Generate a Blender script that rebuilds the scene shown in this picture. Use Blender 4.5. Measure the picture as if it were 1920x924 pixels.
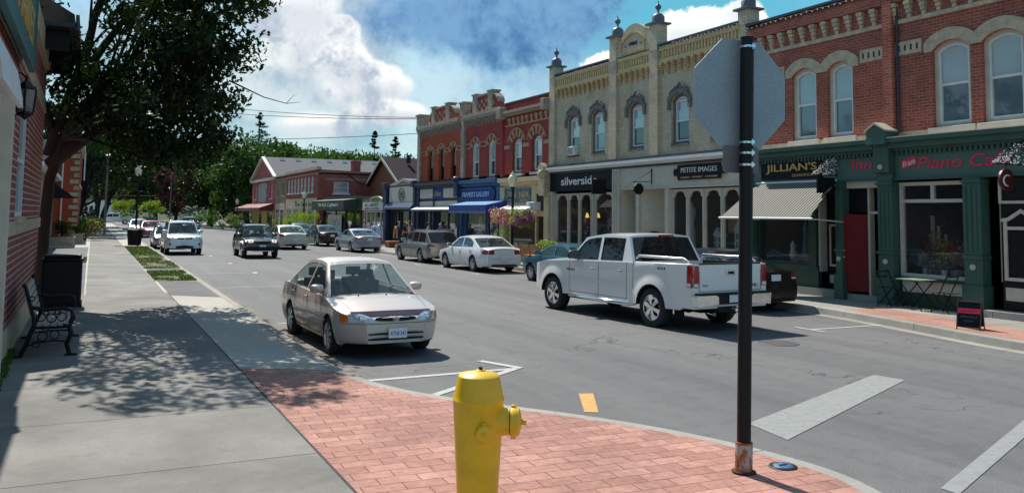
import bpy, bmesh, math, random
from mathutils import Vector, Matrix, geometry, noise
random.seed(7)
R = math.radians
sc = bpy.context.scene
for o in list(bpy.data.objects): bpy.data.objects.remove(o)
# ---------------------------------------------------------------- camera
CAMH, YAW, PIT, ROL = 2.231, 0.4591, 0.0759, 0.0121
cam = bpy.data.cameras.new('camera'); camo = bpy.data.objects.new('camera', cam)
sc.collection.objects.link(camo); sc.camera = camo
fw = Vector((math.sin(YAW), math.cos(YAW), 0)); rt = Vector((math.cos(YAW), -math.sin(YAW), 0)); up = Vector((0, 0, 1))
fw2 = fw*math.cos(PIT)+up*math.sin(PIT); up2 = up*math.cos(PIT)-fw*math.sin(PIT)
rt3 = rt*math.cos(ROL)+up2*math.sin(ROL); up3 = up2*math.cos(ROL)-rt*math.sin(ROL)
m = Matrix((rt3, up3, -fw2)).transposed().to_4x4(); m.translation = Vector((0, 0, CAMH))
camo.matrix_world = m
cam.sensor_fit = 'HORIZONTAL'; cam.sensor_width = 36; cam.lens = 36*1591.76/1920
cam.shift_y = -(462-282.9)/1920
cam.clip_start = 0.05; cam.clip_end = 4000
sc.render.resolution_x = 1024; sc.render.resolution_y = 492
sc.render.engine = 'CYCLES'
sc.view_settings.view_transform = 'Standard'; sc.view_settings.look = 'None'
sc.view_settings.exposure = 0.33; sc.view_settings.gamma = 1
# ---------------------------------------------------------------- sun and sky
SUN_EL, SUN_AZ = 50, -3.5          # azimuth measured from the street axis (+y) towards +x
w = bpy.data.worlds.new('World'); sc.world = w; w.use_nodes = True
nt = w.node_tree; N = nt.nodes; Lk = nt.links; N.clear()
def nd(t, **k):
    n = N.new(t)
    for a, b in k.items(): setattr(n, a, b)
    return n
def vmath(op, a, b=None):
    n = nd('ShaderNodeVectorMath', operation=op)
    for i, x in enumerate((a, b)):
        if x is None: continue
        if isinstance(x, (tuple, list, Vector)): n.inputs[i].default_value = x
        else: Lk.new(x, n.inputs[i])
    return n
def fmath(op, a, b=0.0, c=0.0, clamp=False):
    n = nd('ShaderNodeMath', operation=op, use_clamp=clamp)
    for i, x in enumerate((a, b, c)):
        if isinstance(x, (int, float)): n.inputs[i].default_value = x
        else: Lk.new(x, n.inputs[i])
    return n.outputs[0]
def ramp(x, a, b, c0=0.0, c1=1.0, smooth=True):
    n = nd('ShaderNodeMapRange', interpolation_type='SMOOTHSTEP' if smooth else 'LINEAR')
    Lk.new(x, n.inputs[0]); n.inputs[1].default_value = a; n.inputs[2].default_value = b
    n.inputs[3].default_value = c0; n.inputs[4].default_value = c1
    return n.outputs[0]
def mixc(f, a, b):
    n = nd('ShaderNodeMix', data_type='RGBA')
    if isinstance(f, (int, float)): n.inputs[0].default_value = f
    else: Lk.new(f, n.inputs[0])
    for i, x in ((6, a), (7, b)):
        if isinstance(x, tuple): n.inputs[i].default_value = x+(1,) if len(x) == 3 else x
        else: Lk.new(x, n.inputs[i])
    return n.outputs[2]
tc = nd('ShaderNodeTexCoord'); D = tc.outputs['Generated']
sky = nd('ShaderNodeTexSky', sky_type='NISHITA', sun_disc=False, sun_elevation=R(SUN_EL), sun_rotation=R(SUN_AZ), air_density=1.0, dust_density=0.6, ozone_density=2.0)
def dirv(px, py):   # world direction of a patch of sky, as azimuth and height read off the photograph
    a = YAW+math.atan((px-960)/1592); e = math.atan((406-py)/1592*math.cos(a-YAW))
    return Vector((math.sin(a)*math.cos(e), math.cos(a)*math.cos(e), math.sin(e)))
# stretched direction coordinates for the noise so that clouds flatten towards the horizon
sep = nd('ShaderNodeSeparateXYZ'); Lk.new(D, sep.inputs[0])
zz_ = fmath('ADD', fmath('MAXIMUM', sep.outputs[2], 0.0), 0.22)
comb = nd('ShaderNodeCombineXYZ'); Lk.new(fmath('DIVIDE', sep.outputs[0], zz_), comb.inputs[0]); Lk.new(fmath('DIVIDE', sep.outputs[1], zz_), comb.inputs[1]); comb.inputs[2].default_value = 3.7
def cloudnoise(scale, det, rough, vec, dist=0.0):
    n = nd('ShaderNodeTexNoise'); n.inputs['Scale'].default_value = scale; n.inputs['Detail'].default_value = det
    n.inputs['Roughness'].default_value = rough; n.inputs['Distortion'].default_value = dist; Lk.new(vec, n.inputs['Vector']); return n.outputs['Fac']
n1 = cloudnoise(1.5, 9, .6, comb.outputs[0], .3); n2 = cloudnoise(4.0, 8, .65, D, .25); n3 = cloudnoise(9, 6, .6, D)
n4 = cloudnoise(22, 6, .62, D, .4); n5 = cloudnoise(55, 4, .6, D)
wob = fmath('MULTIPLY', fmath('SUBTRACT', n2, .5), .24)
wob2 = fmath('ADD', fmath('MULTIPLY', fmath('SUBTRACT', n3, .5), .15), fmath('ADD', fmath('MULTIPLY', fmath('SUBTRACT', n4, .5), .10), fmath('MULTIPLY', fmath('SUBTRACT', n5, .5), .045)))
def lobe(px, py, rx, ry, soft=.35, edge=1.0):
    """soft elliptical region of the sky; rx, ry in photo-degrees"""
    c = dirv(px, py); r = Vector((c.y, -c.x, 0)).normalized(); u_ = r.cross(c)
    d = vmath('SUBTRACT', D, tuple(c)).outputs[0]
    a = vmath('DOT_PRODUCT', d, tuple(r/math.sin(R(rx)))).outputs[1]; b = vmath('DOT_PRODUCT', d, tuple(u_/math.sin(R(ry)))).outputs[1]
    q = fmath('SQRT', fmath('ADD', fmath('MULTIPLY', a, a), fmath('MULTIPLY', b, b)))
    q = fmath('ADD', q, fmath('MULTIPLY', fmath('ADD', wob, wob2), edge*6))
    return ramp(q, 1+soft, 1-soft)
skyc = nd('ShaderNodeMix', data_type='RGBA', blend_type='MULTIPLY'); skyc.inputs[0].default_value = 1
Lk.new(sky.outputs[0], skyc.inputs[6]); skyc.inputs[7].default_value = (.62, 1.12, 1.15, 1)
col = skyc.outputs[2]
gen = ramp(n1, .40, .62)
veil = fmath('MULTIPLY', gen, .85)
WH = (9.6, 9.7, 9.5); LIL = (4.2, 4.9, 5.9)
tex = fmath('ADD', fmath('MULTIPLY', n2, .36), fmath('ADD', fmath('MULTIPLY', n3, .32), fmath('ADD', fmath('MULTIPLY', n4, .22), fmath('MULTIPLY', n5, .10))))
col = mixc(veil, col, mixc(ramp(tex, .38, .60), (1.3, 2.8, 4.4), (3.9, 4.9, 5.9)))
# pale grey-green cloud sheet low on the left
col = mixc(fmath('MULTIPLY', lobe(540, 220, 15, 8, .7, .6), .92), col, mixc(ramp(tex, .40, .58), (3.0, 5.0, 5.8), (6.3, 7.6, 7.8)))
# clear turquoise gap on the right
col = mixc(fmath('MULTIPLY', lobe(1250, 60, 9, 6, .35, .8), .92), col, (1.15, 4.6, 6.1))
col = mixc(fmath('MULTIPLY', lobe(1080, 150, 5, 3, .6, .8), .7), col, (1.9, 4.9, 6.6))
# broad dark blue cloud base with ragged edge
col = mixc(fmath('MULTIPLY', lobe(660, 40, 3.8, 4.4, .4, 1.1), .8), col, mixc(ramp(tex, .42, .58), (2.2, 3.2, 4.7), (4.4, 5.2, 6.1)))
col = mixc(fmath('MULTIPLY', lobe(960, 180, 8, 3.0, .5, .7), .75), col, mixc(ramp(tex, .42, .58), (2.6, 4.7, 6.3), (5.2, 6.7, 7.6)))
col = mixc(fmath('MULTIPLY', lobe(915, 16, 9.6, 4.4, .30, 1.0), .55), col, (1.7, 3.6, 5.8)); col = mixc(lobe(915, 18, 8.6, 3.6, .22, 1.0), col, mixc(ramp(tex, .43, .56), (.62, 1.75, 3.7), (1.8, 3.6, 5.9)))
# broken cumulus: white tops, lilac-grey bellies
def cum(px, py, rx, ry, soft, edge, amt=.95, belly=LIL, lo=.43, hi=.51):
    global col
    m_ = lobe(px, py, rx, ry, soft, edge); low = lobe(px+8, py+ry*18, rx*1.1, ry*.8, .5, .9)
    c_ = mixc(ramp(tex, lo, hi), belly, WH); c_ = mixc(fmath('MULTIPLY', low, .55), c_, belly)
    col = mixc(fmath('MULTIPLY', m_, amt), col, c_)
for a in ((560, 150, 4.6, 2.6, .5, 1.5, .6), (590, 80, 3.0, 2.1, .2, 1.7), (545, 15, 3.0, 2.0, .25, 1.4), (695, 165, 3.2, 1.7, .18, 1.7), (640, 125, 2.0, 1.5, .2, 1.5), (740, 215, 2.8, .9, .25, 1.4), (590, 240, 2.4, .8, .4, 1.2), (1390, 150, 2, 1.2, .3, .8)): cum(*a)
for a in ((1165, 118, 2.6, 1.15, .07, 1.15), (1215, 84, 1.9, 1.3, .07, 1.1), (1300, 50, 3.0, 1.6, .07, 1.2), (1395, 45, 1.8, 1.7, .10, 1.1)): cum(*a, .97, (5.6, 6.3, 7.0), .38, .52)
bg = nd('ShaderNodeBackground'); Lk.new(col, bg.inputs[0]); bg.inputs[1].default_value = 0.09
out = nd('ShaderNodeOutputWorld'); Lk.new(bg.outputs[0], out.inputs[0])
sl = bpy.data.lights.new('sun', 'SUN'); sl.energy = 5.0; sl.angle = R(.5); sl.color = (1, .95, .87)
so = bpy.data.objects.new('sun', sl); sc.collection.objects.link(so)
sd = Vector((math.sin(R(SUN_AZ))*math.cos(R(SUN_EL)), math.cos(R(SUN_AZ))*math.cos(R(SUN_EL)), math.sin(R(SUN_EL))))
so.rotation_euler = sd.to_track_quat('Z', 'Y').to_euler(); so.location = (0, 0, 40)

# ---------------------------------------------------------------- object helpers
COL = sc.collection
def tag(o, label=None, cat=None, group=None, kind=None):
    if label: o['label'] = label
    if cat: o['category'] = cat
    if group: o['group'] = group
    if kind: o['kind'] = kind
    return o
def thing(name, label, cat, loc=(0, 0, 0), group=None, rz=0):
    o = bpy.data.objects.new(name, None); COL.objects.link(o); o.location = loc; o.rotation_euler.z = rz
    o.empty_display_size = .2
    return tag(o, label, cat, group)
def copy_tree(o, parent=None):
    c = o.copy(); COL.objects.link(c)
    if parent: c.parent = parent
    for ch in [x for x in list(o.children)]: copy_tree(ch, c)
    return c
def place_copy(src, loc, rz, label, group=None):
    c = copy_tree(src); c.location = loc; c.rotation_euler.z = rz; c['label'] = label
    if group: c['group'] = group
    return c
class Fr:
    """a wall plane: P(u, v, d) with u along the wall, v up, d outwards"""
    def __init__(s, O, U, Nn): s.O = Vector(O); s.U = Vector(U); s.N = Vector(Nn); s.Z = Vector((0, 0, 1)); s.R = (-s.N).cross(s.Z)
    def __call__(s, u, v, d=0): return s.O+s.U*u+s.Z*v+s.N*d
RF = Fr((18, 0, 0), (0, 1, 0), (-1, 0, 0))
LF = Fr((-1, 0, 0), (0, 1, 0), (1, 0, 0))
class MB:
    def __init__(s): s.v = []; s.f = []; s.m = []; s.sm = []
    def add(s, vs, fs, m=0, smooth=False):
        b = len(s.v); s.v += [tuple(x) for x in vs]
        for f in fs: s.f.append([b+i for i in f]); s.m.append(m); s.sm.append(smooth)
        return s
    def poly(s, pts, m=0): return s.add(pts, [range(len(pts))], m)
    def box(s, x0, x1, y0, y1, z0, z1, m=0):
        return s.add([(x, y, z) for z in (z0, z1) for y in (y0, y1) for x in (x0, x1)], [(0, 2, 3, 1), (4, 5, 7, 6), (0, 1, 5, 4), (2, 6, 7, 3), (0, 4, 6, 2), (1, 3, 7, 5)], m)
    def fbox(s, F, u0, u1, v0, v1, d0, d1, m=0):
        P = [F(u, v, d) for v in (v0, v1) for d in (d0, d1) for u in (u0, u1)]
        return s.add(P, [(0, 2, 3, 1), (4, 5, 7, 6), (0, 1, 5, 4), (2, 6, 7, 3), (0, 4, 6, 2), (1, 3, 7, 5)], m)
    def prism(s, fn, pl, d0, d1, m=0, cap=True, sm=False):
        n = len(pl); P = [fn(a, b, d0) for a, b in pl]+[fn(a, b, d1) for a, b in pl]
        s.add(P, [(i, (i+1) % n, n+(i+1) % n, n+i) for i in range(n)], m, sm)
        if cap: s.add(P, [range(n), range(2*n-1, n-1, -1)], m)
        return s
    def obox(s, c, ax, ay, az, hx, hy, hz, m=0):
        c = Vector(c); P = [c+ax*hx*i+ay*hy*j+az*hz*k for k in (-1, 1) for j in (-1, 1) for i in (-1, 1)]
        return s.add(P, [(0, 2, 3, 1), (4, 5, 7, 6), (0, 1, 5, 4), (2, 6, 7, 3), (0, 4, 6, 2), (1, 3, 7, 5)], m)
    def bar(s, a, b, wd, th, m=0, upv=(0, 0, 1)):
        a = Vector(a); b = Vector(b); d = b-a; l = d.length; d.normalize(); x = d.cross(Vector(upv))
        if x.length < 1e-3: x = d.cross(Vector((1, 0, 0)))
        x.normalize(); z = x.cross(d); return s.obox((a+b)/2, d, x, z, l/2, wd/2, th/2, m)
    def tube(s, pts, rad, n=8, m=0, cap=True, smooth=True):
        pts = [Vector(p) for p in pts]; k = len(pts)
        if isinstance(rad, (int, float)): rad = [rad]*k
        V = []; ref = None
        for i, p in enumerate(pts):
            d = (pts[min(i+1, k-1)]-pts[max(i-1, 0)])
            d = d.normalized() if d.length > 1e-9 else Vector((0, 0, 1))
            if ref is None: ref = Vector((0, 0, 1)) if abs(d.z) < .9 else Vector((1, 0, 0))
            x = d.cross(ref).normalized(); y = d.cross(x); ref = x.cross(d) if abs(x.cross(d).dot(ref)) > .1 else ref
            for j in range(n):
                a = 2*math.pi*j/n; V.append(p+x*math.cos(a)*rad[i]+y*math.sin(a)*rad[i])
        s.add(V, [(i*n+j, i*n+(j+1) % n, (i+1)*n+(j+1) % n, (i+1)*n+j) for i in range(k-1) for j in range(n)], m, smooth)
        if cap: s.add(V[:n], [range(n-1, -1, -1)], m); s.add(V[-n:], [range(n)], m)
        return s
    def lathe(s, prof, c=(0, 0, 0), n=24, m=0, axis='z', smooth=True, close=False):
        c = Vector(c); V = []
        for r, h in prof:
            for j in range(n):
                a = 2*math.pi*j/n; ca, sa = r*math.cos(a), r*math.sin(a)
                V.append(c+(Vector((ca, sa, h)) if axis == 'z' else Vector((h, ca, sa)) if axis == 'x' else Vector((ca, h, sa))))
        k = len(prof); rng = k if close else k-1
        return s.add(V, [(i*n+j, i*n+(j+1) % n, ((i+1) % k)*n+(j+1) % n, ((i+1) % k)*n+j) for i in range(rng) for j in range(n)], m, smooth)
    def ball(s, c, r, m=0, n=10, sz=(1, 1, 1)):
        c = Vector(c); V = []; k = n//2+1
        for i in range(k+1):
            t = math.pi*i/k
            for j in range(n): a = 2*math.pi*j/n; V.append(c+Vector((r*sz[0]*math.sin(t)*math.cos(a), r*sz[1]*math.sin(t)*math.sin(a), r*sz[2]*math.cos(t))))
        return s.add(V, [(i*n+j, (i+1)*n+j, (i+1)*n+(j+1) % n, i*n+(j+1) % n) for i in range(k) for j in range(n)], m, True)
    def wall(s, fn, outer, holes, depth=0, m=0, mr=None):
        """flat face with holes; reveals run back by depth"""
        loops = [[Vector((a, b, 0)) for a, b in l] for l in [outer]+holes]
        tri = geometry.tessellate_polygon(loops); flat = [p for l in loops for p in l]
        s.add([fn(p.x, p.y, 0) for p in flat], [t for t in tri], m)
        if depth:
            for h in holes:
                n = len(h); s.add([fn(a, b, 0) for a, b in h]+[fn(a, b, -depth) for a, b in h], [(i, (i+1) % n, n+(i+1) % n, n+i) for i in range(n)], m if mr is None else mr)
        return s
    def build(s, name, mats, parent=None, angle=None, bevel=0, label=None):
        me = bpy.data.meshes.new(name); me.from_pydata(s.v, [], s.f)
        if not isinstance(mats, (list, tuple)): mats = [mats]
        for x in mats: me.materials.append(x)
        me.polygons.foreach_set('material_index', s.m); me.polygons.foreach_set('use_smooth', s.sm if angle is None else [True]*len(s.f))
        me.validate(); me.update()
        if angle is not None: me.set_sharp_from_angle(angle=R(angle))
        o = bpy.data.objects.new(name, me); COL.objects.link(o)
        if parent:
            o.parent = parent
            if parent.type == 'EMPTY': o.matrix_parent_inverse = parent.matrix_basis.inverted()
        if bevel:
            b = o.modifiers.new('bevel', 'BEVEL'); b.width = bevel; b.segments = 2; b.limit_method = 'ANGLE'; b.angle_limit = R(40)
        if label: o['label'] = label
        return o
def struct(o): o['kind'] = 'structure'; return o
def arc_open(uc, wd, z0, zs, rise, n=10):
    """window opening: rectangle to the spring line then a segmental arch"""
    h = wd/2; P = [(uc-h, z0), (uc+h, z0), (uc+h, zs)]
    if rise > 0:
        r = (h*h+rise*rise)/(2*rise); cz = zs+rise-r; a0 = math.asin(min(1, h/r))
        P += [(uc+r*math.sin(a0*(1-2*i/n)), cz+r*math.cos(a0*(1-2*i/n))) for i in range(1, n)]
    P.append((uc-h, zs)); return P
def arc_ring(uc, wd, zs, rise, th, n=12, leg=0):
    h = wd/2; r = (h*h+rise*rise)/(2*rise); cz = zs+rise-r; a0 = math.asin(min(1, h/r))
    inn = [(uc+r*math.sin(a0*(1-2*i/n)), cz+r*math.cos(a0*(1-2*i/n))) for i in range(n+1)]
    ot = [(uc+(r+th)*math.sin(a0*(1-2*i/n)), cz+(r+th)*math.cos(a0*(1-2*i/n))) for i in range(n+1)]
    if leg: inn = [(uc+h, zs-leg)]+inn+[(uc-h, zs-leg)]; ot = [(ot[0][0], zs-leg)]+ot+[(ot[-1][0], zs-leg)]
    return inn, ot
def ring_prism(mb, F, inn, ot, d0, d1, m=0):
    for i in range(len(inn)-1):
        mb.prism(F, [inn[i], inn[i+1], ot[i+1], ot[i]], d0, d1, m)
def inset(P, t):
    """shrink a convex-ish outline towards its inside"""
    n = len(P); out = []
    ar = sum(P[i][0]*P[(i+1) % n][1]-P[(i+1) % n][0]*P[i][1] for i in range(n)); sg = 1 if ar > 0 else -1
    for i in range(n):
        a = Vector(P[i-1]); b = Vector(P[i]); c = Vector(P[(i+1) % n]); e1 = (b-a).normalized(); e2 = (c-b).normalized()
        n1 = Vector((-e1.y, e1.x))*sg; n2 = Vector((-e2.y, e2.x))*sg; k = n1+n2; k = k/max(.3, k.dot(n1)) if k.length > 1e-6 else n1
        out.append(tuple(b+k*t))
    return out
def frame_ring(mb, F, P, t, d0, d1, m=0):
    Q = inset(P, t); n = len(P)
    for i in range(n): mb.prism(F, [P[i], P[(i+1) % n], Q[(i+1) % n], Q[i]], d0, d1, m)
    return Q
def text(F, body, u, v, h, d, mat, parent, wd=None, name='lettering', ext=.012, shear=0, spacing=1.0, bold=0, rot=0):
    """letters on wall plane F centred at u, v (u, v on the frame), h = cap height"""
    cu = bpy.data.curves.new('txt', 'FONT'); cu.body = body; cu.align_x = 'CENTER'; cu.extrude = ext; cu.size = h/.72; cu.shear = shear; cu.space_character = spacing; cu.offset = bold
    cu.resolution_u = 3
    o = bpy.data.objects.new('txt', cu); COL.objects.link(o)
    dg = bpy.context.evaluated_depsgraph_get(); me = bpy.data.meshes.new_from_object(o.evaluated_get(dg))
    bpy.data.objects.remove(o); bpy.data.curves.remove(cu)
    xs = [p.co.x for p in me.vertices]; cx = (min(xs)+max(xs))/2; k = (wd/(max(xs)-min(xs))) if wd else 1
    O = F(u, v, d)
    for p in me.vertices:
        a, b = (p.co.x-cx)*k, p.co.y-h/2
        a, b = a*math.cos(rot)-b*math.sin(rot), a*math.sin(rot)+b*math.cos(rot)
        p.co = O+F.R*a+F.Z*b+F.N*p.co.z
    me.name = name; me.materials.clear(); me.materials.append(mat)
    o = bpy.data.objects.new(name, me); COL.objects.link(o)
    if parent:
        o.parent = parent
        if parent.type == 'EMPTY': o.matrix_parent_inverse = parent.matrix_basis.inverted()
    return o

# ---------------------------------------------------------------- materials
def newmat(name):
    mt = bpy.data.materials.new(name); mt.use_nodes = True; t = mt.node_tree; t.nodes.clear()
    o = t.nodes.new('ShaderNodeOutputMaterial'); b = t.nodes.new('ShaderNodeBsdfPrincipled'); t.links.new(b.outputs[0], o.inputs[0])
    return mt, t, b, o
class G:
    def __init__(s, t): s.t = t
    def n(s, ty, ins={}, **k):
        x = s.t.nodes.new(ty)
        for a, b in k.items(): setattr(x, a, b)
        for a, b in ins.items():
            if isinstance(b, bpy.types.NodeSocket): s.t.links.new(b, x.inputs[a])
            else: x.inputs[a].default_value = b
        return x
    def noise(s, vec, sc_, det=4, ro=.55, dist=0): return s.n('ShaderNodeTexNoise', {'Vector': vec, 'Scale': sc_, 'Detail': det, 'Roughness': ro, 'Distortion': dist}).outputs['Fac']
    def rng(s, x, a, b, c=0., d=1.): return s.n('ShaderNodeMapRange', {0: x, 1: a, 2: b, 3: c, 4: d}).outputs[0]
    def mix(s, f, a, b, bt='MIX'):
        a = a+(1,) if isinstance(a, tuple) and len(a) == 3 else a; b = b+(1,) if isinstance(b, tuple) and len(b) == 3 else b
        return s.n('ShaderNodeMix', {0: f, 6: a, 7: b}, data_type='RGBA', blend_type=bt).outputs[2]
    def math(s, op, a, b=0.): return s.n('ShaderNodeMath', {0: a, 1: b}, operation=op).outputs[0]
    def bump(s, h, st, dist=.01): return s.n('ShaderNodeBump', {'Height': h, 'Strength': st, 'Distance': dist}).outputs[0]
def mul(c, k): return tuple(min(1, x*k) for x in c)
def plain(name, c, ro=.5, me=0., var=.12, nsc=3.0, bmp=.0, coat=0., bsc=60, spec=.5, dirt=0):
    mt, t, b, o = newmat(name); g = G(t); co = g.n('ShaderNodeTexCoord').outputs['Object']
    if var:
        f = g.rng(g.noise(co, nsc, 6, .6), .3, .7); cc = g.mix(f, mul(c, 1-var), mul(c, 1+var))
        if dirt: cc = g.mix(g.rng(g.noise(co, nsc*2.3, 8, .7), .5, .75, 0., dirt), cc, mul(c, .35))
        t.links.new(cc, b.inputs['Base Color'])
        t.links.new(g.rng(f, 0., 1., max(0, ro-.06), min(1, ro+.08)), b.inputs['Roughness'])
    else: b.inputs['Base Color'].default_value = c+(1,); b.inputs['Roughness'].default_value = ro
    b.inputs['Metallic'].default_value = me; b.inputs['Coat Weight'].default_value = coat; b.inputs['Coat Roughness'].default_value = .04
    b.inputs['Specular IOR Level'].default_value = spec
    if bmp: t.links.new(g.bump(g.noise(co, bsc, 4), bmp), b.inputs['Normal'])
    return mt
def brick(name, c1, c2, mortar, bw=.215, rh=.075, ms=.008, var=.5, flat=False, rot=0, bmp=.5, msm=.1):
    mt, t, b, o = newmat(name); g = G(t); co = g.n('ShaderNodeTexCoord').outputs['Object']
    if flat: vec = g.n('ShaderNodeMapping', {'Vector': co, 'Rotation': (0, 0, rot)}).outputs[0]
    else:
        s = g.n('ShaderNodeSeparateXYZ', {0: co}); vec = g.n('ShaderNodeCombineXYZ', {0: g.math('ADD', s.outputs[0], s.outputs[1]), 1: s.outputs[2]}).outputs[0]
    dv = vec
    bt = g.n('ShaderNodeTexBrick', {'Vector': dv, 'Color1': c1+(1,), 'Color2': c2+(1,), 'Mortar': mortar+(1,), 'Scale': 1., 'Mortar Size': ms, 'Mortar Smooth': msm, 'Brick Width': bw, 'Row Height': rh, 'Bias': 0.})
    f = g.rng(g.noise(co, 1.1, 8, .65), .3, .7, 1-var*.5, 1+var*.4)
    f2 = g.rng(g.noise(co, 14, 3, .6), .3, .7, 1-var*.3, 1+var*.3)
    cc = g.n('ShaderNodeVectorMath', {0: bt.outputs[0], 'Scale': g.math('MULTIPLY', f, f2)}, operation='SCALE').outputs[0]
    if not flat: cc = g.mix(g.rng(g.noise(g.n('ShaderNodeMapping', {'Vector': co, 'Scale': (1, 1, .35)}).outputs[0], 2.3, 7, .7), .56, .75, 0., .45), cc, (.09, .07, .06))
    t.links.new(cc, b.inputs['Base Color']); b.inputs['Roughness'].default_value = .85; b.inputs['Specular IOR Level'].default_value = .25
    h = g.math('ADD', g.math('MULTIPLY', bt.outputs['Fac'], -1.), g.math('MULTIPLY', g.noise(co, 50, 3), .35))
    t.links.new(g.bump(h, bmp, .008), b.inputs['Normal'])
    return mt
def glassy(name, tint, alpha, ro=.02):
    """tinted pane: sky reflection by angle over partly see-through glass"""
    mt, t, b, o = newmat(name); g = G(t); t.nodes.remove(b)
    tr = g.n('ShaderNodeBsdfTransparent', {0: tuple(1-(1-x)*.6 for x in tint)+(1,)}); df = g.n('ShaderNodeBsdfDiffuse', {0: mul(tint, .25)+(1,)})
    gl = g.n('ShaderNodeBsdfGlossy', {0: (1, 1, 1, 1), 'Roughness': ro})
    lw = g.n('ShaderNodeLayerWeight', {0: .5}).outputs['Facing']; fr = g.math('ADD', .045, g.math('MULTIPLY', .9, g.math('POWER', lw, 5.)))
    m1 = g.n('ShaderNodeMixShader', {0: alpha, 1: tr.outputs[0], 2: df.outputs[0]}); m2 = g.n('ShaderNodeMixShader', {0: fr, 1: m1.outputs[0], 2: gl.outputs[0]})
    t.links.new(m2.outputs[0], o.inputs[0]); return mt
def leafmat(name, c1, c2, trans=.35, c3=None, f3=.9, gloss=.03):
    mt, t, b, o = newmat(name); g = G(t); t.nodes.remove(b)
    ge = g.n('ShaderNodeNewGeometry'); co = g.n('ShaderNodeTexCoord').outputs['Object']
    cc = g.mix(g.math('ADD', g.math('MULTIPLY', ge.outputs['Random Per Island'], .6), g.rng(g.noise(co, .9, 4), .3, .7, 0., .4)), c1, c2)
    if c3: cc = g.mix(g.math('GREATER_THAN', g.math('FRACT', g.math('MULTIPLY', ge.outputs['Random Per Island'], 17.3)), f3), cc, c3)
    d = g.n('ShaderNodeBsdfDiffuse', {0: cc}); tr = g.n('ShaderNodeBsdfTranslucent', {0: g.mix(1., cc, (1., 1.25, .35), 'MULTIPLY')})
    gl = g.n('ShaderNodeBsdfGlossy', {0: (.6, .65, .6, 1), 'Roughness': .38})
    m1 = g.n('ShaderNodeMixShader', {0: trans, 1: d.outputs[0], 2: tr.outputs[0]}); m2 = g.n('ShaderNodeMixShader', {0: gloss, 1: m1.outputs[0], 2: gl.outputs[0]})
    t.links.new(m2.outputs[0], o.inputs[0]); return mt
def paint(name, c, me=.35, ro=.32, flake=.1):
    mt, t, b, o = newmat(name); g = G(t); co = g.n('ShaderNodeTexCoord').outputs['Object']
    s = g.n('ShaderNodeSeparateXYZ', {0: co}).outputs[2]
    dirt = g.math('MULTIPLY', g.rng(s, .55, .15, 0., .5), g.rng(g.noise(co, 5, 6), .35, .65, .3, 1.))
    t.links.new(g.mix(dirt, c, (.16, .145, .125)), b.inputs['Base Color']); b.inputs['Metallic'].default_value = me
    t.links.new(g.rng(dirt, 0., .5, ro, .7), b.inputs['Roughness']); b.inputs['Coat Weight'].default_value = .8; b.inputs['Coat Roughness'].default_value = .06
    return mt
M = {}
M['red1'] = brick('red_brick', (.42, .100, .064), (.28, .068, .046), (.36, .23, .175))
M['red2'] = brick('deep_red_brick', (.46, .052, .042), (.33, .042, .036), (.24, .10, .08), var=.35)
M['orange'] = brick('orange_brick', (.52, .085, .03), (.40, .065, .026), (.32, .12, .07), var=.35)
M['leftbrick'] = brick('left_wall_brick', (.34, .045, .035), (.24, .035, .03), (.52, .42, .36), rh=.105, bw=.3, ms=.013, var=.35)
M['cream'] = brick('cream_brick', (.64, .53, .375), (.54, .445, .315), (.38, .315, .24), var=.28)
M['creamplain'] = plain('cream_brick_trim', (.62, .46, .25), .85, var=.22, nsc=9, bmp=.3)
M['creamdark'] = plain('ochre_corbel_brick', (.52, .34, .16), .85, var=.25, nsc=9, bmp=.3)
M['stone'] = plain('buff_stone', (.52, .42, .29), .85, var=.25, nsc=5, bmp=.4, dirt=.4)
M['stone3'] = plain('weathered_grey_stone', (.37, .30, .235), .9, var=.3, nsc=6, bmp=.4, dirt=.5)
M['stone2'] = plain('tan_arch_stone', (.42, .29, .18), .85, var=.2, nsc=7, bmp=.3)
M['greystone'] = plain('grey_carved_stone', (.16, .15, .145), .85, var=.35, nsc=14, bmp=.6)
M['pinkbrick'] = brick('pink_painted_brick', (.50, .13, .13), (.45, .11, .115), (.42, .14, .13), var=.3)
M['farbrick'] = brick('weathered_red_brick', (.36, .085, .065), (.27, .06, .05), (.32, .15, .12), var=.5)
M['tanbrick'] = brick('tan_brick', (.36, .24, .15), (.28, .17, .11), (.3, .24, .2), var=.5)
M['green'] = plain('green_shopfront_paint', (.042, .102, .073), .5, var=.15, nsc=2, bmp=.05)
M['greenL'] = plain('grey_green_fascia_paint', (.075, .138, .112), .55, var=.12, nsc=2)
M['dkgreen'] = plain('dark_green_paint', (.018, .055, .035), .45, var=.2)
M['beige'] = plain('beige_trim_paint', (.56, .51, .42), .55, var=.1, nsc=3, dirt=.15)
M['cream2'] = plain('cream_render', (.62, .49, .29), .6, var=.12, nsc=2, dirt=.15)
M['white'] = plain('white_paint', (.72, .72, .70), .5, var=.08, nsc=3, dirt=.12)
M['black'] = plain('black_paint', (.008, .008, .009), .45, var=.3, nsc=6, spec=.25)
M['blacksign'] = plain('black_sign_board', (.006, .007, .011), .5, var=.2, spec=.2)
M['navy'] = plain('navy_paint', (.018, .03, .085), .45, var=.2)
M['blue'] = plain('mid_blue_paint', (.03, .10, .22), .5, var=.15)
M['sunlit_blue'] = plain('sunlit_blue_canvas', (.09, .24, .44), .8, var=.12, nsc=4)  # sunlight put into the colour of the gallery awning's top
M['blued'] = plain('royal_blue_canvas', (.016, .05, .26), .8, var=.12, nsc=4)
M['slate'] = plain('slate_blue_sign', (.09, .15, .20), .6)
M['gold'] = plain('gold_letters', (.62, .38, .10), .45, var=.1)
M['redl'] = plain('crimson_letters', (.80, .03, .08), .5, var=.05)
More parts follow.
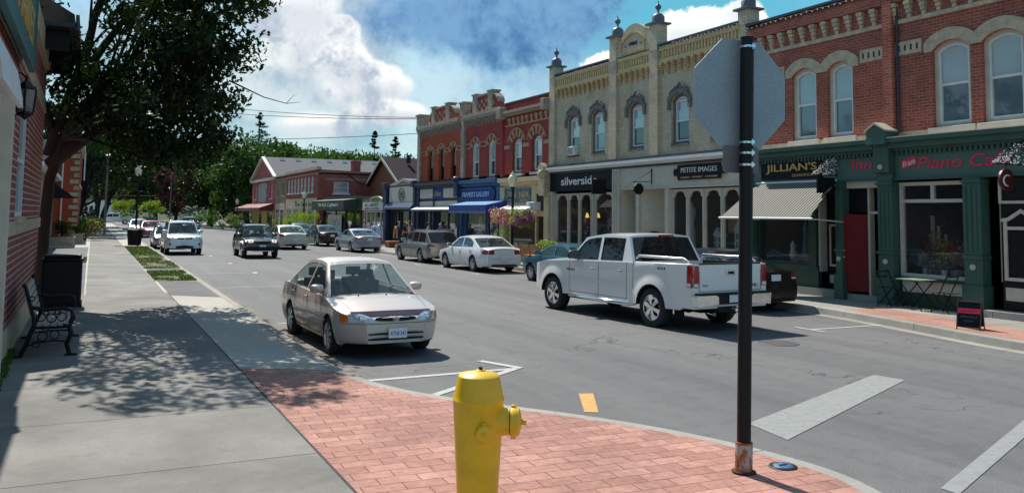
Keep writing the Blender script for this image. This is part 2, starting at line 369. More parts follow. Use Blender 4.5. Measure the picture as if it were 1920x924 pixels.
M['reddoor'] = plain('red_door_paint', (.16, .004, .008), .4, var=.15)
M['pinkw'] = plain('rust_brown', (.25, .08, .03), .8, var=.4, nsc=20)
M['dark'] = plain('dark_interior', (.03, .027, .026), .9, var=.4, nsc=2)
M['floorin'] = plain('shop_floor', (.07, .05, .04), .6)
M['greyroof'] = plain('grey_shingles', (.15, .15, .158), .95, spec=.1, var=.2, nsc=9, bmp=.5, bsc=14)
M['brownroof'] = plain('brown_shingles', (.040, .028, .032), .95, spec=.08, var=.3, nsc=9, bmp=.5, bsc=14)
M['tar'] = plain('flat_roofing', (.06, .06, .06), .9)
M['cap'] = plain('dark_metal_coping', (.05, .055, .065), .5, .3)
M['greymetal'] = plain('grey_finial_metal', (.12, .13, .15), .5, .3)
M['awnwood'] = plain('light_timber', (.45, .2, .06), .55, var=.3, nsc=8)
M['steel'] = plain('bright_metal', (.75, .76, .78), .25, 1., var=.1)
M['chrome'] = plain('chrome', (.85, .86, .88), .07, 1., var=0)
M['rubber'] = plain('tyre_rubber', (.02, .02, .021), .85, var=.3, nsc=12)
M['plastic'] = plain('black_plastic', (.010, .010, .011), .55, var=.2, spec=.3)
M['rim'] = plain('alloy_rim', (.55, .56, .58), .28, .9, var=.1)
M['wellblack'] = plain('underbody_black', (.008, .008, .008), .95, var=0)
M['interior'] = plain('grey_car_interior', (.11, .11, .115), .85, var=.15)
M['interior2'] = plain('dark_car_interior', (.03, .03, .033), .85, var=.15)
M['carglass'] = glassy('car_window_glass', (.62, .80, .80), .10)
M['privacy'] = glassy('dark_privacy_glass', (.06, .07, .08), .85)
M['shopglass'] = glassy('shop_window_glass', (.8, .85, .85), .05)
M['housepane'] = plain('upper_window_dark_glass', (.03, .04, .045), .04, var=0, spec=1.)
M['reflection_pane'] = plain('window_glass_pale_reflection', (.34, .40, .40), .06, var=.08, nsc=1.5, spec=1., coat=.6)  # bright reflection painted into the pane colour, no blind behind
M['teal_pane'] = plain('window_glass_teal_reflection', (.11, .16, .18), .06, var=.15, nsc=1.5, spec=1., coat=.6)  # darker teal reflection painted into the pane colour
M['lens'] = plain('headlight_lens', (.62, .66, .70), .1, .5, var=.3, nsc=30, coat=1)
M['amber'] = plain('amber_lens', (.75, .16, .02), .2, var=.1, coat=1)
M['taillens'] = plain('red_lens', (.38, .006, .010), .15, var=.2, nsc=25, coat=1)
M['plate'] = plain('licence_plate_white', (.75, .78, .80), .4, var=.05)
M['plateblue'] = plain('plate_blue_letters', (.02, .10, .42), .4, var=0)
M['hydrant'] = plain('yellow_hydrant_paint', (.80, .475, .008), .42, var=.13, nsc=5, bmp=.12, bsc=30, coat=.15, dirt=.12)
M['iron'] = plain('black_cast_iron', (.006, .006, .007), .5, spec=.3, var=.3, nsc=15, bmp=.1)
M['rust'] = plain('rusty_bolt', (.06, .022, .012), .85, var=.5, nsc=40)
M['bark'] = plain('tree_bark', (.013, .011, .009), .95, var=.45, nsc=6, bmp=.9, bsc=22)
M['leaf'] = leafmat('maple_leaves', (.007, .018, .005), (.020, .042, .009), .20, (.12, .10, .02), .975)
M['leaf2'] = leafmat('bright_leaves', (.05, .11, .018), (.11, .19, .03), .35)
M['leaf3'] = leafmat('mid_green_leaves', (.03, .07, .018), (.07, .12, .035), .3)
M['hillleaf'] = leafmat('hillside_leaves', (.04, .085, .022), (.085, .14, .04), .3, gloss=0.)
M['needle'] = leafmat('spruce_needles', (.018, .042, .025), (.035, .065, .038), .15)
M['purpleleaf'] = leafmat('purple_leaves', (.055, .016, .028), (.12, .04, .055), .25)
M['lime'] = leafmat('lime_basket_leaves', (.16, .24, .02), (.30, .36, .05), .4)
M['petal'] = leafmat('purple_petals', (.30, .03, .30), (.58, .10, .50), .3)
M['petal2'] = leafmat('pink_petals', (.72, .14, .36), (.85, .42, .58), .3)
M['petalw'] = leafmat('cream_petals', (.60, .55, .36), (.55, .45, .25), .3)
M['globe'] = plain('cream_lamp_globe', (.78, .70, .50), .35, var=.05, coat=.4)
M['skin'] = plain('skin', (.50, .29, .20), .6, var=.06)
M['hairb'] = plain('dark_hair', (.03, .018, .012), .7, var=.3, nsc=40)
M['hairg'] = plain('fair_hair', (.42, .33, .2), .7, var=.3, nsc=40)
# ---------------------------------------------------------------- ground, road, kerbs, pavements
def asphalt():
    mt, t, b, o = newmat('asphalt'); g = G(t); co = g.n('ShaderNodeTexCoord').outputs['Object']
    big = g.rng(g.noise(co, .16, 6, .6, .4), .35, .68); mid = g.rng(g.noise(co, 1.4, 7, .65), .3, .7); fine = g.noise(co, 75, 3, .7)
    c = g.mix(big, (.082, .082, .084), (.128, .126, .125)); c = g.mix(g.math('MULTIPLY', mid, .5), c, (.085, .086, .09))
    c = g.mix(g.rng(fine, .38, .68, 0., .8), c, (.25, .245, .24))
    # tyre-worn tracks run along the street
    st = g.n('ShaderNodeMapping', {'Vector': co, 'Scale': (1.1, .03, 1)}).outputs[0]
    c = g.mix(g.rng(g.noise(st, 1.0, 5), .42, .72, 0., .5), c, (.062, .063, .067)); c = g.mix(g.rng(g.noise(st, 3.1, 4), .55, .72, 0., .22), c, (.17, .168, .165)); c = g.mix(g.rng(g.noise(co, 3.4, 6, .7), .5, .72, 0., .4), c, (.06, .06, .062))
    wv = g.n('ShaderNodeVectorMath', {0: co, 1: g.n('ShaderNodeVectorMath', {0: g.n('ShaderNodeTexNoise', {'Vector': co, 'Scale': 1.3, 'Detail': 5.}).outputs['Color'], 'Scale': 1.6}, operation='SCALE').outputs[0]}, operation='ADD').outputs[0]
    vo = g.n('ShaderNodeTexVoronoi', {'Vector': wv, 'Scale': .22}, feature='DISTANCE_TO_EDGE').outputs['Distance']
    crack = g.math('MULTIPLY', g.rng(vo, .0018, .0035, 1., 0.), g.rng(g.noise(co, .35, 3), .47, .56))
    c = g.mix(g.math('MULTIPLY', crack, .85), c, (.03, .03, .03))
    oil = g.rng(g.noise(g.n('ShaderNodeMapping', {'Vector': co, 'Scale': (1, .45, 1)}).outputs[0], .9, 5, .6), .62, .74, 0., .35)
    c = g.mix(oil, c, (.05, .05, .052))
    t.links.new(c, b.inputs['Base Color']); b.inputs['Roughness'].default_value = .82; b.inputs['Specular IOR Level'].default_value = .3
    t.links.new(g.bump(g.math('ADD', fine, g.math('MULTIPLY', crack, -1.5)), .35, .006), b.inputs['Normal']); return mt
def concrete(name, c, joint=0, joff=0, patch=.38, xjoint=0, rot=0):
    mt, t, b, o = newmat(name); g = G(t); co = g.n('ShaderNodeTexCoord').outputs['Object']
    a = g.rng(g.noise(co, .55, 7, .65, .3), .32, .7); cc = g.mix(a, mul(c, 1-patch), mul(c, 1+patch*.5))
    cc = g.mix(g.rng(g.noise(co, 90, 3, .7), .4, .7, 0., .5), cc, mul(c, .5)); cc = g.mix(g.rng(g.noise(co, 24, 5, .7), .5, .75, 0., .35), cc, mul(c, .6))
    cc = g.mix(g.rng(g.noise(co, 5, 8, .75), .52, .72, 0., .5), cc, mul(c, .5))
    vo = g.n('ShaderNodeTexVoronoi', {'Vector': co, 'Scale': 5.5}).outputs['Distance']
    cc = g.mix(g.rng(vo, .045, .03, 0., .6), cc, mul(c, .3))
    h = g.noise(co, 60, 4)
    if joint:
        vec = g.n('ShaderNodeMapping', {'Vector': co, 'Location': (50, joff, 0), 'Rotation': (0, 0, rot)}).outputs[0]
        bt = g.n('ShaderNodeTexBrick', {'Vector': vec, 'Color1': (.94, .94, .94, 1), 'Color2': (1.04, 1.04, 1.04, 1), 'Mortar': (.25, .24, .23, 1), 'Scale': 1., 'Mortar Size': .009, 'Mortar Smooth': .3, 'Brick Width': xjoint or 100., 'Row Height': joint}, offset=0.)
        cc = g.mix(1., cc, bt.outputs[0], 'MULTIPLY'); h = g.math('ADD', g.math('MULTIPLY', h, .3), g.math('MULTIPLY', bt.outputs['Fac'], -1.5))
    t.links.new(cc, b.inputs['Base Color']); b.inputs['Roughness'].default_value = .88; b.inputs['Specular IOR Level'].default_value = .25
    t.links.new(g.bump(h, .3, .01), b.inputs['Normal']); return mt
def worn_paint(name, c, wear=.5):
    """painted road marking worn through to the asphalt in places"""
    mt, t, b, o = newmat(name); g = G(t); co = g.n('ShaderNodeTexCoord').outputs['Object']
    n_ = g.noise(co, 9, 9, .75); f = g.math('MAXIMUM', g.math('MULTIPLY', g.rng(n_, wear-.05, wear+.07), g.rng(g.noise(co, 38, 5, .7), .30, .42)), .72); cc = g.mix(f, (.12, .12, .12), c)
    cc = g.mix(g.rng(g.noise(co, 70, 3), .4, .7, 0., .35), cc, (.2, .2, .2))
    t.links.new(cc, b.inputs['Base Color']); b.inputs['Roughness'].default_value = .75; return mt
M['asphalt'] = asphalt()
M['walk'] = concrete('pavement_concrete', (.262, .252, .234), 2.0, .48, .42)
M['walkpale'] = concrete('pale_new_concrete', (.50, .475, .42), 6.0, 0, .12)
M['walkR'] = concrete('far_pavement_concrete', (.36, .335, .295), 1.6, 0, .25, 1.45)
M['kerb'] = concrete('kerb_concrete', (.40, .385, .35), 3.0, 0, .3)
M['gutter'] = concrete('gutter_concrete', (.23, .20, .165), 3.0, 0, .4)
M['paver'] = brick('red_stamped_pavers', (.44, .238, .19), (.33, .165, .132), (.19, .085, .066), bw=.33, rh=.172, ms=.006, var=.55, flat=True, rot=R(2.5), bmp=.5, msm=.25)
M['paver2'] = brick('worn_red_pavers', (.42, .22, .17), (.38, .2, .155), (.33, .2, .16), bw=.2, rh=.1, ms=.004, var=.5, flat=True)
M['whitepaint'] = worn_paint('white_road_paint', (.46, .46, .44), .40)
M['bandpaint'] = worn_paint('worn_white_road_paint', (.27, .28, .27), .42)
M['yellowpaint'] = worn_paint('yellow_road_paint', (.62, .33, .06), .42)
def grassmat():
    mt, t, b, o = newmat('grass_soil'); g = G(t); co = g.n('ShaderNodeTexCoord').outputs['Object']
    cc = g.mix(g.rng(g.noise(co, 1.2, 6, .6), .4, .62), (.05, .085, .02), (.19, .14, .085)); t.links.new(cc, b.inputs['Base Color']); b.inputs['Roughness'].default_value = .95
    t.links.new(g.bump(g.noise(co, 40, 4), .8, .03), b.inputs['Normal']); return mt
M['grass'] = grassmat()
M['blade'] = leafmat('grass_blades', (.06, .105, .018), (.12, .16, .04), .25)
M['lawn'] = plain('lawn', (.05, .10, .02), .95, var=.35, nsc=.7, bmp=.6, bsc=30)
M['hill'] = plain('hill_soil', (.035, .06, .02), .95, var=.3, nsc=.05)
gz = MB(); gz.poly([(-1500, -1500, -.06), (1500, -1500, -.06), (1500, 2500, -.06), (-1500, 2500, -.06)]); struct(gz.build('ground', M['lawn']))
rd = MB(); rd.poly([(-40, -40, 0), (70, -40, 0), (70, 4.9, 0), (16.6, 9, 0), (16.6, 260, 0), (2.6, 260, 0), (2.6, 8, 0), (-40, 1, 0)]); struct(rd.build('road', M['asphalt']))
KL = [(3.4, 260), (3.32, 60), (3.15, 25), (3.08, 14), (3.10, 11.6), (3.2, 10.6), (3.42, 9.85), (3.75, 9.25), (4.17, 8.6), (4.7, 7.9), (5.12, 7.2), (5.42, 6.5), (5.60, 5.8), (5.66, 5.2), (5.52, 4.6), (5.15, 3.9), (4.7, 3.0), (4.4, 1.5), (4.3, -30)]
KR = [(15.6, 260), (15.55, 52), (15.4, 49.5), (14.95, 48.2), (14.8, 47), (14.8, 43.2), (15.0, 42.2), (15.5, 41.2), (15.6, 40.2), (15.6, 17.5), (15.6, 15.4), (15.5, 14.2), (15.28, 12.9), (14.98, 11.6), (14.7, 10.4), (14.52, 9.2), (14.5, 7.5), (14.9, 5.6), (16, 4.0), (18, 3.2), (70, 3.0)]
def smooth_pl(P, k=2):
    P = [Vector(p) for p in P]
    for _ in range(k):
        Q = [P[0]]
        for a, b in zip(P, P[1:]): Q += [a.lerp(b, .25), a.lerp(b, .75)]
        Q.append(P[-1]); P = Q
    return P
def offs(P, d):
    out = []
    for i, p in enumerate(P):
        t = (P[min(i+1, len(P)-1)]-P[max(i-1, 0)]).normalized(); out.append(p+Vector((-t.y, t.x))*d)
    return out
KLs = smooth_pl(KL); KRs = smooth_pl(KR)
def strip(mb, A, B, za, zb, m=0):
    for i in range(len(A)-1): mb.poly([(A[i].x, A[i].y, za), (A[i+1].x, A[i+1].y, za), (B[i+1].x, B[i+1].y, zb), (B[i].x, B[i].y, zb)], m)
def kerb(name, P, sgn, zt=.15):
    mb = MB(); inn = offs(P, -.16*sgn); e = offs(P, -.012*sgn)
    strip(mb, inn, e, zt+.004, zt+.002); strip(mb, e, P, zt+.002, zt-.015); strip(mb, P, offs(P, .02*sgn), zt-.015, -.01)
    return struct(mb.build(name, M['kerb'], angle=50))
# KL runs towards the camera with the road on its left (its +normal side)
kerb('kerb_left', KLs, 1); kerb('kerb_right', KRs, -1)
gt = MB(); seg = [p for p in KLs if 11.5 < p.y < 200]; strip(gt, offs(seg, .02), offs(seg, .34), .005, .004)
struct(gt.build('gutter_left', M['gutter']))
gt = MB(); seg = [p for p in KRs if p.y < 260 and p.x < 18]; strip(gt, offs(seg, -.02), offs(seg, -.30), .005, .004); struct(gt.build('gutter_right', M['walkR']))
# left pavement
inner = offs(KLs, -.15)
sw = MB(); poly = [(p.x, p.y, .15) for p in inner]
sw.poly(poly+[(-40, -30, .15), (-40, 260, .15)]); struct(sw.build('pavement_left', M['walkpale']))
sw = MB(); z = .154
sw.poly([(-1.3, -12, z), (1.86, -12, z), (1.86, 23.6, z), (-1.3, 23.6, z)])
sw.poly([(-.02, 23.6, z), (1.80, 23.6, z), (1.9, 130, z), (.25, 130, z)])
struct(sw.build('footpath', M['walk']))
M['asphalt2'] = concrete('grey_asphalt_apron', (.17, .168, .165), 0)
sw = MB(); sw.poly([(1.88, 27.6, z), (1.88, 22.9, z), (2.96, 22.0, z), (2.98, 27.2, z)]); sw.poly([(1.88, 33.4, z), (1.88, 32.2, z), (3.0, 32.0, z), (3.0, 33.4, z)]); struct(sw.build('asphalt_apron', M['asphalt2']))
sw = MB(); sw.poly([(-3, 23.7, z), (-.05, 23.7, z), (-.05, 38, z), (-3, 38, z)]); sw.poly([(-3, 42.2, z), (-.05, 42.2, z), (.0, 54, z), (-3, 54, z)]); struct(sw.build('side_path', M['asphalt2']))
# red pavers on the corner: bounded by the kerb and the footpath joint
mid = [p for p in inner if p.y < 11.9 and p.y > -12]
sw = MB(); sw.poly([(1.885, 11.95, z)]+[(2.94, 11.4, z)]+[(p.x, p.y, z) for p in mid if p.y < 11.3]+[(4.1, -12, z), (1.885, -12, z)]); struct(sw.build('paved_corner', M['paver']))
sw = MB(); sw.box(1.862, 1.883, -12, 23.6, .13, .1535); struct(sw.build('expansion_joint', plain('tarry_joint', (.04, .038, .036), .9)))
# right pavement
innR = offs(KRs, .15); sw = MB(); sw.poly([(p.x, p.y, .15) for p in innR]+[(70, 260, .15)]); struct(sw.build('pavement_right', M['walkR']))
sw = MB(); a = [p for p in offs(KRs, .17) if 3.0 < p.y < 14.6 and p.x < 18]; b = [p for p in offs(KRs, 1.35)]; b = [Vector((max(p.x, q.x+.9), p.y)) for p, q in zip(a, a)]
strip(sw, a, [Vector((min(p.x+1.25, 17.2), p.y)) for p in a], .154, .154); struct(sw.build('paver_strip', M['paver2']))
# grass verges
def verge(name, P, nb, label):
    mb = MB(); z0 = .158
    mb.poly([(x, y, z0) for x, y in P]); o = struct(mb.build(name, M['grass']))
    xs = [p[0] for p in P]; ys = [p[1] for p in P]; bl = MB(); k = 0
    while k < nb:
        x = random.uniform(min(xs), max(xs)); y = random.uniform(min(ys), max(ys))
        if noise.noise(Vector((x*1.1, y*1.1, 3))) < -.12 and 27 < y < 45: k += 1; continue
        a = random.uniform(0, 6.28); h = random.uniform(.03, .08); wv = random.uniform(.006, .012)
        bl.add([(x, y, z0), (x+wv*3*math.cos(a), y+wv*3*math.sin(a), z0), (x+random.uniform(-.04, .04), y+random.uniform(-.04, .04), z0+h)], [(0, 1, 2)]); k += 1
    g_ = bl.build(name+'_tufts', M['blade']); tag(g_, label, 'grass', kind='stuff')
verge('verge', [(1.82, 27.7), (2.98, 27.4), (3.0, 31.9), (1.83, 32.1)], 2600, 'patchy green verge with a bare brown middle beside the kerb')
verge('verge', [(1.84, 33.5), (3.02, 33.5), (3.08, 54), (1.86, 54)], 6000, 'green verge around the far litter bin beside the kerb')
verge('verge', [(-3, 38), (-.08, 38), (-.05, 42), (-3, 42)], 6000, 'bright green strip of lawn left of the footpath')
# painted markings
mk = MB(); z = .006
def line(P, wd, zz=z):
    a, b = Vector(P[0]), Vector(P[1]); d = (b-a).normalized(); n_ = Vector((-d.y, d.x))*wd/2
    mk.poly([(a+n_).to_3d()+Vector((0, 0, zz)), (a-n_).to_3d()+Vector((0, 0, zz)), (b-n_).to_3d()+Vector((0, 0, zz)), (b+n_).to_3d()+Vector((0, 0, zz))])
def tmark(y, x1=5.75):
    line([(3.45, y), (x1, y+.04)], .11); line([(x1-.03, y+.05), (x1-.15, y+.75)], .11, z+.003); line([(x1-.05, y+.02), (x1-.18, y-.45)], .11, z+.003)
line([(3.45, 11.22), (5.62, 11.27)], .12); line([(5.75, 11.29), (5.45, 12.05)], .13, z+.003); line([(5.80, 11.36), (3.9, 10.0)], .12, z+.0015)
line([(3.5, 17.6), (4.2, 17.6)], .1)
for y in (26.4, 32.6, 38.8, 45.5, 63): line([(3.5, y), (5.55, y)], .09); line([(5.5, y-.35), (5.62, y+.3)], .16, z+.003)
for y in (12.9, 21.5, 29.6, 36, 44.5): line([(13.15, y), (15.2, y)], .09); line([(13.15, y-.4), (13.15, y+.4)], .1, z+.003)
struct(mk.build('parking_lines', M['whitepaint']))
mk = MB(); mk.poly([(6.53, 7.32, z), (6.42, 6.62, z), (10.32, 8.38, z), (10.24, 8.84, z)]); struct(mk.build('stop_line', M['bandpaint']))
mk = MB(); mk.poly([(6.47, 4.93, z), (6.47, 4.76, z), (12.5, 7.2, z), (12.5, 7.4, z)]); struct(mk.build('crossing_line', M['bandpaint']))
mk = MB(); mk.poly([(5.62, 9.39, z), (5.16, 8.49, z), (5.30, 8.41, z), (5.80, 9.33, z)]); struct(mk.build('yellow_centre_dash', M['yellowpaint']))
mk = MB(); mk.lathe([(0.001, .008), (.33, .008), (.34, .009), (.36, .009), (.37, .004)], (11.2, 11.75, 0), 28, smooth=False)
tag(mk.build('manhole_cover', plain('manhole_iron', (.09, .09, .09), .6, .4, var=.3, nsc=20, bmp=.4, bsc=40)), 'round grey iron cover set in the asphalt by the pickup shadow', 'manhole cover')
wc = thing('water_valve_cover', 'small round blue painted valve cover in the red pavers by the sign post', 'valve cover', (5.32, 5.54, .154))
mk = MB(); mk.lathe([(.001, .164), (.105, .164), (.115, .162), (.12, .154)], (5.32, 5.54, 0), 24); mk.build('rim', M['iron'], wc)
mk = MB(); mk.lathe([(.001, .168), (.08, .168), (.085, .164)], (5.32, 5.54, 0), 20); mk.box(5.28, 5.36, 5.53, 5.55, .168, .173, 1); mk.build('lid', [plain('blue_lid', (.04, .13, .25), .5, var=.5, nsc=30), M['iron']], wc)
# ---------------------------------------------------------------- buildings on the right side
def sash(F, uc, wd, z0, zs, rise, parent, fm, lower='housepane', upper='reflection_pane', sill=None, sillw=.12, sillh=.12, depth=.16, ft=.07, sm=None, tymp=None, name='window', label=None, silld=.07, outerm=None, ot=.0):
    """double-hung window: frame, meeting rail and sill with its panes"""
    P = arc_open(uc, wd, z0, zs, rise); mb = MB(); top = zs+rise
    if outerm is not None: P0 = P; Q = frame_ring(mb, F, P, ot, -depth-.02, -depth+.07, 1); P = Q; wd -= 2*ot; z0 += ot; top -= ot
    zt = zs-.02 if tymp or rise > .25 else top-.02
    Q = frame_ring(mb, F, P, ft, -depth-.03, -depth+.045)
    if tymp: mb.prism(F, arc_open(uc, wd-.02, zs-.02, zs-.0, rise-.02)[0:], -depth-.02, -depth+.03, 2)
    zm = (z0+zt)/2
    mb.fbox(F, uc-wd/2+.01, uc+wd/2-.01, zm-.03, zm+.03, -depth-.02, -depth+.03)
    if tymp: mb.fbox(F, uc-wd/2, uc+wd/2, zt-.05, zt+.02, -depth-.02, -depth+.05)
    ms = [M[fm], M[outerm or fm], M[tymp or fm]]
    fr = mb.build(name, ms, parent, label=label)
    top_z = zt if tymp else top-ft*.5
    for a, b, mm, dd in ((zm, top_z, upper, -depth), (z0+ft*.5, zm, lower, -depth-.018)):
        pm = MB()
        if a == zm and rise and not tymp: pm.prism(F, [(uc-wd/2+.02, zm), (uc+wd/2-.02, zm)]+arc_open(uc, wd-.04, z0, zs, rise-.02)[2:], dd-.004, dd)
        else: pm.fbox(F, uc-wd/2+.02, uc+wd/2-.02, a, b, dd-.004, dd)
        pm.build('pane', M[mm], fr)
    if sill:
        s_ = MB(); s_.fbox(F, uc-wd/2-sillw-ot, uc+wd/2+sillw+ot, z0-ot-sillh, z0-ot, -depth*.9, silld); s_.build('sill', M[sill], fr, bevel=.01)
    return fr
def block(name, label, y0, y1, ztop, mat, holes, zb=4.2, back=13, roofz=None, cat='building', group='shop buildings on the far side of the street'):
    t = thing(name, label, cat, (18, (y0+y1)/2, .15), group)
    mb = MB(); mb.wall(RF, [(y0, zb), (y1, zb), (y1, ztop), (y0, ztop)], holes, .26)
    mb.poly([(18, y0, 0), (18+back, y0, 0), (18+back, y0, ztop), (18, y0, ztop)]); mb.poly([(18, y1, 0), (18+back, y1, 0), (18+back, y1, ztop), (18, y1, ztop)])
    mb.poly([(18+back, y0, 0), (18+back, y1, 0), (18+back, y1, ztop), (18+back, y0, ztop)])
    mb.poly([(18.3, y0, ztop), (18.3, y1, ztop), (18.3, y1, ztop-.6), (18.3, y0, ztop-.6)]); mb.poly([(18, y0, ztop), (18.3, y0, ztop), (18.3, y1, ztop), (18, y1, ztop)])
    mb.build('wall', M[mat], t)
    rf_ = MB(); rf_.poly([(18.3, y0+.01, ztop-.5), (18+back, y0+.01, ztop-.5), (18+back, y1-.01, ztop-.5), (18.3, y1-.01, ztop-.5)]); rf_.poly([(18.35, y0+.01, 3.95), (18+back, y0+.01, 3.95), (18+back, y1-.01, 3.95), (18.35, y1-.01, 3.95)]); rf_.build('roof', M['tar'], t)
    return t
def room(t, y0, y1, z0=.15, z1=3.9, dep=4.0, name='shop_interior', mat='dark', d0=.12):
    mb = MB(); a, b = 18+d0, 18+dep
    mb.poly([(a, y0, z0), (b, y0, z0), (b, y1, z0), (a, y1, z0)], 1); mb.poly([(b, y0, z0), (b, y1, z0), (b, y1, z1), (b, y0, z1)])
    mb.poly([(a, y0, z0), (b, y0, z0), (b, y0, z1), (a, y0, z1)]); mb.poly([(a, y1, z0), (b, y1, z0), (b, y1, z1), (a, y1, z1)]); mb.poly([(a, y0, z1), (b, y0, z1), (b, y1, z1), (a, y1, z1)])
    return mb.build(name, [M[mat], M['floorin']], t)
def shopwin(t, y0, y1, z0, z1, fm, depth=.08, ft=.09, name='shop_window', mull=(), trans=None, arch=False):
    mb = MB(); P = [(y0, z0), (y1, z0), (y1, z1), (y0, z1)]; frame_ring(mb, RF, P, ft, -depth-.05, -depth+.06)
    for u in mull: mb.fbox(RF, u-ft/2, u+ft/2, z0+ft, z1-ft if trans is None else trans, -depth-.048, -depth+.055)
    if trans: mb.fbox(RF, y0+ft, y1-ft, trans-ft/2, trans+ft/2, -depth-.045, -depth+.058); mb.fbox(RF, (y0+y1)/2-ft/2, (y0+y1)/2+ft/2, trans+ft/2, z1-ft, -depth-.047, -depth+.053)
    fr = mb.build(name, M[fm], t, bevel=.008)
    g_ = MB(); g_.fbox(RF, y0+.02, y1-.02, z0+.02, z1-.02, -depth-.006, -depth); g_.build('pane', M['shopglass'], fr)
    return fr
def arched_lights(t, edges, z0, z1, fm, name='shop_window', depth=.10):
    """row of tall lights with scalloped heads between slender posts"""
    y0, y1 = min(edges), max(edges); ed = sorted(edges); holes = []; mb = MB()
    for a, b in zip(ed, ed[1:]):
        uc, wd = (a+b)/2, (b-a)-.16; h = wd/2; zs = z1-.28
        P = [(uc-h, z0+.12), (uc+h, z0+.12), (uc+h, zs), (uc+h*.80, zs+.03), (uc+h*.78, zs+.10), (uc+h*.55, zs+.185), (uc+h*.16, zs+.205), (uc, zs+.235), (uc-h*.16, zs+.205), (uc-h*.55, zs+.185), (uc-h*.78, zs+.10), (uc-h*.80, zs+.03), (uc-h, zs)]
        holes.append(P)
    Fd = lambda u, v, d: RF(u, v, d-depth+.05)
    mb.wall(Fd, [(y0, z0), (y1, z0), (y1, z1), (y0, z1)], holes, .08)
    for e in ed[1:-1]: mb.tube([RF(e, z0, -depth+.06), RF(e, z1-.02, -depth+.06)], .035, 8)
    for e in (y0, y1): mb.fbox(RF, e-.04, e+.04, z0, z1, -depth, -depth+.10)
    mb.fbox(RF, y0, y1, z0, z0+.06, -depth, -depth+.14)
    fr = mb.build(name, M[fm], t)
    for P in holes:
        g_ = MB(); us = [p[0] for p in P]; g_.fbox(RF, min(us), max(us), z0+.1, z1-.03, -depth-.012, -depth-.006); g_.build('pane', M['shopglass'], fr)
    return fr
def corbels(mb, F, ys, z0, z1, wd, n=3, d0=.0, dd=.05, m=0, taper=.45):
    h = (z1-z0)/n
    for y in ys:
        for k in range(n):
            w_ = wd*(taper+(1-taper)*(k+1)/n)/2; mb.fbox(F, y-w_, y+w_, z0+k*h+.006, z0+(k+1)*h-.006, 0, d0+dd*(k+1), m)
def frange(a, b, s):
    out = []; x = a
    while x < b+1e-6: out.append(x); x += s
    return out
def string_lights(F, y0, y1, z, d, label, n):
    mb = MB(); P = []
    for i in range(n+1):
        y = y0+(y1-y0)*i/n; P.append(F(y, z-.03*abs(math.sin(i*1.3)), d))
    mb.tube(P, .006, 4)
    for i, p in enumerate(P): mb.ball(p+Vector((0, 0, -.03)), .022, 1, 6)
    return tag(mb.build('string_lights', [M['black'], M['white']]), label, 'string lights', 'strings of small white bulbs along the parapets')
# ---- red brick pair, one continuous green shopfront
wins1 = [(17.76, .92), (16.46, .86)]; wins2 = [(13.15, .98), (11.88, .98), (10.0, .98)]
def redfront(name, label, y0, y1, wins, ztop):
    z0, zs, rs = 4.44, 6.30, .20
    t = block(name, label, y0, y1, ztop, 'red1', [arc_open(u, w_, z0, zs, rs) for u, w_ in wins])
    for u, w_ in wins: sash(RF, u, w_, z0, zs, rs, t, 'white', 'teal_pane', 'reflection_pane', 'beige', outerm='beige', ot=.09, ft=.05, sillh=.13)
    mb = MB(); edges = [y0+.05]+sum([[u-w_/2-.27, u+w_/2+.27] for u, w_ in sorted(wins)], [])+[y1-.05]
    for a, b in zip(edges[::2], edges[1::2]):
        if b-a < .05: continue
        mb.fbox(RF, a, b, 6.33, 6.66, 0, .035)
        for y in (frange(a+.12, b-.1, .17) if b-a > .2 else []): mb.fbox(RF, y-.03, y+.03, 6.42, 6.57, .01, .037, 1)
    for k_, (u, w_) in enumerate(wins):
        i_, o_ = arc_ring(u, w_, zs, rs, .28, 14, leg=.02); ring_prism(mb, RF, i_, o_, -.02-.003*k_, .05+.004*k_)
    mb.fbox(RF, y0, y1, 4.28, 4.41, 0, .03)
    mb.build('belt_course', [M['stone'], plain('dark_header_brick', (.07, .05, .045), .9)], t)
    mb = MB(); mb.fbox(RF, y0+.04, y1-.04, 7.13, 7.23, 0, .05)
    corbels(mb, RF, frange(y0+.3, y1-.2, .41), 7.23, 7.66, .17, 4, .04, .028)
    mb.build('corbel_table', M['stone'], t)
    mb = MB(); mb.fbox(RF, y0, y1, 7.68, 7.95, 0, .14); mb.build('parapet_band', M['red1'], t)
    mb = MB(); mb.fbox(RF, y0-.02, y1+.02, ztop, ztop+.07, -.35, .18); mb.build('coping', M['cap'], t)
    return t
b1 = redfront('brick_building', 'red brick building with gold-lettered black sign and striped awning, joined to the pale brick block', 14.97, 19.93, wins1, 8.10)
b2 = redfront('brick_building', 'nearest red brick building over the green cafe front with pink script lettering', 9.0, 14.95, wins2, 8.32)
mb = MB(); mb.fbox(RF, 14.66, 14.94, 4.35, 8.30, 0, .16); mb.build('pilaster', M['red1'], b2)
mb = MB(); mb.tube([RF(14.58, 4.4, .06), RF(14.58, 8.2, .06)], .035); mb.build('downpipe', M['cap'], b2)
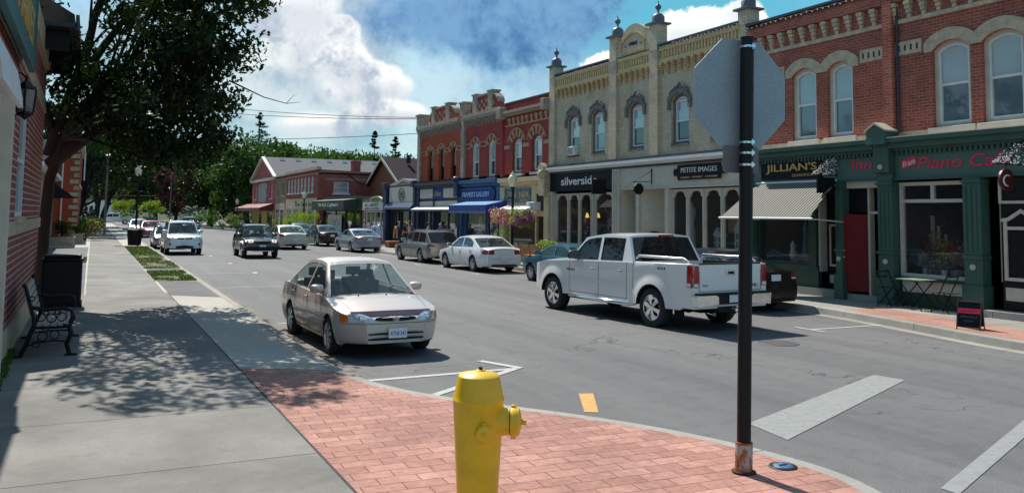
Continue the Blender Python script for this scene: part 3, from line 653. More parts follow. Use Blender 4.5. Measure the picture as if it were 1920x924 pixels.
# green cornice and fascia in two parts
def greenshop(t, y0, y1):
    mb = MB(); mb.fbox(RF, y0, y1, 3.22, 3.9, -.1, .10); mb.build('fascia', M['greenL'], t)
    mb = MB()
    for (a, b, d) in ((3.93, 4.0, .22), (4.0, 4.14, .34), (4.14, 4.24, .45)): mb.fbox(RF, y0, y1, a, b, -.05, d)
    for y in frange(y0+.08, y1-.05, .13): mb.fbox(RF, y-.035, y+.035, 3.84, 3.93, .1, .19)
    mb.fbox(RF, y0, y1, 3.22, 3.27, .1, .15)
    mb.build('cornice', M['green'], t)
    mb = MB(); mb.fbox(RF, y0, y1, 4.24, 4.265, -.05, .47); mb.build('cornice_flashing', M['beige'], t)
greenshop(b1, 15.16, 19.72); greenshop(b2, 9.0, 14.68)
def pier(t, y0, y1, top=True, name='pier', m_='green'):
    mb = MB(); mb.fbox(RF, y0, y1, .15, 3.4 if top else 3.22, -.1, .22); mb.fbox(RF, y0-.04, y1+.04, .15, .80, -.1, .27)
    wd = y1-y0
    for k in range(3): u = y0+wd*(k+.8)/3.6+.0; mb.fbox(RF, u, u+wd*.12, 1.55, 3.0, .2, .245)
    for z in (1.2, 3.45): mb.lathe([(.001, .26), (.05, .26), (.07, .235), (.10, .235), (.11, .21)], (0, 0, 0), 12) if 0 else None
    mb.fbox(RF, y0-.03, y1+.03, 1.38, 1.46, -.1, .26); mb.fbox(RF, y0-.03, y1+.03, 3.1, 3.16, -.1, .27)
    if top:
        mb.fbox(RF, y0-.01, y1+.01, 3.4, 4.27, -.1, .34); mb.fbox(RF, y0-.07, y1+.07, 4.1, 4.30, -.1, .52)
        mb.prism(RF, [(y0-.07, 4.30), (y1+.07, 4.30), (y1+.07, 4.42), ((y0+y1)/2, 4.60), (y0-.07, 4.42)], -.1, .50)
    p = mb.build(name, M[m_], t, bevel=.012)
    r_ = MB(); c = (y0+y1)/2
    for z, d in ((1.2, .222), (3.55, .342))[:2 if top else 1]:
        pl = [(c+.065*math.cos(a), z+.065*math.sin(a)) for a in [i*math.pi/6 for i in range(12)]]; r_.prism(RF, pl, d-.01, d+.03)
        r_.ball(RF(c, z, d+.03), .035, 0, 8)
    r_.build('rosette', M['beige'], p)
    if top:
        c_ = MB(); c_.prism(RF, [(y0-.11, 4.42), ((y0+y1)/2, 4.61), (y1+.11, 4.42), (y1+.11, 4.46), ((y0+y1)/2, 4.66), (y0-.11, 4.46)], -.1, .54); c_.build('pediment_cap', M['beige'], p)
    return p
pier(b2, 14.70, 15.14); pier(b1, 16.28, 16.50, False, 'pilaster'); pier(b2, 12.36, 12.80, False, 'pilaster', 'green'); pier(b1, 19.74, 19.98, False, 'pilaster')
# cafe window
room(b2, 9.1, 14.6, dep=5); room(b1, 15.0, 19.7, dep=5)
w_ = shopwin(b2, 12.84, 14.66, .86, 3.16, 'beige', .06, .085, trans=2.70)
mb = MB(); mb.fbox(RF, 12.84, 14.66, .15, .5, -.12, .04); mb.fbox(RF, 12.84, 14.66, .78, .86, -.12, .12); mb.build('window_base', M['dkgreen'], b2)
mb = MB(); mb.fbox(RF, 12.9, 14.6, .5, .78, -.12, .03); mb.build('base_panel', M['beige'], b2)
# cafe display inside the window
mb = MB(); mb.box(18.2, 18.9, 12.95, 14.6, .82, .90); mb.build('display_shelf', M['white'], b2)
for i in range(7):
    y = 14.4-i*.22; x = 18.45+random.uniform(-.1, .12); h = random.uniform(.35, .95)
    pt = thing('potted_flowers', ['yellow and rust flower arrangement', 'red flower arrangement', 'tall dried stems in a pot'][i % 3]+' on the cafe window shelf, '+['leftmost', 'second from left', 'third from left', 'middle one', 'third from right', 'second from right', 'rightmost'][i], 'flowers', (x, y, .90), 'flower arrangements in the cafe window')
    mb = MB(); mb.lathe([(.001, .90), (.06, .90), (.08, 1.06), (.07, 1.06), (.001, 1.03)], (x, y, 0), 12); mb.build('pot', M[['white', 'stone2', 'blue'][i % 3]], pt)
    mb = MB(); cc_ = [(.62, .42, .03), (.5, .04, .03), (.42, .30, .16)][i % 3]
    for k in range(130):
        a = random.uniform(0, 6.28); r_ = random.uniform(0, .17); c = Vector((x+r_*math.cos(a), y+r_*math.sin(a), 1.06+random.uniform(.05, h))); d = Vector((random.uniform(-1, 1), random.uniform(-1, 1), random.uniform(-.3, 1))).normalized()*.035; e = d.cross(Vector((.3, .5, .8))).normalized()*.03
        mb.add([c-d, c+e, c+d, c-e], [(0, 1, 2, 3)], 0 if k % 3 else 1)
        if k % 6 == 0: mb.tube([(x, y, 1.04), c], .005, 3, 1)
    mb.build('blooms', [plain('bloom_%d' % (i % 3), cc_, .8, var=.3, nsc=30), M['leaf2']], pt)
# small cabinet legs of the display: tall pale screen behind
mb = MB(); mb.tube([(18.8, 14.35, .9), (18.8, 14.35, 2.35)], .05, 8); mb.tube([(18.75, 14.15, .9), (18.75, 14.15, 2.1)], .04, 8); mb.tube([(18.8, 14.0, .9), (18.8, 14.0, 1.9)], .035, 8); mb.build('display_column', M['beige'], b2)
# recessed door right of the window, with pediment trim
mb = MB(); mb.fbox(RF, 9.1, 12.02, .15, 3.2, -.1, .03); mb.build('door_panelling', M['black'], b2)
mb = MB(); a, b = 11.15, 11.95
for q in ((a, a+.07, .95, 2.12), (b-.07, b, .95, 2.12), (a+.07, b-.07, .95, 1.02), (a+.07, b-.07, 2.05, 2.12)): mb.fbox(RF, q[0], q[1], q[2], q[3], .03, .07)
mb.prism(RF, [(a-.05, 2.22), (a-.05, 2.29), (11.25, 2.31), (11.55, 2.50), (11.85, 2.31), (b+.05, 2.29), (b+.05, 2.22), (11.83, 2.24), (11.55, 2.42), (11.27, 2.24)], .03, .08)
mb.fbox(RF, a, a+.07, 2.12, 2.24, .03, .07); mb.fbox(RF, b-.07, b, 2.12, 2.24, .03, .07); mb.fbox(RF, a, b, .52, .80, .03, .05)
mb.build('pediment_frame', M['beige'], b2)
text(RF, '24', 11.24, 1.72, .14, .045, M['white'], b2, name='door_lettering'); text(RF, '88', 11.24, 1.45, .14, .045, M['white'], b2, name='door_lettering')
mb = MB(); mb.fbox(RF, 12.10, 12.17, .9, 3.05, -.3, -.15); mb.fbox(RF, 11.3, 12.05, 2.62, 2.68, .03, .06); mb.fbox(RF, 11.99, 12.05, 2.68, 3.15, .03, .06); mb.build('door_jamb', M['beige'], b2)
mb = MB(); mb.box(17.55, 18.05, 9.0, 12.2, .15, .30); mb.build('doorstep', M['kerb'], b2); mb = MB(); mb.box(17.85, 18.05, 16.55, 19.7, .15, .36); mb.build('plinth', M['kerb'], b1)
# inn doorway with the red door standing open
di = MB(); di.fbox(RF, 15.16, 16.26, 3.05, 3.22, -.1, .05); di.fbox(RF, 15.16, 15.24, .3, 3.1, -.2, -.05); di.fbox(RF, 15.60, 15.66, .3, 3.1, -.22, -.04); di.fbox(RF, 15.24, 15.60, 2.38, 2.45, -.22, -.06)
di.build('door_jamb', M['beige'], b1)
di = MB(); di.fbox(RF, 15.66, 16.28, 2.42, 3.1, -.2, -.06); di.build('transom_panel', M['black'], b1)
dr = MB(); dr.obox((17.98, 15.98, 1.37), Vector((.35, -1, 0)).normalized(), Vector((1, .35, 0)).normalized(), Vector((0, 0, 1)), .355, .022, 1.0)
ax = Vector((.35, -1, 0)).normalized(); ay = Vector((1, .35, 0)).normalized()
for zc_, zh in ((.85, .36), (1.85, .42)):
    for hs in (-1, 1): dr.obox(Vector((17.98, 15.98, zc_))+ax*hs*.24-ay*.025, ax, ay, Vector((0, 0, 1)), .012, .006, zh); dr.obox(Vector((17.98, 15.98, zc_+hs*zh))-ay*.025, ax, ay, Vector((0, 0, 1)), .252, .006, .012)
dr = dr.build('door', M['reddoor'], b1)
h_ = MB(); h_.ball((17.80, 16.24, 1.42), .03, 0, 8); h_.ball((17.80, 16.24, 1.25), .035, 0, 8); h_.build('handle', plain('brass', (.8, .5, .18), .25, 1.), dr)
mb = MB(); mb.box(17.9, 18.3, 15.16, 16.26, .15, .30); mb.build('doorstep', M['kerb'], b1)
# jeweller's front
jw = shopwin(b1, 17.62, 19.70, .95, 2.95, 'dkgreen', .08, .07)
mb = MB(); mb.fbox(RF, 17.3, 19.74, .15, .95, -.12, .03); mb.fbox(RF, 17.35, 17.6, .9, 3.2, -.12, .05); mb.build('window_base', M['dkgreen'], b1)
mb = MB(); mb.fbox(RF, 16.52, 17.3, .15, 3.2, -.35, -.28); mb.build('door_panelling', M['black'], b1)
mb = MB()
for q in ((16.62, 16.68, .95, 2.1), (17.1, 17.16, .95, 2.1), (16.68, 17.1, .95, 1.01), (16.68, 17.1, 2.04, 2.1), (16.62, 17.16, .5, .72)): mb.fbox(RF, q[0], q[1], q[2], q[3], -.28, -.25)
mb.fbox(RF, 17.26, 17.32, .8, 3.1, -.28, -.02); mb.build('door_frame', M['beige'], b1)
mb = MB(); mb.box(18.2, 18.8, 17.7, 19.6, .9, .97); mb.build('display_shelf', M['dark'], b1)
def bustform(y, label, mcol, tall, r=.13):
    t_ = thing('display_form', label, 'shop display', (18.5, y, .97), 'goods on show behind the shop windows')
    mb = MB(); mb.lathe([(.001, .97), (r*.7, .97), (r, .97+tall*.35), (r*.65, .97+tall*.62), (r*.9, .97+tall*.8), (r*.35, .97+tall*.93), (r*.3, .97+tall), (.001, .97+tall)], (18.5, y, 0), 14)
    mb.build('form', mcol, t_); mb = MB(); mb.lathe([(.001, .971), (r*.9, .971), (r*.9, .99), (.001, .99)], (18.5, y, 0), 14); mb.build('base', M['stone'], t_)
bustform(18.25, 'tall teal beaded scarf form in the jeweller\'s window', plain('teal_beads', (.02, .22, .33), .4, var=.6, nsc=45), 1.25, .10)
bustform(18.75, 'white necklace bust in the jeweller\'s window', M['white'], .62, .11)
bustform(17.88, 'orange vase form in the jeweller\'s window beside the post', plain('orange_glaze', (.62, .25, .04), .3), .75, .08)
# jeweller's sign, inn and cafe lettering
mb = MB(); mb.fbox(RF, 17.02, 19.34, 3.36, 3.90, .10, .16); sg = mb.build('sign', M['blacksign'], b1)
text(RF, "JILLIAN'S", 18.14, 3.70, .21, .162, M['gold'], sg, 1.95, bold=.004); text(RF, 'DOWNTOWN', 17.62, 3.46, .085, .162, M['gold'], sg, .92)
text(RF, 'Inn', 15.70, 3.68, .30, .105, M['redl'], b1, .66, shear=.15)
text(RF, 'Piano Cafe', 12.86, 3.62, .30, .105, M['redl'], b2, 2.35, shear=.22, rot=.0); text(RF, 'fran', 14.28, 3.64, .14, .115, M['white'], b2, .36, shear=.3, rot=.25)
mb = MB(); mb.obox(RF(14.28, 3.64, .105), Vector((0, -math.cos(.25), math.sin(.25))), Vector((1, 0, 0)), Vector((0, math.sin(.25), math.cos(.25))), .22, .006, .10); mb.build('sign_patch', M['redl'], b2)
# striped awning
def stripes():
    mt, t, b, o = newmat('striped_canvas'); g = G(t); s = g.n('ShaderNodeSeparateXYZ', {0: g.n('ShaderNodeTexCoord').outputs['Object']})
    f = g.math('GREATER_THAN', g.math('FRACT', g.math('MULTIPLY', s.outputs[1], 9.5)), .55)
    t.links.new(g.mix(f, (.25, .235, .20), (.018, .018, .02)), b.inputs['Base Color']); b.inputs['Roughness'].default_value = .85; return mt
aw = thing('awning', 'black and cream striped sloping canvas awning over the jeweller\'s window', 'awning', (18, 17.9, 3.3))
mb = MB(); mb.add([(17.86, 16.55, 3.26), (17.86, 19.5, 3.26), (16.42, 19.5, 2.25), (16.42, 16.10, 2.25), (17.88, 16.55, 3.24), (17.88, 19.5, 3.24), (16.44, 19.5, 2.23), (16.44, 16.10, 2.23)], [(0, 1, 2, 3), (7, 6, 5, 4), (0, 4, 5, 1), (2, 6, 7, 3), (1, 5, 6, 2), (0, 3, 7, 4)]); mb.build('canvas', stripes(), aw)
mb = MB(); mb.tube([(16.42, 15.98, 2.24), (16.42, 19.55, 2.24)], .03, 8); mb.tube([(17.86, 16.5, 3.27), (17.86, 19.55, 3.27)], .035, 8); mb.tube([(16.42, 16.1, 2.24), (17.9, 16.3, 2.16)], .018, 6); mb.tube([(16.42, 19.5, 2.24), (17.9, 19.5, 2.20)], .018, 6); mb.build('frame', M['white'], aw)
# projecting scroll brackets with lights and boards
def scroll_bracket(y, zt, L, label, lights=True):
    t_ = thing('scroll_bracket', label, 'sign bracket', (18, y, zt), 'wrought iron sign brackets on the shopfronts'); mb = MB(); x0 = 17.86; x1 = x0-L
    mb.tube([(x0, y, zt-.55), (x1, y, zt-.55)], .018, 6); mb.tube([(x0, y, zt-.6), (x0, y, zt+.05)], .02, 6)
    P = [(x0-L*k/14, y, zt-.05-.50*(k/14)**1.4+.05*math.sin(k*.9)) for k in range(15)]; mb.tube(P, .014, 6)
    for cx_, cz_, r_ in ((x0-.16, zt-.3, .13), (x0-L*.45, zt-.42, .09)):
        mb.tube([(cx_+r_*(1-k/22)*math.cos(k*.7), y, cz_+r_*(1-k/22)*math.sin(k*.7)) for k in range(20)], .009, 5)
    mb.build('ironwork', M['iron'], t_)
    if lights:
        mb = MB()
        for k in range(150):
            q = random.random(); x = x0-L*q; zt_ = -.05-.5*q**1.4; z = zt+random.uniform(-.55, zt_+.04); mb.ball((x, y+random.uniform(-.04, .04), z), random.uniform(.010, .019), 0, 5)
        mb.build('bulbs', M['white'], t_)
    return t_
scroll_bracket(16.50, 3.95, .85, 'scroll bracket wrapped in white bulbs between the jewellery sign and the word Inn')
scroll_bracket(11.3, 3.98, 1.15, 'scroll bracket with white bulbs carrying the round cafe sign')
t_ = thing('hanging_sign', 'plain black board hanging below the lit bracket over the striped awning', 'hanging sign', (17.3, 16.6, 3.1), 'signs hanging out over the pavement'); mb = MB(); mb.box(17.15, 17.78, 16.48, 16.53, 2.92, 3.33); mb.build('board', M['black'], t_)
mb = MB(); mb.tube([(17.25, 16.5, 3.33), (17.25, 16.5, 3.41)], .008, 4); mb.tube([(17.65, 16.5, 3.33), (17.65, 16.5, 3.41)], .008, 4); mb.build('hook', M['iron'], t_)
t_ = thing('hanging_sign', 'round dark red hanging sign with a white curl, outside the cafe', 'hanging sign', (17.2, 11.3, 3.1), 'signs hanging out over the pavement')
disc = [(.23*math.cos(a), .23*math.sin(a)) for a in [i*math.pi/14 for i in range(28)]]
mb = MB(); mb.prism(lambda a, b, d: Vector((17.1+a, 11.3+d, 3.1+b)), disc, -.025, .025); mb.build('board', plain('maroon_board', (.09, .012, .012), .4), t_)
mb = MB(); mb.tube([(17.1+.13*math.cos(a), 11.27, 3.08+.11*math.sin(a)) for a in [R(60+i*12) for i in range(19)]], [.012+.010*math.sin(i/18*math.pi) for i in range(19)], 6); mb.build('curl', M['white'], t_)
mb = MB(); mb.tube([(17.1, 11.3, 3.32), (17.1, 11.3, 3.44)], .01, 5); mb.build('hook', M['iron'], t_)
# ---- pale brick block dated 1884
wB = [(30.62, 1.02), (28.70, 1.0), (26.05, 1.0), (23.42, 1.0), (21.35, 1.0)]
b3 = block('brick_building', 'pale cream brick building dated 1884 with ball finials and grey window hoods', 19.95, 32.52, 8.30, 'cream', [arc_open(u, w_, 4.72, 6.28, .24) for u, w_ in wB])
b3.location.z = .15
for i, (u, w_) in enumerate(wB):
    sash(RF, u, w_, 4.72, 6.28, .24, b3, 'white', 'housepane' if i != 1 else 'teal_pane', 'reflection_pane', 'greystone', outerm='greystone', ot=.13, ft=.045, sillh=.02, tymp='beige', sillw=0)
    mb = MB(); i_, o_ = arc_ring(u, w_, 6.24, .26, .17, 14, leg=.28); ring_prism(mb, RF, i_, o_, 0, .085)
    for k in range(-4, 5):
        a = k*.115; r_ = .06 if k % 2 else .082; mb.ball(RF(u+a*1.02, 6.74-a*a*.75+(.05 if k == 0 else 0), .07), r_, 0, 7, (.7, 1, 1))
    for s_ in (-1, 1): mb.ball(RF(u+s_*.6, 6.25, .05), .085, 0, 7, (.7, 1, 1.2))
    mb.build('window_hood', M['greystone'], b3)
mb = MB()
for a, b in ((32.06, 32.52), (27.22, 27.74), (24.55, 25.05), (19.95, 20.26)): mb = MB(); mb.fbox(RF, a, b, 4.42, 8.30, 0, .13); mb.build('pilaster', M['cream'], b3)
mb = MB(); mb.fbox(RF, 25.06, 27.21, 8.30, 8.62, -.3, .10); mb.build('gable_base', M['cream'], b3)
pk = [(25.06, 8.62)]+[(26.13+.80*math.cos(R(a)), 8.72+.72*math.sin(R(a))) for a in range(0, 181, 12)]+[(27.21, 8.62)]
pk = [(27.21, 8.30), (25.06, 8.30)]+[(25.06, 8.95), (25.2, 8.97), (25.30, 8.85)]+[(26.13-.83*math.cos(R(a)), 8.78+.66*math.sin(R(a))) for a in range(0, 181, 12)][0:]+[(26.98, 8.86), (27.1, 8.95), (27.21, 8.95)]
mb = MB(); mb.prism(RF, pk, -.28, .08); gb = mb.build('gable_panel', M['cream'], b3)
mb = MB(); i_, o_ = arc_ring(26.13, 1.45, 8.72, .34, .07, 14, leg=.30); ring_prism(mb, RF, i_, o_, .08, .13); mb.fbox(RF, 25.36, 26.9, 8.34, 8.42, .08, .13); mb.build('arched_moulding', M['creamdark'], gb)
text(RF, '1884', 26.13, 8.66, .22, .085, M['black'], gb, .52, ext=.01, bold=.01)
mb = MB()
for u in (25.62, 26.64): mb.ball(RF(u, 8.64, .085), .035, 0, 6)
mb.build('boss', M['black'], gb)
mb = MB(); mb2 = MB()
for a, b in ((27.76, 32.05), (25.07, 27.2), (20.28, 24.53)):
    for y in frange(a+.1, b-.05, .165): mb.fbox(RF, y-.045, y+.045, 7.86, 8.12, 0, .05)
    mb.fbox(RF, a, b, 8.12, 8.26, 0, .09); mb.fbox(RF, a, b, 7.68, 7.84, 0, .07)
    ys = frange(a+.16, b-.1, .36)
    corbels(mb2, RF, ys, 7.24, 7.68, .17, 5, .0, .030, taper=.7)
mb.build('dentil_band', M['creamplain'], b3); mb2.build('corbel_table', M['creamdark'], b3)
mb = MB()
for a, b in ((27.76, 32.05), (20.28, 24.53)): mb = MB(); mb.fbox(RF, a, b, 8.30, 8.37, -.32, .16); mb.build('coping', M['cap'], b3)
for y, zc_ in ((32.26, 8.72), (27.42, 9.14), (24.78, 9.14), (20.08, 8.66)):
    fp = MB(); fp.fbox(RF, y-.23, y+.23, 8.2, zc_, -.30, .15); fpo = fp.build('finial_pier', M['cream'], b3)
    cp = MB(); cp.fbox(RF, y-.33, y+.33, zc_, zc_+.06, -.42, .27); x = 18.08; cp.lathe([(.23, zc_+.06), (.23, zc_+.30), (.17, zc_+.38), (.10, zc_+.42), (.05, zc_+.44), (.03, zc_+.50), (.055, zc_+.52), (.035, zc_+.54), (.10, zc_+.60), (.115, zc_+.66), (.10, zc_+.72), (.03, zc_+.77), (.02, zc_+.84), (.002, zc_+.93)], (x, y, 0), 12)
    cp.build('finial', M['greymetal'], fpo)
# storefront below
mb = MB(); 
for (a, b, d) in ((4.12, 4.2, .2), (4.2, 4.30, .34)): mb.fbox(RF, 20.26, 32.5, a, b, -.05, d)
mb.build('cornice', M['white'], b3)
mb = MB(); mb.fbox(RF, 20.26, 32.5, 4.302, 4.40, -.05, .24); mb.fbox(RF, 20.26, 32.5, 4.04, 4.118, -.05, .12); mb.build('cornice_band', M['cap'], b3)
mb = MB(); mb.fbox(RF, 27.52, 32.42, 3.28, 4.04, -.05, .10); sg = mb.build('sign', M['blacksign'], b3)
text(RF, 'silverside', 30.02, 3.70, .34, .102, M['white'], sg, 2.85, bold=.006)
mb = MB(); mb.fbox(RF, 20.28, 27.0, 3.24, 4.04, -.05, .07); mb.fbox(RF, 20.28, 27.0, 3.24, 3.29, .07, .11); mb.build('fascia', M['beige'], b3)
t_ = thing('shop_sign', 'black shaped sign board with gold edge reading PETITE IMAGES on the cream fascia', 'shop sign', (17.9, 22.27, 3.46))
pl = [(20.95, 3.62), (21.12, 3.62), (21.16, 3.47), (23.40, 3.47), (23.44, 3.62), (23.6, 3.62), (23.66, 3.76), (23.6, 3.90), (23.44, 3.90), (23.40, 4.03), (21.16, 4.03), (21.12, 3.90), (20.95, 3.90), (20.89, 3.76)]
mb = MB(); mb.prism(RF, pl, .08, .12, 0); mb.build('gold_edge', M['gold'], t_)
mb = MB(); mb.prism(RF, inset(pl, .022), .121, .14); mb.build('board', M['blacksign'], t_); text(RF, 'PETITE IMAGES', 22.27, 3.82, .17, .142, M['white'], t_, 1.85); text(RF, 'CHILDREN  ·  MATERNITY  ·  ACCESSORIES', 22.27, 3.575, .05, .142, M['beige'], t_, 1.9)
mb = MB()
for a, b in ((26.98, 27.5), (32.2, 32.5)):
    mb = MB(); mb.fbox(RF, a, b, .15, 3.28 if a < 30 else 3.28, -.1, .12)
    if a < 30: mb.fbox(RF, a, b, 3.28, 4.04, -.1, .115)
    for k in range(4): u = a+.05+k*(b-a-.1)/4; mb.fbox(RF, u+.02, u+(b-a)/4-.05, .5, 3.95 if a < 30 else 3.1, .11, .15)
    mb.build('fluted_column', M['beige'], b3, bevel=.01)
for a, b in ((25.78, 25.98), (24.0, 24.22), (20.2, 20.42)): mb = MB(); mb.fbox(RF, a, b, .15, 3.24, -.1, .07); mb.build('post', M['beige'], b3, bevel=.01)
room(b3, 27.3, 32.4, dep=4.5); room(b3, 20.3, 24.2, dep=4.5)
arched_lights(b3, (32.15, 31.10, 30.2, 29.2), 1.0, 3.18, 'beige'); arched_lights(b3, (29.0, 27.55), 1.0, 3.18, 'beige')
arched_lights(b3, (23.98, 23.1, 22.24, 21.34, 20.44), .90, 3.20, 'beige')
for q in ((27.52, 32.2, .15, 1.0, .04), (20.42, 24.0, .15, .90, .04)): mb = MB(); mb.fbox(RF, *q[:4], -.12, q[4]); mb.build('window_base', M['beige'], b3)
mb = MB(); mb.fbox(RF, 29.0, 29.2, 1.0, 3.2, -.1, .0); mb.build('post', M['beige'], b3)
rc = MB() # splayed recess between the two shops
rc.poly([(18.0, 26.98, .15), (19.3, 26.6, .15), (19.3, 26.6, 3.3), (18.0, 26.98, 3.3)]); rc.poly([(18.06, 25.78, .15), (19.0, 25.2, .15), (19.0, 25.2, 3.3), (18.06, 25.78, 3.3)], 0); rc.poly([(19.0, 25.2, .15), (19.0, 24.5, .15), (19.0, 24.5, 3.3), (19.0, 25.2, 3.3)])
rc.poly([(19.0, 24.5, .15), (18.05, 24.22, .15), (18.05, 24.22, 3.3), (19.0, 24.5, 3.3)]); rc.poly([(18.0, 24.2, 3.3), (19.3, 24.2, 3.3), (19.3, 27, 3.3), (18, 27, 3.3)]); rc.build('entrance_recess', M['beige'], b3)
rc = MB(); rc.box(19.28, 19.32, 25.25, 26.6, .2, 3.2, 0); dr = rc.build('door', M['dark'], b3); rc = MB(); rc.box(19.24, 19.30, 25.9, 25.96, .2, 3.2); rc.box(19.24, 19.30, 25.25, 26.6, 2.3, 2.38); rc.build('door_frame', M['beige'], b3)
t_ = thing('oval_plaque', 'small black oval plaque on the splayed entrance wall', 'plaque', (18.3, 25.45, 1.3)); mb = MB(); nn = Vector((-.6, -.95, 0)).normalized()
el = [(.26*math.cos(a), .17*math.sin(a)) for a in [i*math.pi/10 for i in range(20)]]; uu = Vector((.85, -.53, 0)).normalized(); mb.prism(lambda a, b, d: Vector((18.42, 25.5, 1.55))+uu*a+Vector((0, 0, b))+Vector((-.53, -.85, 0))*d, el, 0, .03); mb.build('board', M['black'], t_)
mb = MB(); mb.prism(lambda a, b, d: Vector((18.42, 25.5, 1.55))+uu*a+Vector((0, 0, b))+Vector((-.53, -.85, 0))*d, [(a*1.07, b*1.07) for a, b in el], .002, .02); mb.build('rim', M['gold'], t_)
# window displays
def dress(y, x, label, mcol, h=1.55):
    t_ = thing('dress_form', label, 'dress form', (x, y, .95), 'goods on show behind the shop windows')
    mb = MB(); P = [(.16, .0), (.15, .25), (.13, .6), (.09, .85), (.14, 1.08), (.15, 1.2), (.05, 1.32), (.04, 1.4), (.001, 1.42)]; mb.lathe([(r_, .95+z_*h/1.55) for r_, z_ in P], (x, y, 0), 14); mb.build('dress', mcol, t_)
    mb = MB(); mb.lathe([(.001, .95+1.42*h/1.55), (.05, .96+1.42*h/1.55), (.03, 1.0+1.42*h/1.55), (.001, 1.02+1.42*h/1.55)], (x, y, 0), 10); mb.build('neck_cap', M['black'], t_)
def floral():
    mt, t, b, o = newmat('pink_floral_cloth'); g = G(t); co = g.n('ShaderNodeTexCoord').outputs['Object']; v = g.n('ShaderNodeTexVoronoi', {'Vector': co, 'Scale': 9.}).outputs['Distance']
    t.links.new(g.mix(g.rng(v, .35, .5), (.62, .30, .48), (.08, .02, .06)), b.inputs['Base Color']); b.inputs['Roughness'].default_value = .9; return mt
fl_ = floral()
mb = MB(); mb.box(18.15, 18.9, 27.6, 32.1, .9, .97); mb.box(18.15, 18.9, 20.5, 23.9, .82, .90); mb.build('display_shelf', M['white'], b3)
dress(30.45, 18.6, 'pink and black floral dress form in the left window of the black-signed shop', fl_); dress(28.65, 18.55, 'pink and black floral dress form in the right window of the black-signed shop', fl_)
dress(23.45, 18.5, 'long white christening dress in the children\'s shop window', M['white'], 2.0)
for i, (y, x) in enumerate(((30.3, 18.5), (29.45, 18.5), (28.3, 18.6))):
    t_ = thing('pendant_lamp', 'small yellow glass pendant lamp in the window, '+['leftmost', 'middle', 'rightmost'][i]+' of three', 'pendant lamp', (x, y, 2.3), 'pendant lamps in the shop window')
    mb = MB(); mb.tube([(x, y, 2.38), (x, y, 3.6)], .006, 4); mb.build('cord', M['black'], t_); mb = MB(); mb.lathe([(.02, 2.38), (.05, 2.33), (.085, 2.18), (.075, 2.18), (.001, 2.3)], (x, y, 0), 12)
    mt, tt, bb, oo = newmat('lit_yellow_glass'); bb.inputs['Base Color'].default_value = (.8, .5, .12, 1); bb.inputs['Emission Color'].default_value = (1, .62, .18, 1); bb.inputs['Emission Strength'].default_value = .9; mb.build('shade', mt, t_)
for i, (y, zc_) in enumerate(((29.75, 1.9), (28.15, 1.85))):
    t_ = thing('red_flower_stem', 'tall red flower on a bare stem in the '+['left', 'right']['01'.index(str(i))]+' dress shop window', 'flower', (18.4, y, .97), 'tall red flowers in the window'); mb = MB(); mb.tube([(18.4, y, .97), (18.38, y+.03, zc_)], .01, 5); mb.build('stem', M['leaf3'], t_)
    mb = MB(); [mb.ball((18.38+random.uniform(-.06, .06), y+random.uniform(-.12, .12), zc_+random.uniform(-.1, .1)), .05, 0, 6) for _ in range(9)]; mb.build('petals', M['redl'], t_)
# toy houses / cards in the children's window
for i, (y, lab) in enumerate(((20.95, 'tall pale green dolls house in the children\'s shop window beside the striped awning'), (22.0, 'small white dolls house in the children\'s shop window left of the tan board'))):
    t_ = thing('dolls_house', lab, 'dolls house', (18.5, y, .9), 'dolls houses in the shop window'); k = [1.0, .8][i]
    mb = MB(); mb.box(18.4, 18.6, y-.22*k, y+.22*k, .9, .9+.95*k); hs = mb.build('body', plain('pale_green_toy', (.42, .56, .46), .6), t_)
    mb = MB(); mb.prism(lambda a, b, d: Vector((18.5+d, y+a, .9+b)), [(-.26*k, .95*k), (.26*k, .95*k), (0, 1.28*k)], -.13, .13); mb.build('roof', M['beige'], t_)
    mb = MB(); [mb.box(18.385, 18.398, y+a-.05, y+a+.05, .9+b*k, .9+b*k+.16) for a in (-.1, .1) for b in (.15, .42, .68)]; mb.build('window', M['slate'], t_)
mb = MB(); mb.fbox(RF, 21.45, 22.0, 1.75, 2.35, -.9, -.86); mb.build('tan_board', M['awnwood'], b3)
# hanging signs of this block
t_ = thing('hanging_sign', 'black rectangular projecting sign in front of the last letters of silverside', 'hanging sign', (17.3, 27.5, 3.2), 'signs hanging out over the pavement')
mb = MB(); mb.box(17.0, 17.62, 27.48, 27.53, 3.08, 3.64); mb.build('board', M['black'], t_); mb = MB(); mb.tube([(17.9, 27.5, 3.74), (16.9, 27.5, 3.74)], .015, 5); mb.tube([(17.05, 27.5, 3.6), (17.05, 27.5, 3.72)], .008, 4); mb.tube([(17.5, 27.5, 3.6), (17.5, 27.5, 3.72)], .008, 4); mb.build('hook', M['iron'], t_)
t_ = thing('hanging_sign', 'black octagonal sign hanging from a slanting beaded bracket on the cream fascia', 'hanging sign', (17.4, 25.6, 3.3), 'signs hanging out over the pavement')
oc = [(.21*math.cos(a), .21*math.sin(a)) for a in [R(22.5+45*i) for i in range(8)]]; mb = MB(); mb.prism(lambda a, b, d: Vector((17.35+a, 24.95+d, 3.22+b)), oc, -.02, .02); mb.build('board', M['black'], t_)
mb = MB(); mb.tube([(17.9, 24.95, 3.5), (17.1, 24.95, 3.46)], .014, 5); mb.tube([(17.9, 24.95, 3.95), (17.9, 24.95, 3.4)], .018, 5); mb.tube([(17.88, 24.95, 3.86), (17.15, 24.95, 3.48)], .010, 5)
for k in range(9): mb.ball((17.88-.73*k/8, 24.95, 3.86-.38*k/8), .018, 0, 5)
mb.build('bracket', M['iron'], t_)
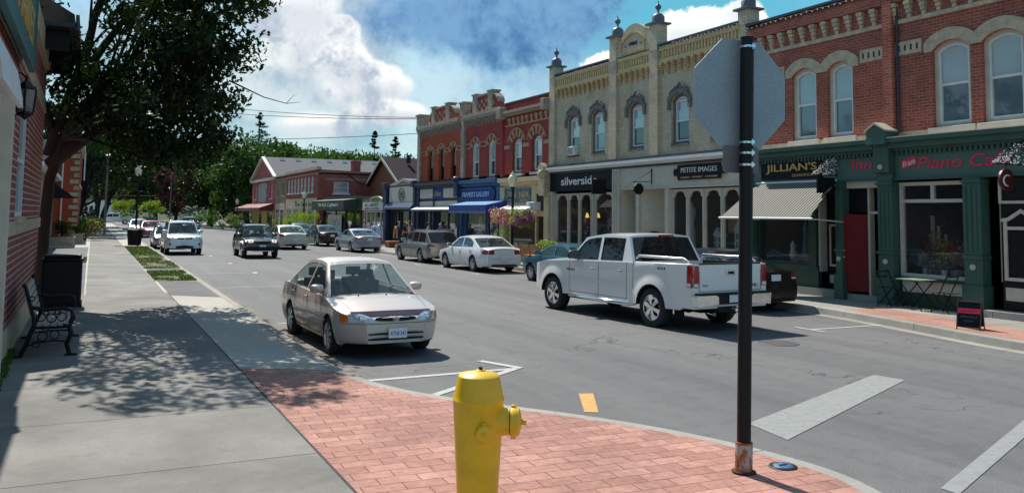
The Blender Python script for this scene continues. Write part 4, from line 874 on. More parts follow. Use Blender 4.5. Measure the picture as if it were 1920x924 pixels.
ac = thing('air_conditioner', 'white air conditioner in the lower sash of the leftmost window of the pale brick building', 'air conditioner', (17.9, 30.85, 4.8), 'window air conditioners'); mb = MB(); mb.fbox(RF, 30.25, 30.75, 4.76, 5.12, -.2, .22); mb.build('casing', M['white'], ac, bevel=.02)
mb = MB(); [mb.fbox(RF, 30.30, 30.70, 4.80+k*.04, 4.815+k*.04, .22, .228) for k in range(7)]; mb.build('grille', M['cap'], ac)
string_lights(RF, 20.3, 24.5, 8.28, .2, 'string of small bulbs along the right parapet of the pale brick building', 22); string_lights(RF, 27.8, 32.1, 8.24, .2, 'string of small bulbs along the left parapet of the pale brick building', 22)
string_lights(RF, 15, 19.8, 8.05, .22, 'string of small bulbs along the parapet above the jewellery sign', 24)
# ---- three narrow red brick fronts further along
wR = [(47.32, .86), (45.53, .80), (43.77, .80)]
b4 = block('brick_building', 'orange-red brick building with three narrow arched windows over the navy shopfront', 42.35, 49.3, 7.46, 'orange', [arc_open(u, w_, 4.22, 5.72, .30) for u, w_ in wR])
b5 = block('brick_building', 'red brick building with two pale-framed arched windows over the blue gallery front', 37.3, 42.33, 7.5, 'red2', [arc_open(u, w_, 4.12, 5.75, .28) for u, w_ in ((40.69, .84), (38.68, .80))])
b6 = block('brick_building', 'crimson brick building with two large hooded windows beside the pale brick block', 32.54, 37.28, 7.60, 'red2', [arc_open(u, w_, 4.22, 5.70, .24) for u, w_ in ((35.88, .98), (33.87, .98))])
for u, w_ in wR: sash(RF, u, w_, 4.22, 5.72, .30, b4, 'black', 'housepane', 'reflection_pane', None, ft=.045, depth=.2)
for u, w_ in ((40.69, .84), (38.68, .80)): sash(RF, u, w_, 4.12, 5.75, .28, b5, 'white', 'housepane', 'reflection_pane', 'stone', outerm='beige', ot=.13, ft=.04, depth=.1)
for u in (35.88, 33.87): sash(RF, u, .98, 4.22, 5.70, .24, b6, 'white', 'housepane', 'reflection_pane', 'beige', outerm='greystone', ot=.09, ft=.06, tymp='stone')
def striped_arch(mb, u, w_, zs, rise, th, n=7, d=.045):
    h = w_/2; r_ = (h*h+rise*rise)/(2*rise); cz = zs+rise-r_; a0 = math.asin(min(1, h/r_))
    for i in range(n):
        if i % 2: continue
        A = [a0*(1-2*(i+q)/n) for q in (0.08, .92)]
        mb.prism(RF, [(u+rr*math.sin(a), cz+rr*math.cos(a)) for rr, a in ((r_, A[0]), (r_, A[1]), (r_+th, A[1]), (r_+th, A[0]))], 0, d)
    i_, o_ = arc_ring(u, w_+2*th*.93, zs+.03, rise+th*.86, .055, 12); ring_prism(mb, RF, i_, o_, 0, d+.02)
for b_, ws, zs, rs, y0, y1, zb_ in ((b4, wR, 5.72, .30, 42.6, 49.1, 5.98), (b5, ((40.69, .84), (38.68, .80)), 5.75, .28, 37.7, 42.1, 5.98)):
    mb = MB(); [striped_arch(mb, u, w_, zs, rs, .26) for u, w_ in ws]
    ed = [y0]+sum([[u-w_/2-.26, u+w_/2+.26] for u, w_ in sorted(ws)], [])+[y1]
    for a, b in zip(ed[::2], ed[1::2]):
        for z_ in (5.74, 5.96): mb.fbox(RF, a, b, z_, z_+.055, 0, .04)
    mb.build('arch_bands', M['stone2'], b_)
mb = MB(); [striped_arch(mb, u, 1.0, 5.70, .26, .40, 9) for u in (35.88, 33.87)]
for a, b in ((36.6, 37.2), (34.6, 35.2), (32.6, 33.15)): mb.fbox(RF, a, b, 5.42, 5.60, 0, .05)
mb.fbox(RF, 32.7, 37.1, 6.50, 6.57, 0, .05); corbels(mb, RF, frange(32.95, 36.9, .46), 6.57, 6.90, .22, 2, .02, .03)
mb.build('arch_bands', M['stone2'], b6)
mb = MB(); mb.fbox(RF, 32.6, 37.2, 7.0, 7.10, 0, .2); mb.fbox(RF, 32.6, 37.2, 7.10, 7.22, 0, .34); mb.build('cornice', M['stone3'], b6)
mb = MB(); mb.fbox(RF, 36.95, 37.4, 6.9, 7.45, 0, .42); mb.build('cornice_bracket', M['stone3'], b6, bevel=.04); mb = MB(); mb.fbox(RF, 32.5, 32.85, 6.9, 7.4, 0, .42); mb.build('cornice_bracket', M['stone3'], b6, bevel=.04)
mb = MB(); mb.fbox(RF, 32.54, 37.28, 7.6, 7.67, -.3, .12); mb.build('coping', M['cap'], b6)
mb = MB(); mb.fbox(RF, 32.56, 32.8, 7.6, 7.95, -.4, -.1); mb.build('chimney', M['red2'], b6)
for b_, y0, y1 in ((b4, 42.66, 49.28), (b5, 37.3, 42.05)):
    mb = MB(); corbels(mb, RF, frange(y0+.2, y1-.1, .31), 6.84, 7.24, .15, 4, .0, .04); mb.fbox(RF, y0, y1, 7.24, 7.36, 0, .22); mb.fbox(RF, y0, y1, 7.36, 7.56, -.3, .26); mb.build('cornice', M['stone3'], b_)
    c = (y0+y1)/2+(-.4 if b_ is b4 else .0); hw_ = 2.1 if b_ is b4 else 1.8
    pl = [(c-hw_, 7.56), (c+hw_, 7.56)]+[(c+hw_*.98*math.cos(R(a))**.6 if a < 90 else c-hw_*.98*abs(math.cos(R(a)))**.6, 7.56+.84*math.sin(R(a))**.8) for a in range(8, 176, 14)]
    mb = MB(); mb.prism(RF, pl, -.3, .0); mb.build('parapet_gable', M['orange' if b_ is b4 else 'red2'], b_)
    mb = MB()
    for i in range(2, len(pl)-1): mb.prism(RF, [pl[i], pl[i+1], (pl[i+1][0], pl[i+1][1]+.09), (pl[i][0], pl[i][1]+.09)], -.34, .06)
    n_ = 9
    for i in range(n_):
        for j in range(3):
            if (i+j) % 2: u = c-hw_*.62+hw_*1.24*i/(n_-1); mb.fbox(RF, u-.1, u+.1, 7.62+j*.2, 7.80+j*.2, 0, .03)
    mb.build('gable_trim', M['stone3'], b_)
    for u in (c-hw_*.45, c+hw_*.62): mb = MB(); mb.fbox(RF, u-.26, u+.26, 7.6, 8.50, -.36, .08); mb.fbox(RF, u-.31, u+.31, 8.50, 8.58, -.41, .13); mb.build('finial_pier', M['stone3'], b_)
for b_, y in ((b4, 49.05), (b4, 42.2)):
    mb = MB(); mb.fbox(RF, y-.22, y+.22, 4.2, 7.56, 0, .15); mb.fbox(RF, y-.30, y+.30, 7.56, 8.28, -.4, .2); mb.fbox(RF, y-.36, y+.36, 8.22, 8.32, -.46, .26); mb.build('corner_pier', M['stone3'], b_)
mb = MB(); mb.fbox(RF, 37.28, 37.5, 4.1, 7.0, 0, .10); mb.build('pilaster', M['red2'], b5)
# navy shopfront
def front(t, y0, y1, mp, zc0=4.0, mc=None, piers=(), base=.8, mbse=None):
    mb = MB(); mb.fbox(RF, y0, y1, zc0-.25, zc0-.1, -.05, .2); mb.fbox(RF, y0, y1, zc0-.1, zc0+.1, -.05, .34); mb.build('cornice', M[mc or mp], t)
    mb = MB(); mb.fbox(RF, y0, y1, 2.45, zc0-.25, -.1, .04); mb.build('fascia', M[mp], t)
    for a, b in piers: mb = MB(); mb.fbox(RF, a, b, .15, zc0-.3, -.1, .16); mb.fbox(RF, a-.03, b+.03, .15, .7, -.1, .2); mb.build('pilaster', M[mp], t, bevel=.015)
front(b4, 42.6, 49.2, 'navy', 4.02, 'cap', ((48.85, 49.3), (42.35, 42.75), (46.3, 46.45)))
mb = MB(); mb.fbox(RF, 46.6, 48.75, 3.18, 3.72, .04, .10); mb.fbox(RF, 43.0, 44.95, 3.18, 3.72, .04, .10); mb.fbox(RF, 42.9, 48.8, 2.72, 3.0, .04, .09); mb.build('sign_panel', M['beige'], b4)
mb = MB(); mb.fbox(RF, 44.98, 46.57, 3.12, 3.78, .04, .12); sg = mb.build('sign', M['blued'], b4); text(RF, 'Eden', 45.78, 3.45, .30, .122, M['gold'], sg, .95, shear=.35)
aw = thing('awning', 'rolled white and navy awning under the navy shop fascia', 'awning', (18, 46, 2.6)); mb = MB(); mb.add([(17.9, 42.8, 2.70), (17.9, 49, 2.70), (17.4, 49, 2.52), (17.4, 42.8, 2.52)], [(0, 1, 2, 3)]); mb.build('canvas', M['white'], aw); mb = MB(); mb.add([(17.4, 42.8, 2.52), (17.4, 49, 2.52), (17.4, 49, 2.40), (17.4, 42.8, 2.40)], [(0, 1, 2, 3)]); mb.build('valance', M['navy'], aw)
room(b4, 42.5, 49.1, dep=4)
shopwin(b4, 42.8, 46.2, .8, 2.5, 'navy', mull=(44.5,)); shopwin(b4, 46.5, 48.8, .3, 2.5, 'navy', mull=(47.3, 48))
mb = MB(); mb.fbox(RF, 42.75, 46.3, .15, .8, -.1, .03); mb.build('window_base', M['navy'], b4)
t_ = thing('notice', 'pale notice in the lower corner of the navy shop window', 'notice', (17.95, 43.0, 1.0)); mb = MB(); mb.fbox(RF, 42.95, 43.55, .95, 1.5, -.05, -.03); mb.build('sheet', M['white'], t_)
# blue gallery front
front(b5, 37.6, 42.35, 'blue', 3.96, 'blue', ((42.2, 42.5), (37.5, 37.8)))
oct_ = [(38.1, 3.10), (38.4, 2.98), (42.0, 2.98), (42.3, 3.10), (42.42, 3.28), (42.3, 3.48), (42.0, 3.62), (38.4, 3.62), (38.1, 3.48), (37.98, 3.28)]
t_ = thing('shop_sign', 'blue long-octagon sign reading FRAMER\'S GALLERY above the blue awning', 'shop sign', (17.8, 40.2, 3.3)); mb = MB(); mb.prism(RF, oct_, .12, .18); mb.build('sign_edge', M['slate'], t_); mb = MB(); mb.prism(RF, inset(oct_, .06), .181, .20); mb.build('board', M['blued'], t_)
text(RF, "FRAMER'S GALLERY", 40.2, 3.30, .26, .202, M['white'], t_, 3.4)
def canopy(label, y0, y1, x1, zt, zm, zv, mt_, mv, mtrim, grp=None):
    aw = thing('awning', label, 'awning', (18, (y0+y1)/2, zm), grp)
    mb = MB(); mb.add([(17.9, y0, zt), (17.9, y1, zt), (x1, y1, zm), (x1, y0, zm)], [(0, 1, 2, 3)]); mb.build('canvas', M[mt_], aw)
    mb = MB(); mb.add([(x1, y0, zm), (x1, y1, zm), (x1, y1, zv), (x1, y0, zv), (17.9, y0, zt), (17.9, y0, zv), (17.9, y1, zt), (17.9, y1, zv)], [(0, 1, 2, 3), (0, 3, 5, 4), (1, 6, 7, 2)]); mb.build('valance', M[mv], aw)
    mb = MB(); mb.box(x1-.012, x1+.012, y0, y1, zv-.10, zv); mb.tube([(17.9, y0+.05, zv), (x1, y0+.05, zv)], .015, 5); mb.tube([(17.9, y1-.05, zv), (x1, y1-.05, zv)], .015, 5); mb.build('trim', M[mtrim], aw); return aw
canopy('blue canvas awning under the gallery sign, sunlight painted into its top, royal blue valance', 36.75, 41.4, 16.8, 2.96, 2.72, 2.42, 'sunlit_blue', 'blued', 'slate')
room(b5, 37.6, 42.2, dep=3.5); shopwin(b5, 39.3, 42.1, .7, 2.5, 'blue', ft=.12); shopwin(b5, 37.85, 39.2, .3, 2.5, 'blue', ft=.12, mull=(38.5,)); mb = MB(); mb.fbox(RF, 39.3, 42.2, .15, .7, -.1, .04); mb.build('window_base', M['blued'], b5)
def portrait():
    mt, t, b, o = newmat('grey_portrait_print'); g = G(t); co = g.n('ShaderNodeTexCoord').outputs['Object']
    t.links.new(g.mix(g.rng(g.noise(co, 1.6, 5), .35, .65), (.05, .05, .05), (.40, .39, .37)), b.inputs['Base Color']); b.inputs['Roughness'].default_value = .4; return mt
t_ = thing('poster', 'large grey portrait poster in the gallery window', 'poster', (18.3, 40.6, .9)); mb = MB(); mb.fbox(RF, 39.9, 41.2, .85, 2.35, -.3, -.26); mb.build('sheet', M['dark'], t_)
mb = MB(); pg = M['stone']; mb.prism(RF, [(40.55+.28*math.cos(a), 1.78+.38*math.sin(a)) for a in [i*math.pi/9 for i in range(18)]], -.262, -.255); mb.prism(RF, [(40.0, .9), (41.1, .9), (41.05, 1.15), (40.75, 1.42), (40.35, 1.42), (40.05, 1.15)], -.262, -.254); mb.build('portrait', plain('print_grey', (.38, .37, .36), .5, var=.45, nsc=5), t_)
# cream front with slate sign
front(b6, 32.6, 37.3, 'cream2', 3.90, 'cream2', ((36.95, 37.4), (32.5, 32.9)))
mb = MB(); mb.fbox(RF, 34.3, 37.15, 2.84, 3.50, .04, .10); sg = mb.build('sign', M['slate'], b6); text(RF, 'NIA', 34.9, 3.22, .30, .102, M['gold'], sg, 1.0); text(RF, 'designs', 35.0, 2.95, .10, .102, M['gold'], sg, .8); text(RF, 'ZIN', 36.2, 3.22, .30, .102, M['gold'], sg, .95)
canopy('small white awning over the cream shop window behind the lamp post', 33.6, 36.6, 17.3, 2.72, 2.52, 2.40, 'white', 'white', 'white')
room(b6, 32.7, 37.2, dep=3.5, mat='cream2'); shopwin(b6, 33.9, 36.7, .8, 2.4, 'cream2', ft=.12); mb = MB(); mb.fbox(RF, 33.8, 36.9, .15, .8, -.1, .04); mb.fbox(RF, 32.9, 33.8, 2.2, 2.45, -.1, .05); mb.build('window_base', M['cream2'], b6); mb = MB(); mb.fbox(RF, 32.95, 33.75, .2, 2.2, -.3, -.25); mb.fbox(RF, 32.95, 33.75, 2.45, 3.2, -.02, .06); mb.build('door', M['dark'], b6)
ac = thing('air_conditioner', 'white boxy air conditioner over the cream shop door', 'air conditioner', (17.8, 33.7, 2.4), 'window air conditioners'); mb = MB(); mb.fbox(RF, 33.35, 34.1, 2.46, 2.84, 0, .4); mb.build('casing', M['white'], ac, bevel=.02); mb = MB(); [mb.fbox(RF, 33.42, 33.82, 2.50+k*.045, 2.515+k*.045, .4, .408) for k in range(7)]; mb.build('grille', M['cap'], ac)
# carved console between cream front and pale block
mb = MB(); mb.fbox(RF, 32.45, 32.95, 3.1, 4.2, -.05, .40); mb.ball(RF(32.7, 4.05, .38), .2, 0, 10); mb.prism(RF, [(32.45, 4.2), (32.95, 4.2), (32.95, 4.35), (32.7, 4.55), (32.45, 4.35)], -.05, .45); mb.build('console', M['stone'], b6, bevel=.03)
mb = MB(); mb.fbox(RF, 42.25, 42.75, 3.2, 4.25, -.05, .40); mb.ball(RF(42.5, 4.1, .38), .2, 0, 10); mb.build('console', M['navy'], b4, bevel=.03)
# ---- one-storey row beyond
def low(name, label, y0, y1, ztop, mat, zf):
    t = thing(name, label, 'building', (18, (y0+y1)/2, .15), 'shop buildings on the far side of the street'); mb = MB()
    mb.poly([(18, y0, zf), (18, y1, zf), (18, y1, ztop), (18, y0, ztop)]); mb.poly([(18, y0, 0), (28, y0, 0), (28, y0, ztop), (18, y0, ztop)]); mb.poly([(18, y1, 0), (28, y1, 0), (28, y1, ztop), (18, y1, ztop)]); mb.build('wall', M[mat], t)
    mb = MB(); mb.box(17.95, 28, y0, y1, ztop, ztop+.12); mb.build('roof', M['tar'], t); room(t, y0+.05, y1-.05, z1=zf, dep=4); return t
c1 = low('low_shop', 'one-storey white and navy shop with a round green emblem', 49.34, 55.3, 4.0, 'navy', 2.5)
mb = MB(); mb.fbox(RF, 49.7, 54.6, 3.0, 3.98, .0, .12); sg = mb.build('sign', M['beige'], c1)
mb = MB(); ci = [(52.1+.62*math.cos(a), 3.5+.42*math.sin(a)) for a in [i*math.pi/14 for i in range(28)]]; Q = inset(ci, .06); [mb.prism(RF, [ci[i], ci[(i+1) % 28], Q[(i+1) % 28], Q[i]], .12, .14) for i in range(28)]; mb.fbox(RF, 51.7, 52.5, 3.28, 3.36, .12, .14)
for q in (-.25, 0, .25): mb.prism(RF, [(52.1+q-.1, 3.42), (52.1+q+.1, 3.42), (52.1+q*1.2, 3.72)], .12, .14)
mb.build('emblem', M['dkgreen'], sg)
mb = MB(); mb.add([(17.9, 49.6, 3.0), (17.9, 54.9, 3.0), (17.6, 54.9, 2.66), (17.6, 49.6, 2.66)], [(0, 1, 2, 3)]); mb.box(17.57, 17.61, 49.6, 54.9, 2.54, 2.66, 1); mb.build('canopy', [M['navy'], M['slate']], c1)
for a, b in ((54.9, 55.5), (49.3, 49.65)): mb = MB(); mb.fbox(RF, a, b, .15, 4.25, 0, .25); mb.fbox(RF, a-.08, b+.08, 3.9, 4.3, 0, .4); mb.build('pilaster', M['navy'], c1, bevel=.02)
shopwin(c1, 49.8, 52.5, .6, 2.5, 'black', mull=(51,)); shopwin(c1, 52.6, 54.8, .3, 2.5, 'dark', mull=(53.7,)); string_lights(RF, 49.8, 54.8, 4.2, .1, 'string of bulbs on the roof edge of the white and navy shop', 16)
c2 = low('low_shop', 'one-storey shop with a white board and green oval sign beside the green awning', 55.5, 61.3, 3.35, 'tanbrick', 2.5)
mb = MB(); mb.fbox(RF, 56.05, 60.8, 2.48, 3.05, .05, .12); sg = mb.build('sign', M['white'], c2); text(RF, 'ALL ABOUT', 58.6, 2.86, .22, .122, M['reddoor'], sg, 3.4); text(RF, 'LADIES CLOTHING', 58.6, 2.60, .10, .122, M['black'], sg, 3.6)
mb = MB(); mb.prism(RF, [(57.5+1.3*math.cos(a), 3.22+.24*math.sin(a)) for a in [i*math.pi/12 for i in range(24)]], .05, .16); ov = mb.build('oval_sign', M['white'], c2); mb = MB(); mb.prism(RF, [(57.5+1.15*math.cos(a), 3.22+.18*math.sin(a)) for a in [i*math.pi/12 for i in range(24)]], .16, .17); mb.build('oval_face', plain('leaf_green_sign', (.09, .2, .05), .5), ov)
shopwin(c2, 55.9, 60.9, .5, 2.45, 'beige', ft=.12, mull=(56.9, 58.1, 59.3, 60.2), trans=None)
c3 = low('low_shop', 'one-storey dark shop under the long green awning beside the brick end wall', 61.35, 73.0, 3.45, 'dkgreen', 2.5)
aw = canopy('long dark green awning with white lettering on the low shop', 62.4, 72.6, 16.9, 3.36, 3.24, 2.58, 'greenL', 'dkgreen', 'dkgreen')
F2 = Fr((16.9, 0, 0), (0, 1, 0), (-1, 0, 0)); text(F2, "The Kid's Cupboard", 67.3, 2.90, .30, .01, M['white'], aw, 6.4, name='awning_lettering')
shopwin(c3, 61.7, 72.6, .5, 2.5, 'dark', mull=(63.5, 66, 69)); 
t_ = thing('notice', 'large white poster with dark print in the window under the green awning', 'notice', (17.9, 70, .9)); mb = MB(); mb.fbox(RF, 66.9, 71.2, .7, 2.1, .0, .02); mb.build('sheet', plain('printed_poster', (.5, .5, .5), .6, var=.6, nsc=3), t_)
# ---- brick corner building with end wall facing the camera
EW = Fr((0, 75, 0), (1, 0, 0), (0, -1, 0))
c4 = thing('brick_building', 'far weathered brick building with a row of tall pale windows and a blank end wall', 'building', (18, 80, .15), 'shop buildings on the far side of the street')
mb = MB(); hw4 = [arc_open(77.3+i*1.45, .72, 4.15, 5.35, .18) for i in range(8)]
mb.wall(RF, [(75, .15), (88.6, .15), (88.6, 6.1), (75, 6.1)], hw4, .2); mb.wall(EW, [(18, 0), (29, 0), (29, 5.85), (18, 6.1)], [[(19.35, 4.0), (20.75, 4.0), (20.75, 5.05), (19.35, 5.05)]], .15)
mb.build('wall', M['farbrick'], c4)
for i in range(8): sash(RF, 77.3+i*1.45, .72, 4.15, 5.35, .18, c4, 'white', 'reflection_pane', 'reflection_pane', 'white', ft=.07, depth=.05)
sash(EW, 20.05, 1.4, 4.0, 5.05, 0, c4, 'white', 'reflection_pane', 'reflection_pane', 'white', ft=.1, depth=.12)
mb = MB(); mb.fbox(RF, 74.9, 88.7, 6.1, 6.35, -.2, .22); mb.fbox(RF, 75, 88.6, 5.72, 5.80, 0, .06); mb.build('cornice', M['stone'], c4); mb = MB(); mb.fbox(EW, 18, 29, 5.86, 6.0, -.3, .05); mb.fbox(EW, 18.6, 29, 5.15, 5.38, 0, .03); mb.build('coping', M['tanbrick'], c4)
mb = MB(); mb.fbox(RF, 75.4, 88.4, .3, 3.6, 0, .08); mb.build('stone_front', M['stone'], c4); mb = MB(); [mb.fbox(RF, a, a+2.2, .5, 2.6, .08, .1) for a in (76.2, 79.4, 82.6, 85.6)]; mb.build('shop_window', M['housepane'], c4); text(RF, 'The Old Inn', 80.5, 3.1, .5, .09, M['navy'], c4, 7.5)
mb = MB(); mb.box(18, 29, 75, 88.6, 5.7, 5.8); mb.build('roof', M['tar'], c4); mb = MB(); mb.box(21.2, 21.9, 75.4, 76.2, 5.8, 6.9); mb.box(21.15, 21.95, 75.35, 76.25, 6.9, 7.02); mb.build('chimney', M['farbrick'], c4)
mb = MB(); mb.tube([(20.6, 74.95, 5.75), (21.6, 74.93, 5.0), (25, 74.93, 4.3)], .04, 6); mb.tube([(23.3, 74.93, 6.2), (23.3, 74.93, 5.4)], .05, 6); mb.build('service_pipe', M['black'], c4)
c5 = thing('brick_building', 'dark brick middle building with two small windows next to the pink gable', 'building', (18, 91, .15), 'shop buildings on the far side of the street'); mb = MB(); mb.wall(RF, [(88.62, .15), (94.4, .15), (94.4, 6.05), (88.62, 6.05)], [arc_open(90.2, .8, 4.0, 5.2, .15), arc_open(93, .8, 4.0, 5.2, .15)], .2); mb.build('wall', M['tanbrick'], c5)
for u in (90.2, 93): sash(RF, u, .8, 4.0, 5.2, .15, c5, 'beige', 'housepane', 'reflection_pane', 'stone')
mb = MB(); mb.fbox(RF, 88.62, 94.4, 6.05, 6.2, -.2, .15); mb.box(18, 29, 88.62, 94.4, 5.9, 6.0); mb.build('roof', M['stone'], c5); mb = MB(); mb.fbox(RF, 89, 94, .4, 3.2, 0, .08); mb.build('shop_front', M['stone'], c5); mb = MB(); mb.fbox(RF, 89.6, 91, .4, 2.5, .08, .1); mb.fbox(RF, 92, 93.5, .8, 2.5, .08, .1); mb.build('shop_window', M['housepane'], c5)
c6 = thing('pink_building', 'pink gabled building with a faded sign panel and a long grey roof with vents', 'building', (18, 102, .15), 'shop buildings on the far side of the street')
mb = MB(); mb.wall(RF, [(94.45, .1), (109.2, .1), (109.2, 6.0), (101.8, 8.45), (94.45, 6.0)], [arc_open(96.9, 1.3, 3.8, 5.4, 0), arc_open(107, 1.3, 3.8, 5.4, 0)], .2); mb.build('wall', M['pinkbrick'], c6)
for u in (96.9, 107): sash(RF, u, 1.3, 3.8, 5.4, 0, c6, 'white', 'reflection_pane', 'reflection_pane', 'white')
mb = MB(); mb.prism(RF, [(94.1, 5.95), (94.1, 6.15), (101.8, 8.75), (109.5, 6.15), (109.5, 5.95), (101.8, 8.5)], 0, .35); mb.fbox(RF, 94.4, 109.2, 5.8, 6.12, 0, .3); mb.build('gable_trim', M['beige'], c6)
mb = MB(); P = [(17.7, 94.1, 6.1), (17.7, 101.8, 8.72), (34, 101.8, 8.72), (34, 94.1, 6.1)]; mb.poly(P); mb.poly([(17.7, 101.8, 8.72), (17.7, 109.5, 6.1), (34, 109.5, 6.1), (34, 101.8, 8.72)]); mb.poly([(18, 94.45, 0), (34, 94.45, 0), (34, 94.45, 6.1), (18, 94.45, 6.1)]); mb.poly([(33.9, 94.45, 0), (33.9, 109, 0), (33.9, 109, 6.1), (33.9, 101.8, 8.72), (33.9, 94.45, 6.1)]); mb.build('roof', M['greyroof'], c6)
for i in range(8): mb = MB(); mb.box(19.5+i*1.85, 20.1+i*1.85, 100.6, 101.2, 8.3, 8.66); mb.build('roof_vent', M['white'], c6)
mb = MB(); mb.fbox(RF, 99.2, 104.4, 3.4, 5.6, .0, .12); mb.build('sign', plain('faded_grey_sign', (.35, .36, .35), .7, var=.5, nsc=1.6), c6)
mb = MB(); mb.fbox(RF, 95, 108.8, .3, 2.6, 0, .05); mb.build('shop_front', plain('yellow_ochre_paint', (.55, .38, .1), .6), c6); mb = MB(); mb.fbox(RF, 95.6, 98.6, .5, 2.4, .05, .08); mb.fbox(RF, 102.2, 103.8, .4, 2.4, .05, .08); mb.build('shop_window', M['housepane'], c6)
canopy('red canvas awning on the pink gabled building', 94.9, 112.5, 16.4, 3.25, 2.75, 2.45, 'reddoor', 'reddoor', 'reddoor')
# ---- houses behind the low row
def gable_house(name, label, x0, x1, y0, y1, zw, zr, mw, mr, ov=.35):
    t = thing(name, label, 'house', ((x0+x1)/2, (y0+y1)/2, 0), 'houses behind the shops'); ym = (y0+y1)/2; mb = MB()
    mb.poly([(x0, y0, 0), (x0, y1, 0), (x0, y1, zw), (x0, ym, zr), (x0, y0, zw)]); mb.poly([(x1, y0, 0), (x1, y1, 0), (x1, y1, zw), (x1, ym, zr), (x1, y0, zw)]); mb.poly([(x0, y0, 0), (x1, y0, 0), (x1, y0, zw), (x0, y0, zw)]); mb.poly([(x0, y1, 0), (x1, y1, 0), (x1, y1, zw), (x0, y1, zw)]); mb.build('wall', M[mw], t)
    k = (zr-zw)/(ym-y0); mb = MB()
    for s_ in (-1, 1):
        ye = ym+s_*(ym-y0+ov); mb.add([(x0-ov, ym, zr+.12), (x1+ov, ym, zr+.12), (x1+ov, ye, zw-k*ov+.12), (x0-ov, ye, zw-k*ov+.12), (x0-ov, ym, zr), (x1+ov, ym, zr), (x1+ov, ye, zw-k*ov), (x0-ov, ye, zw-k*ov)], [(0, 1, 2, 3), (7, 6, 5, 4), (0, 3, 7, 4), (1, 5, 6, 2), (2, 6, 7, 3)])
    rf_ = mb.build('roof', M[mr], t); mb = MB()
    for s_ in (-1, 1): ye = ym+s_*(ym-y0+ov); mb.bar((x0-ov-.03, ym, zr+.04), (x0-ov-.03, ye, zw-k*ov+.04), .05, .22)
    mb.build('verge_board', M['beige'], rf_)
    return t
h1 = gable_house('gabled_house', 'house with dark brown shingled roof rising behind the low shops', 22.7, 27.0, 66.5, 74.9, 4.9, 7.0, 'pinkw', 'brownroof')
mb = MB(); mb.box(24.2, 24.5, 69.2, 69.5, 6.6, 7.3); mb.build('roof_vent', M['black'], h1)
h2 = gable_house('gabled_house', 'house with pale grey-brown roof and white verge just left of the orange brick building', 24.6, 33, 57.5, 66.0, 4.3, 7.0, 'stone', 'greyroof')
h3 = gable_house('flat_shed', 'grey rendered block behind the round emblem sign', 20.5, 24.2, 56, 62, 4.3, 4.7, 'stone', 'greyroof', .1)
# ---------------------------------------------------------------- left side of the street
l1 = thing('corner_shop', 'red brick building at the left edge with stone bands and a teal sign', 'building', (-1, 16, .15))
mb = MB(); mb.wall(LF, [(6, .55), (21.3, .55), (21.3, 5.35), (6, 5.35)], [arc_open(15.35, 1.7, 2.12, 3.9, 0), arc_open(10.6, 2.4, .56, 3.8, 0), arc_open(18.75+.6, .01, 4.0, 4.1, 0)][:2], .13)
mb.poly([(-1, 21.3, .1), (-12, 21.3, .1), (-12, 21.3, 5.35), (-1, 21.3, 5.35)]); mb.poly([(-1, 6, .1), (-12, 6, .1), (-12, 6, 5.35), (-1, 6, 5.35)]); mb.build('wall', M['leftbrick'], l1)
mb = MB(); mb.fbox(LF, 6, 9.4, 1.86, 2.06, 0, .03); mb.fbox(LF, 11.8, 21.32, 1.86, 2.06, 0, .03); mb.fbox(LF, 6, 21.32, 4.36, 4.62, 0, .03); mb.fbox(LF, 11.8, 21.32, .15, .58, -.1, .04); mb.fbox(LF, 6, 9.4, .15, .58, -.1, .04); mb.build('stone_band', M['stone'], l1)
mb = MB(); mb.fbox(LF, 6, 21.32, 5.20, 5.62, -.1, .10); mb.build('frieze', M['stone'], l1)
wf = sash(LF, 15.35, 1.7, 2.12, 3.9, 0, l1, 'white', 'housepane', 'housepane', 'stone', depth=.06, sillw=.08, sillh=.10, silld=.05)
mb = MB(); mb.fbox(LF, 9.45, 11.75, .3, 3.75, -.1, -.02); dr = mb.build('door_panel', M['white'], l1); mb = MB(); mb.fbox(LF, 11.72, 11.98, .15, 3.8, -.05, .12); mb.build('door_post', M['beige'], l1)
mb = MB(); mb.box(-1, -.38, 17.6, 21.9, 5.62, 5.70); mb.box(-.40, -.34, 17.6, 21.9, 5.58, 5.86); mb.box(-1.02, -.95, 5, 17.6, 5.62, 5.86); mb.build('eave', M['cap'], l1)
mb = MB(); mb.add([(-.42, 17.6, 5.86), (-.42, 21.9, 5.86), (-6, 21.9, 9.2), (-6, 5, 9.2), (-1, 5, 6.2), (-1, 17.6, 6.2)], [(0, 1, 2, 3, 4, 5)]); mb.add([(-.42, 21.9, 5.7), (-12, 21.9, 5.7), (-6, 21.9, 9.2)], [(0, 1, 2)]); mb.build('roof', M['greyroof'], l1)
for y in (18.0, 19.6, 21.2): mb = MB(); mb.fbox(LF, y, y+.16, 5.25, 5.60, .1, .5); mb.build('eave_bracket', M['black'], l1)
sgl = thing('shop_sign', 'teal fascia sign board with tall gold letters on the brick wall at the left edge', 'shop sign', (-.9, 13.5, 4.6))
mb = MB(); mb.fbox(LF, 8.0, 13.95, 4.20, 5.30, .12, .18); mb.build('board', plain('teal_sign_paint', (.02, .13, .13), .5), sgl); mb = MB(); [mb.fbox(LF, 8, 13.95, a, a+.04, .18, .195) for a in (4.20, 5.26)]; mb.fbox(LF, 13.91, 13.95, 4.24, 5.26, .18, .195); mb.build('sign_edge', M['greenL'], sgl)
text(LF, 'ROYAL MARKET', 10.8, 4.72, .50, .182, M['gold'], sgl, 5.2)
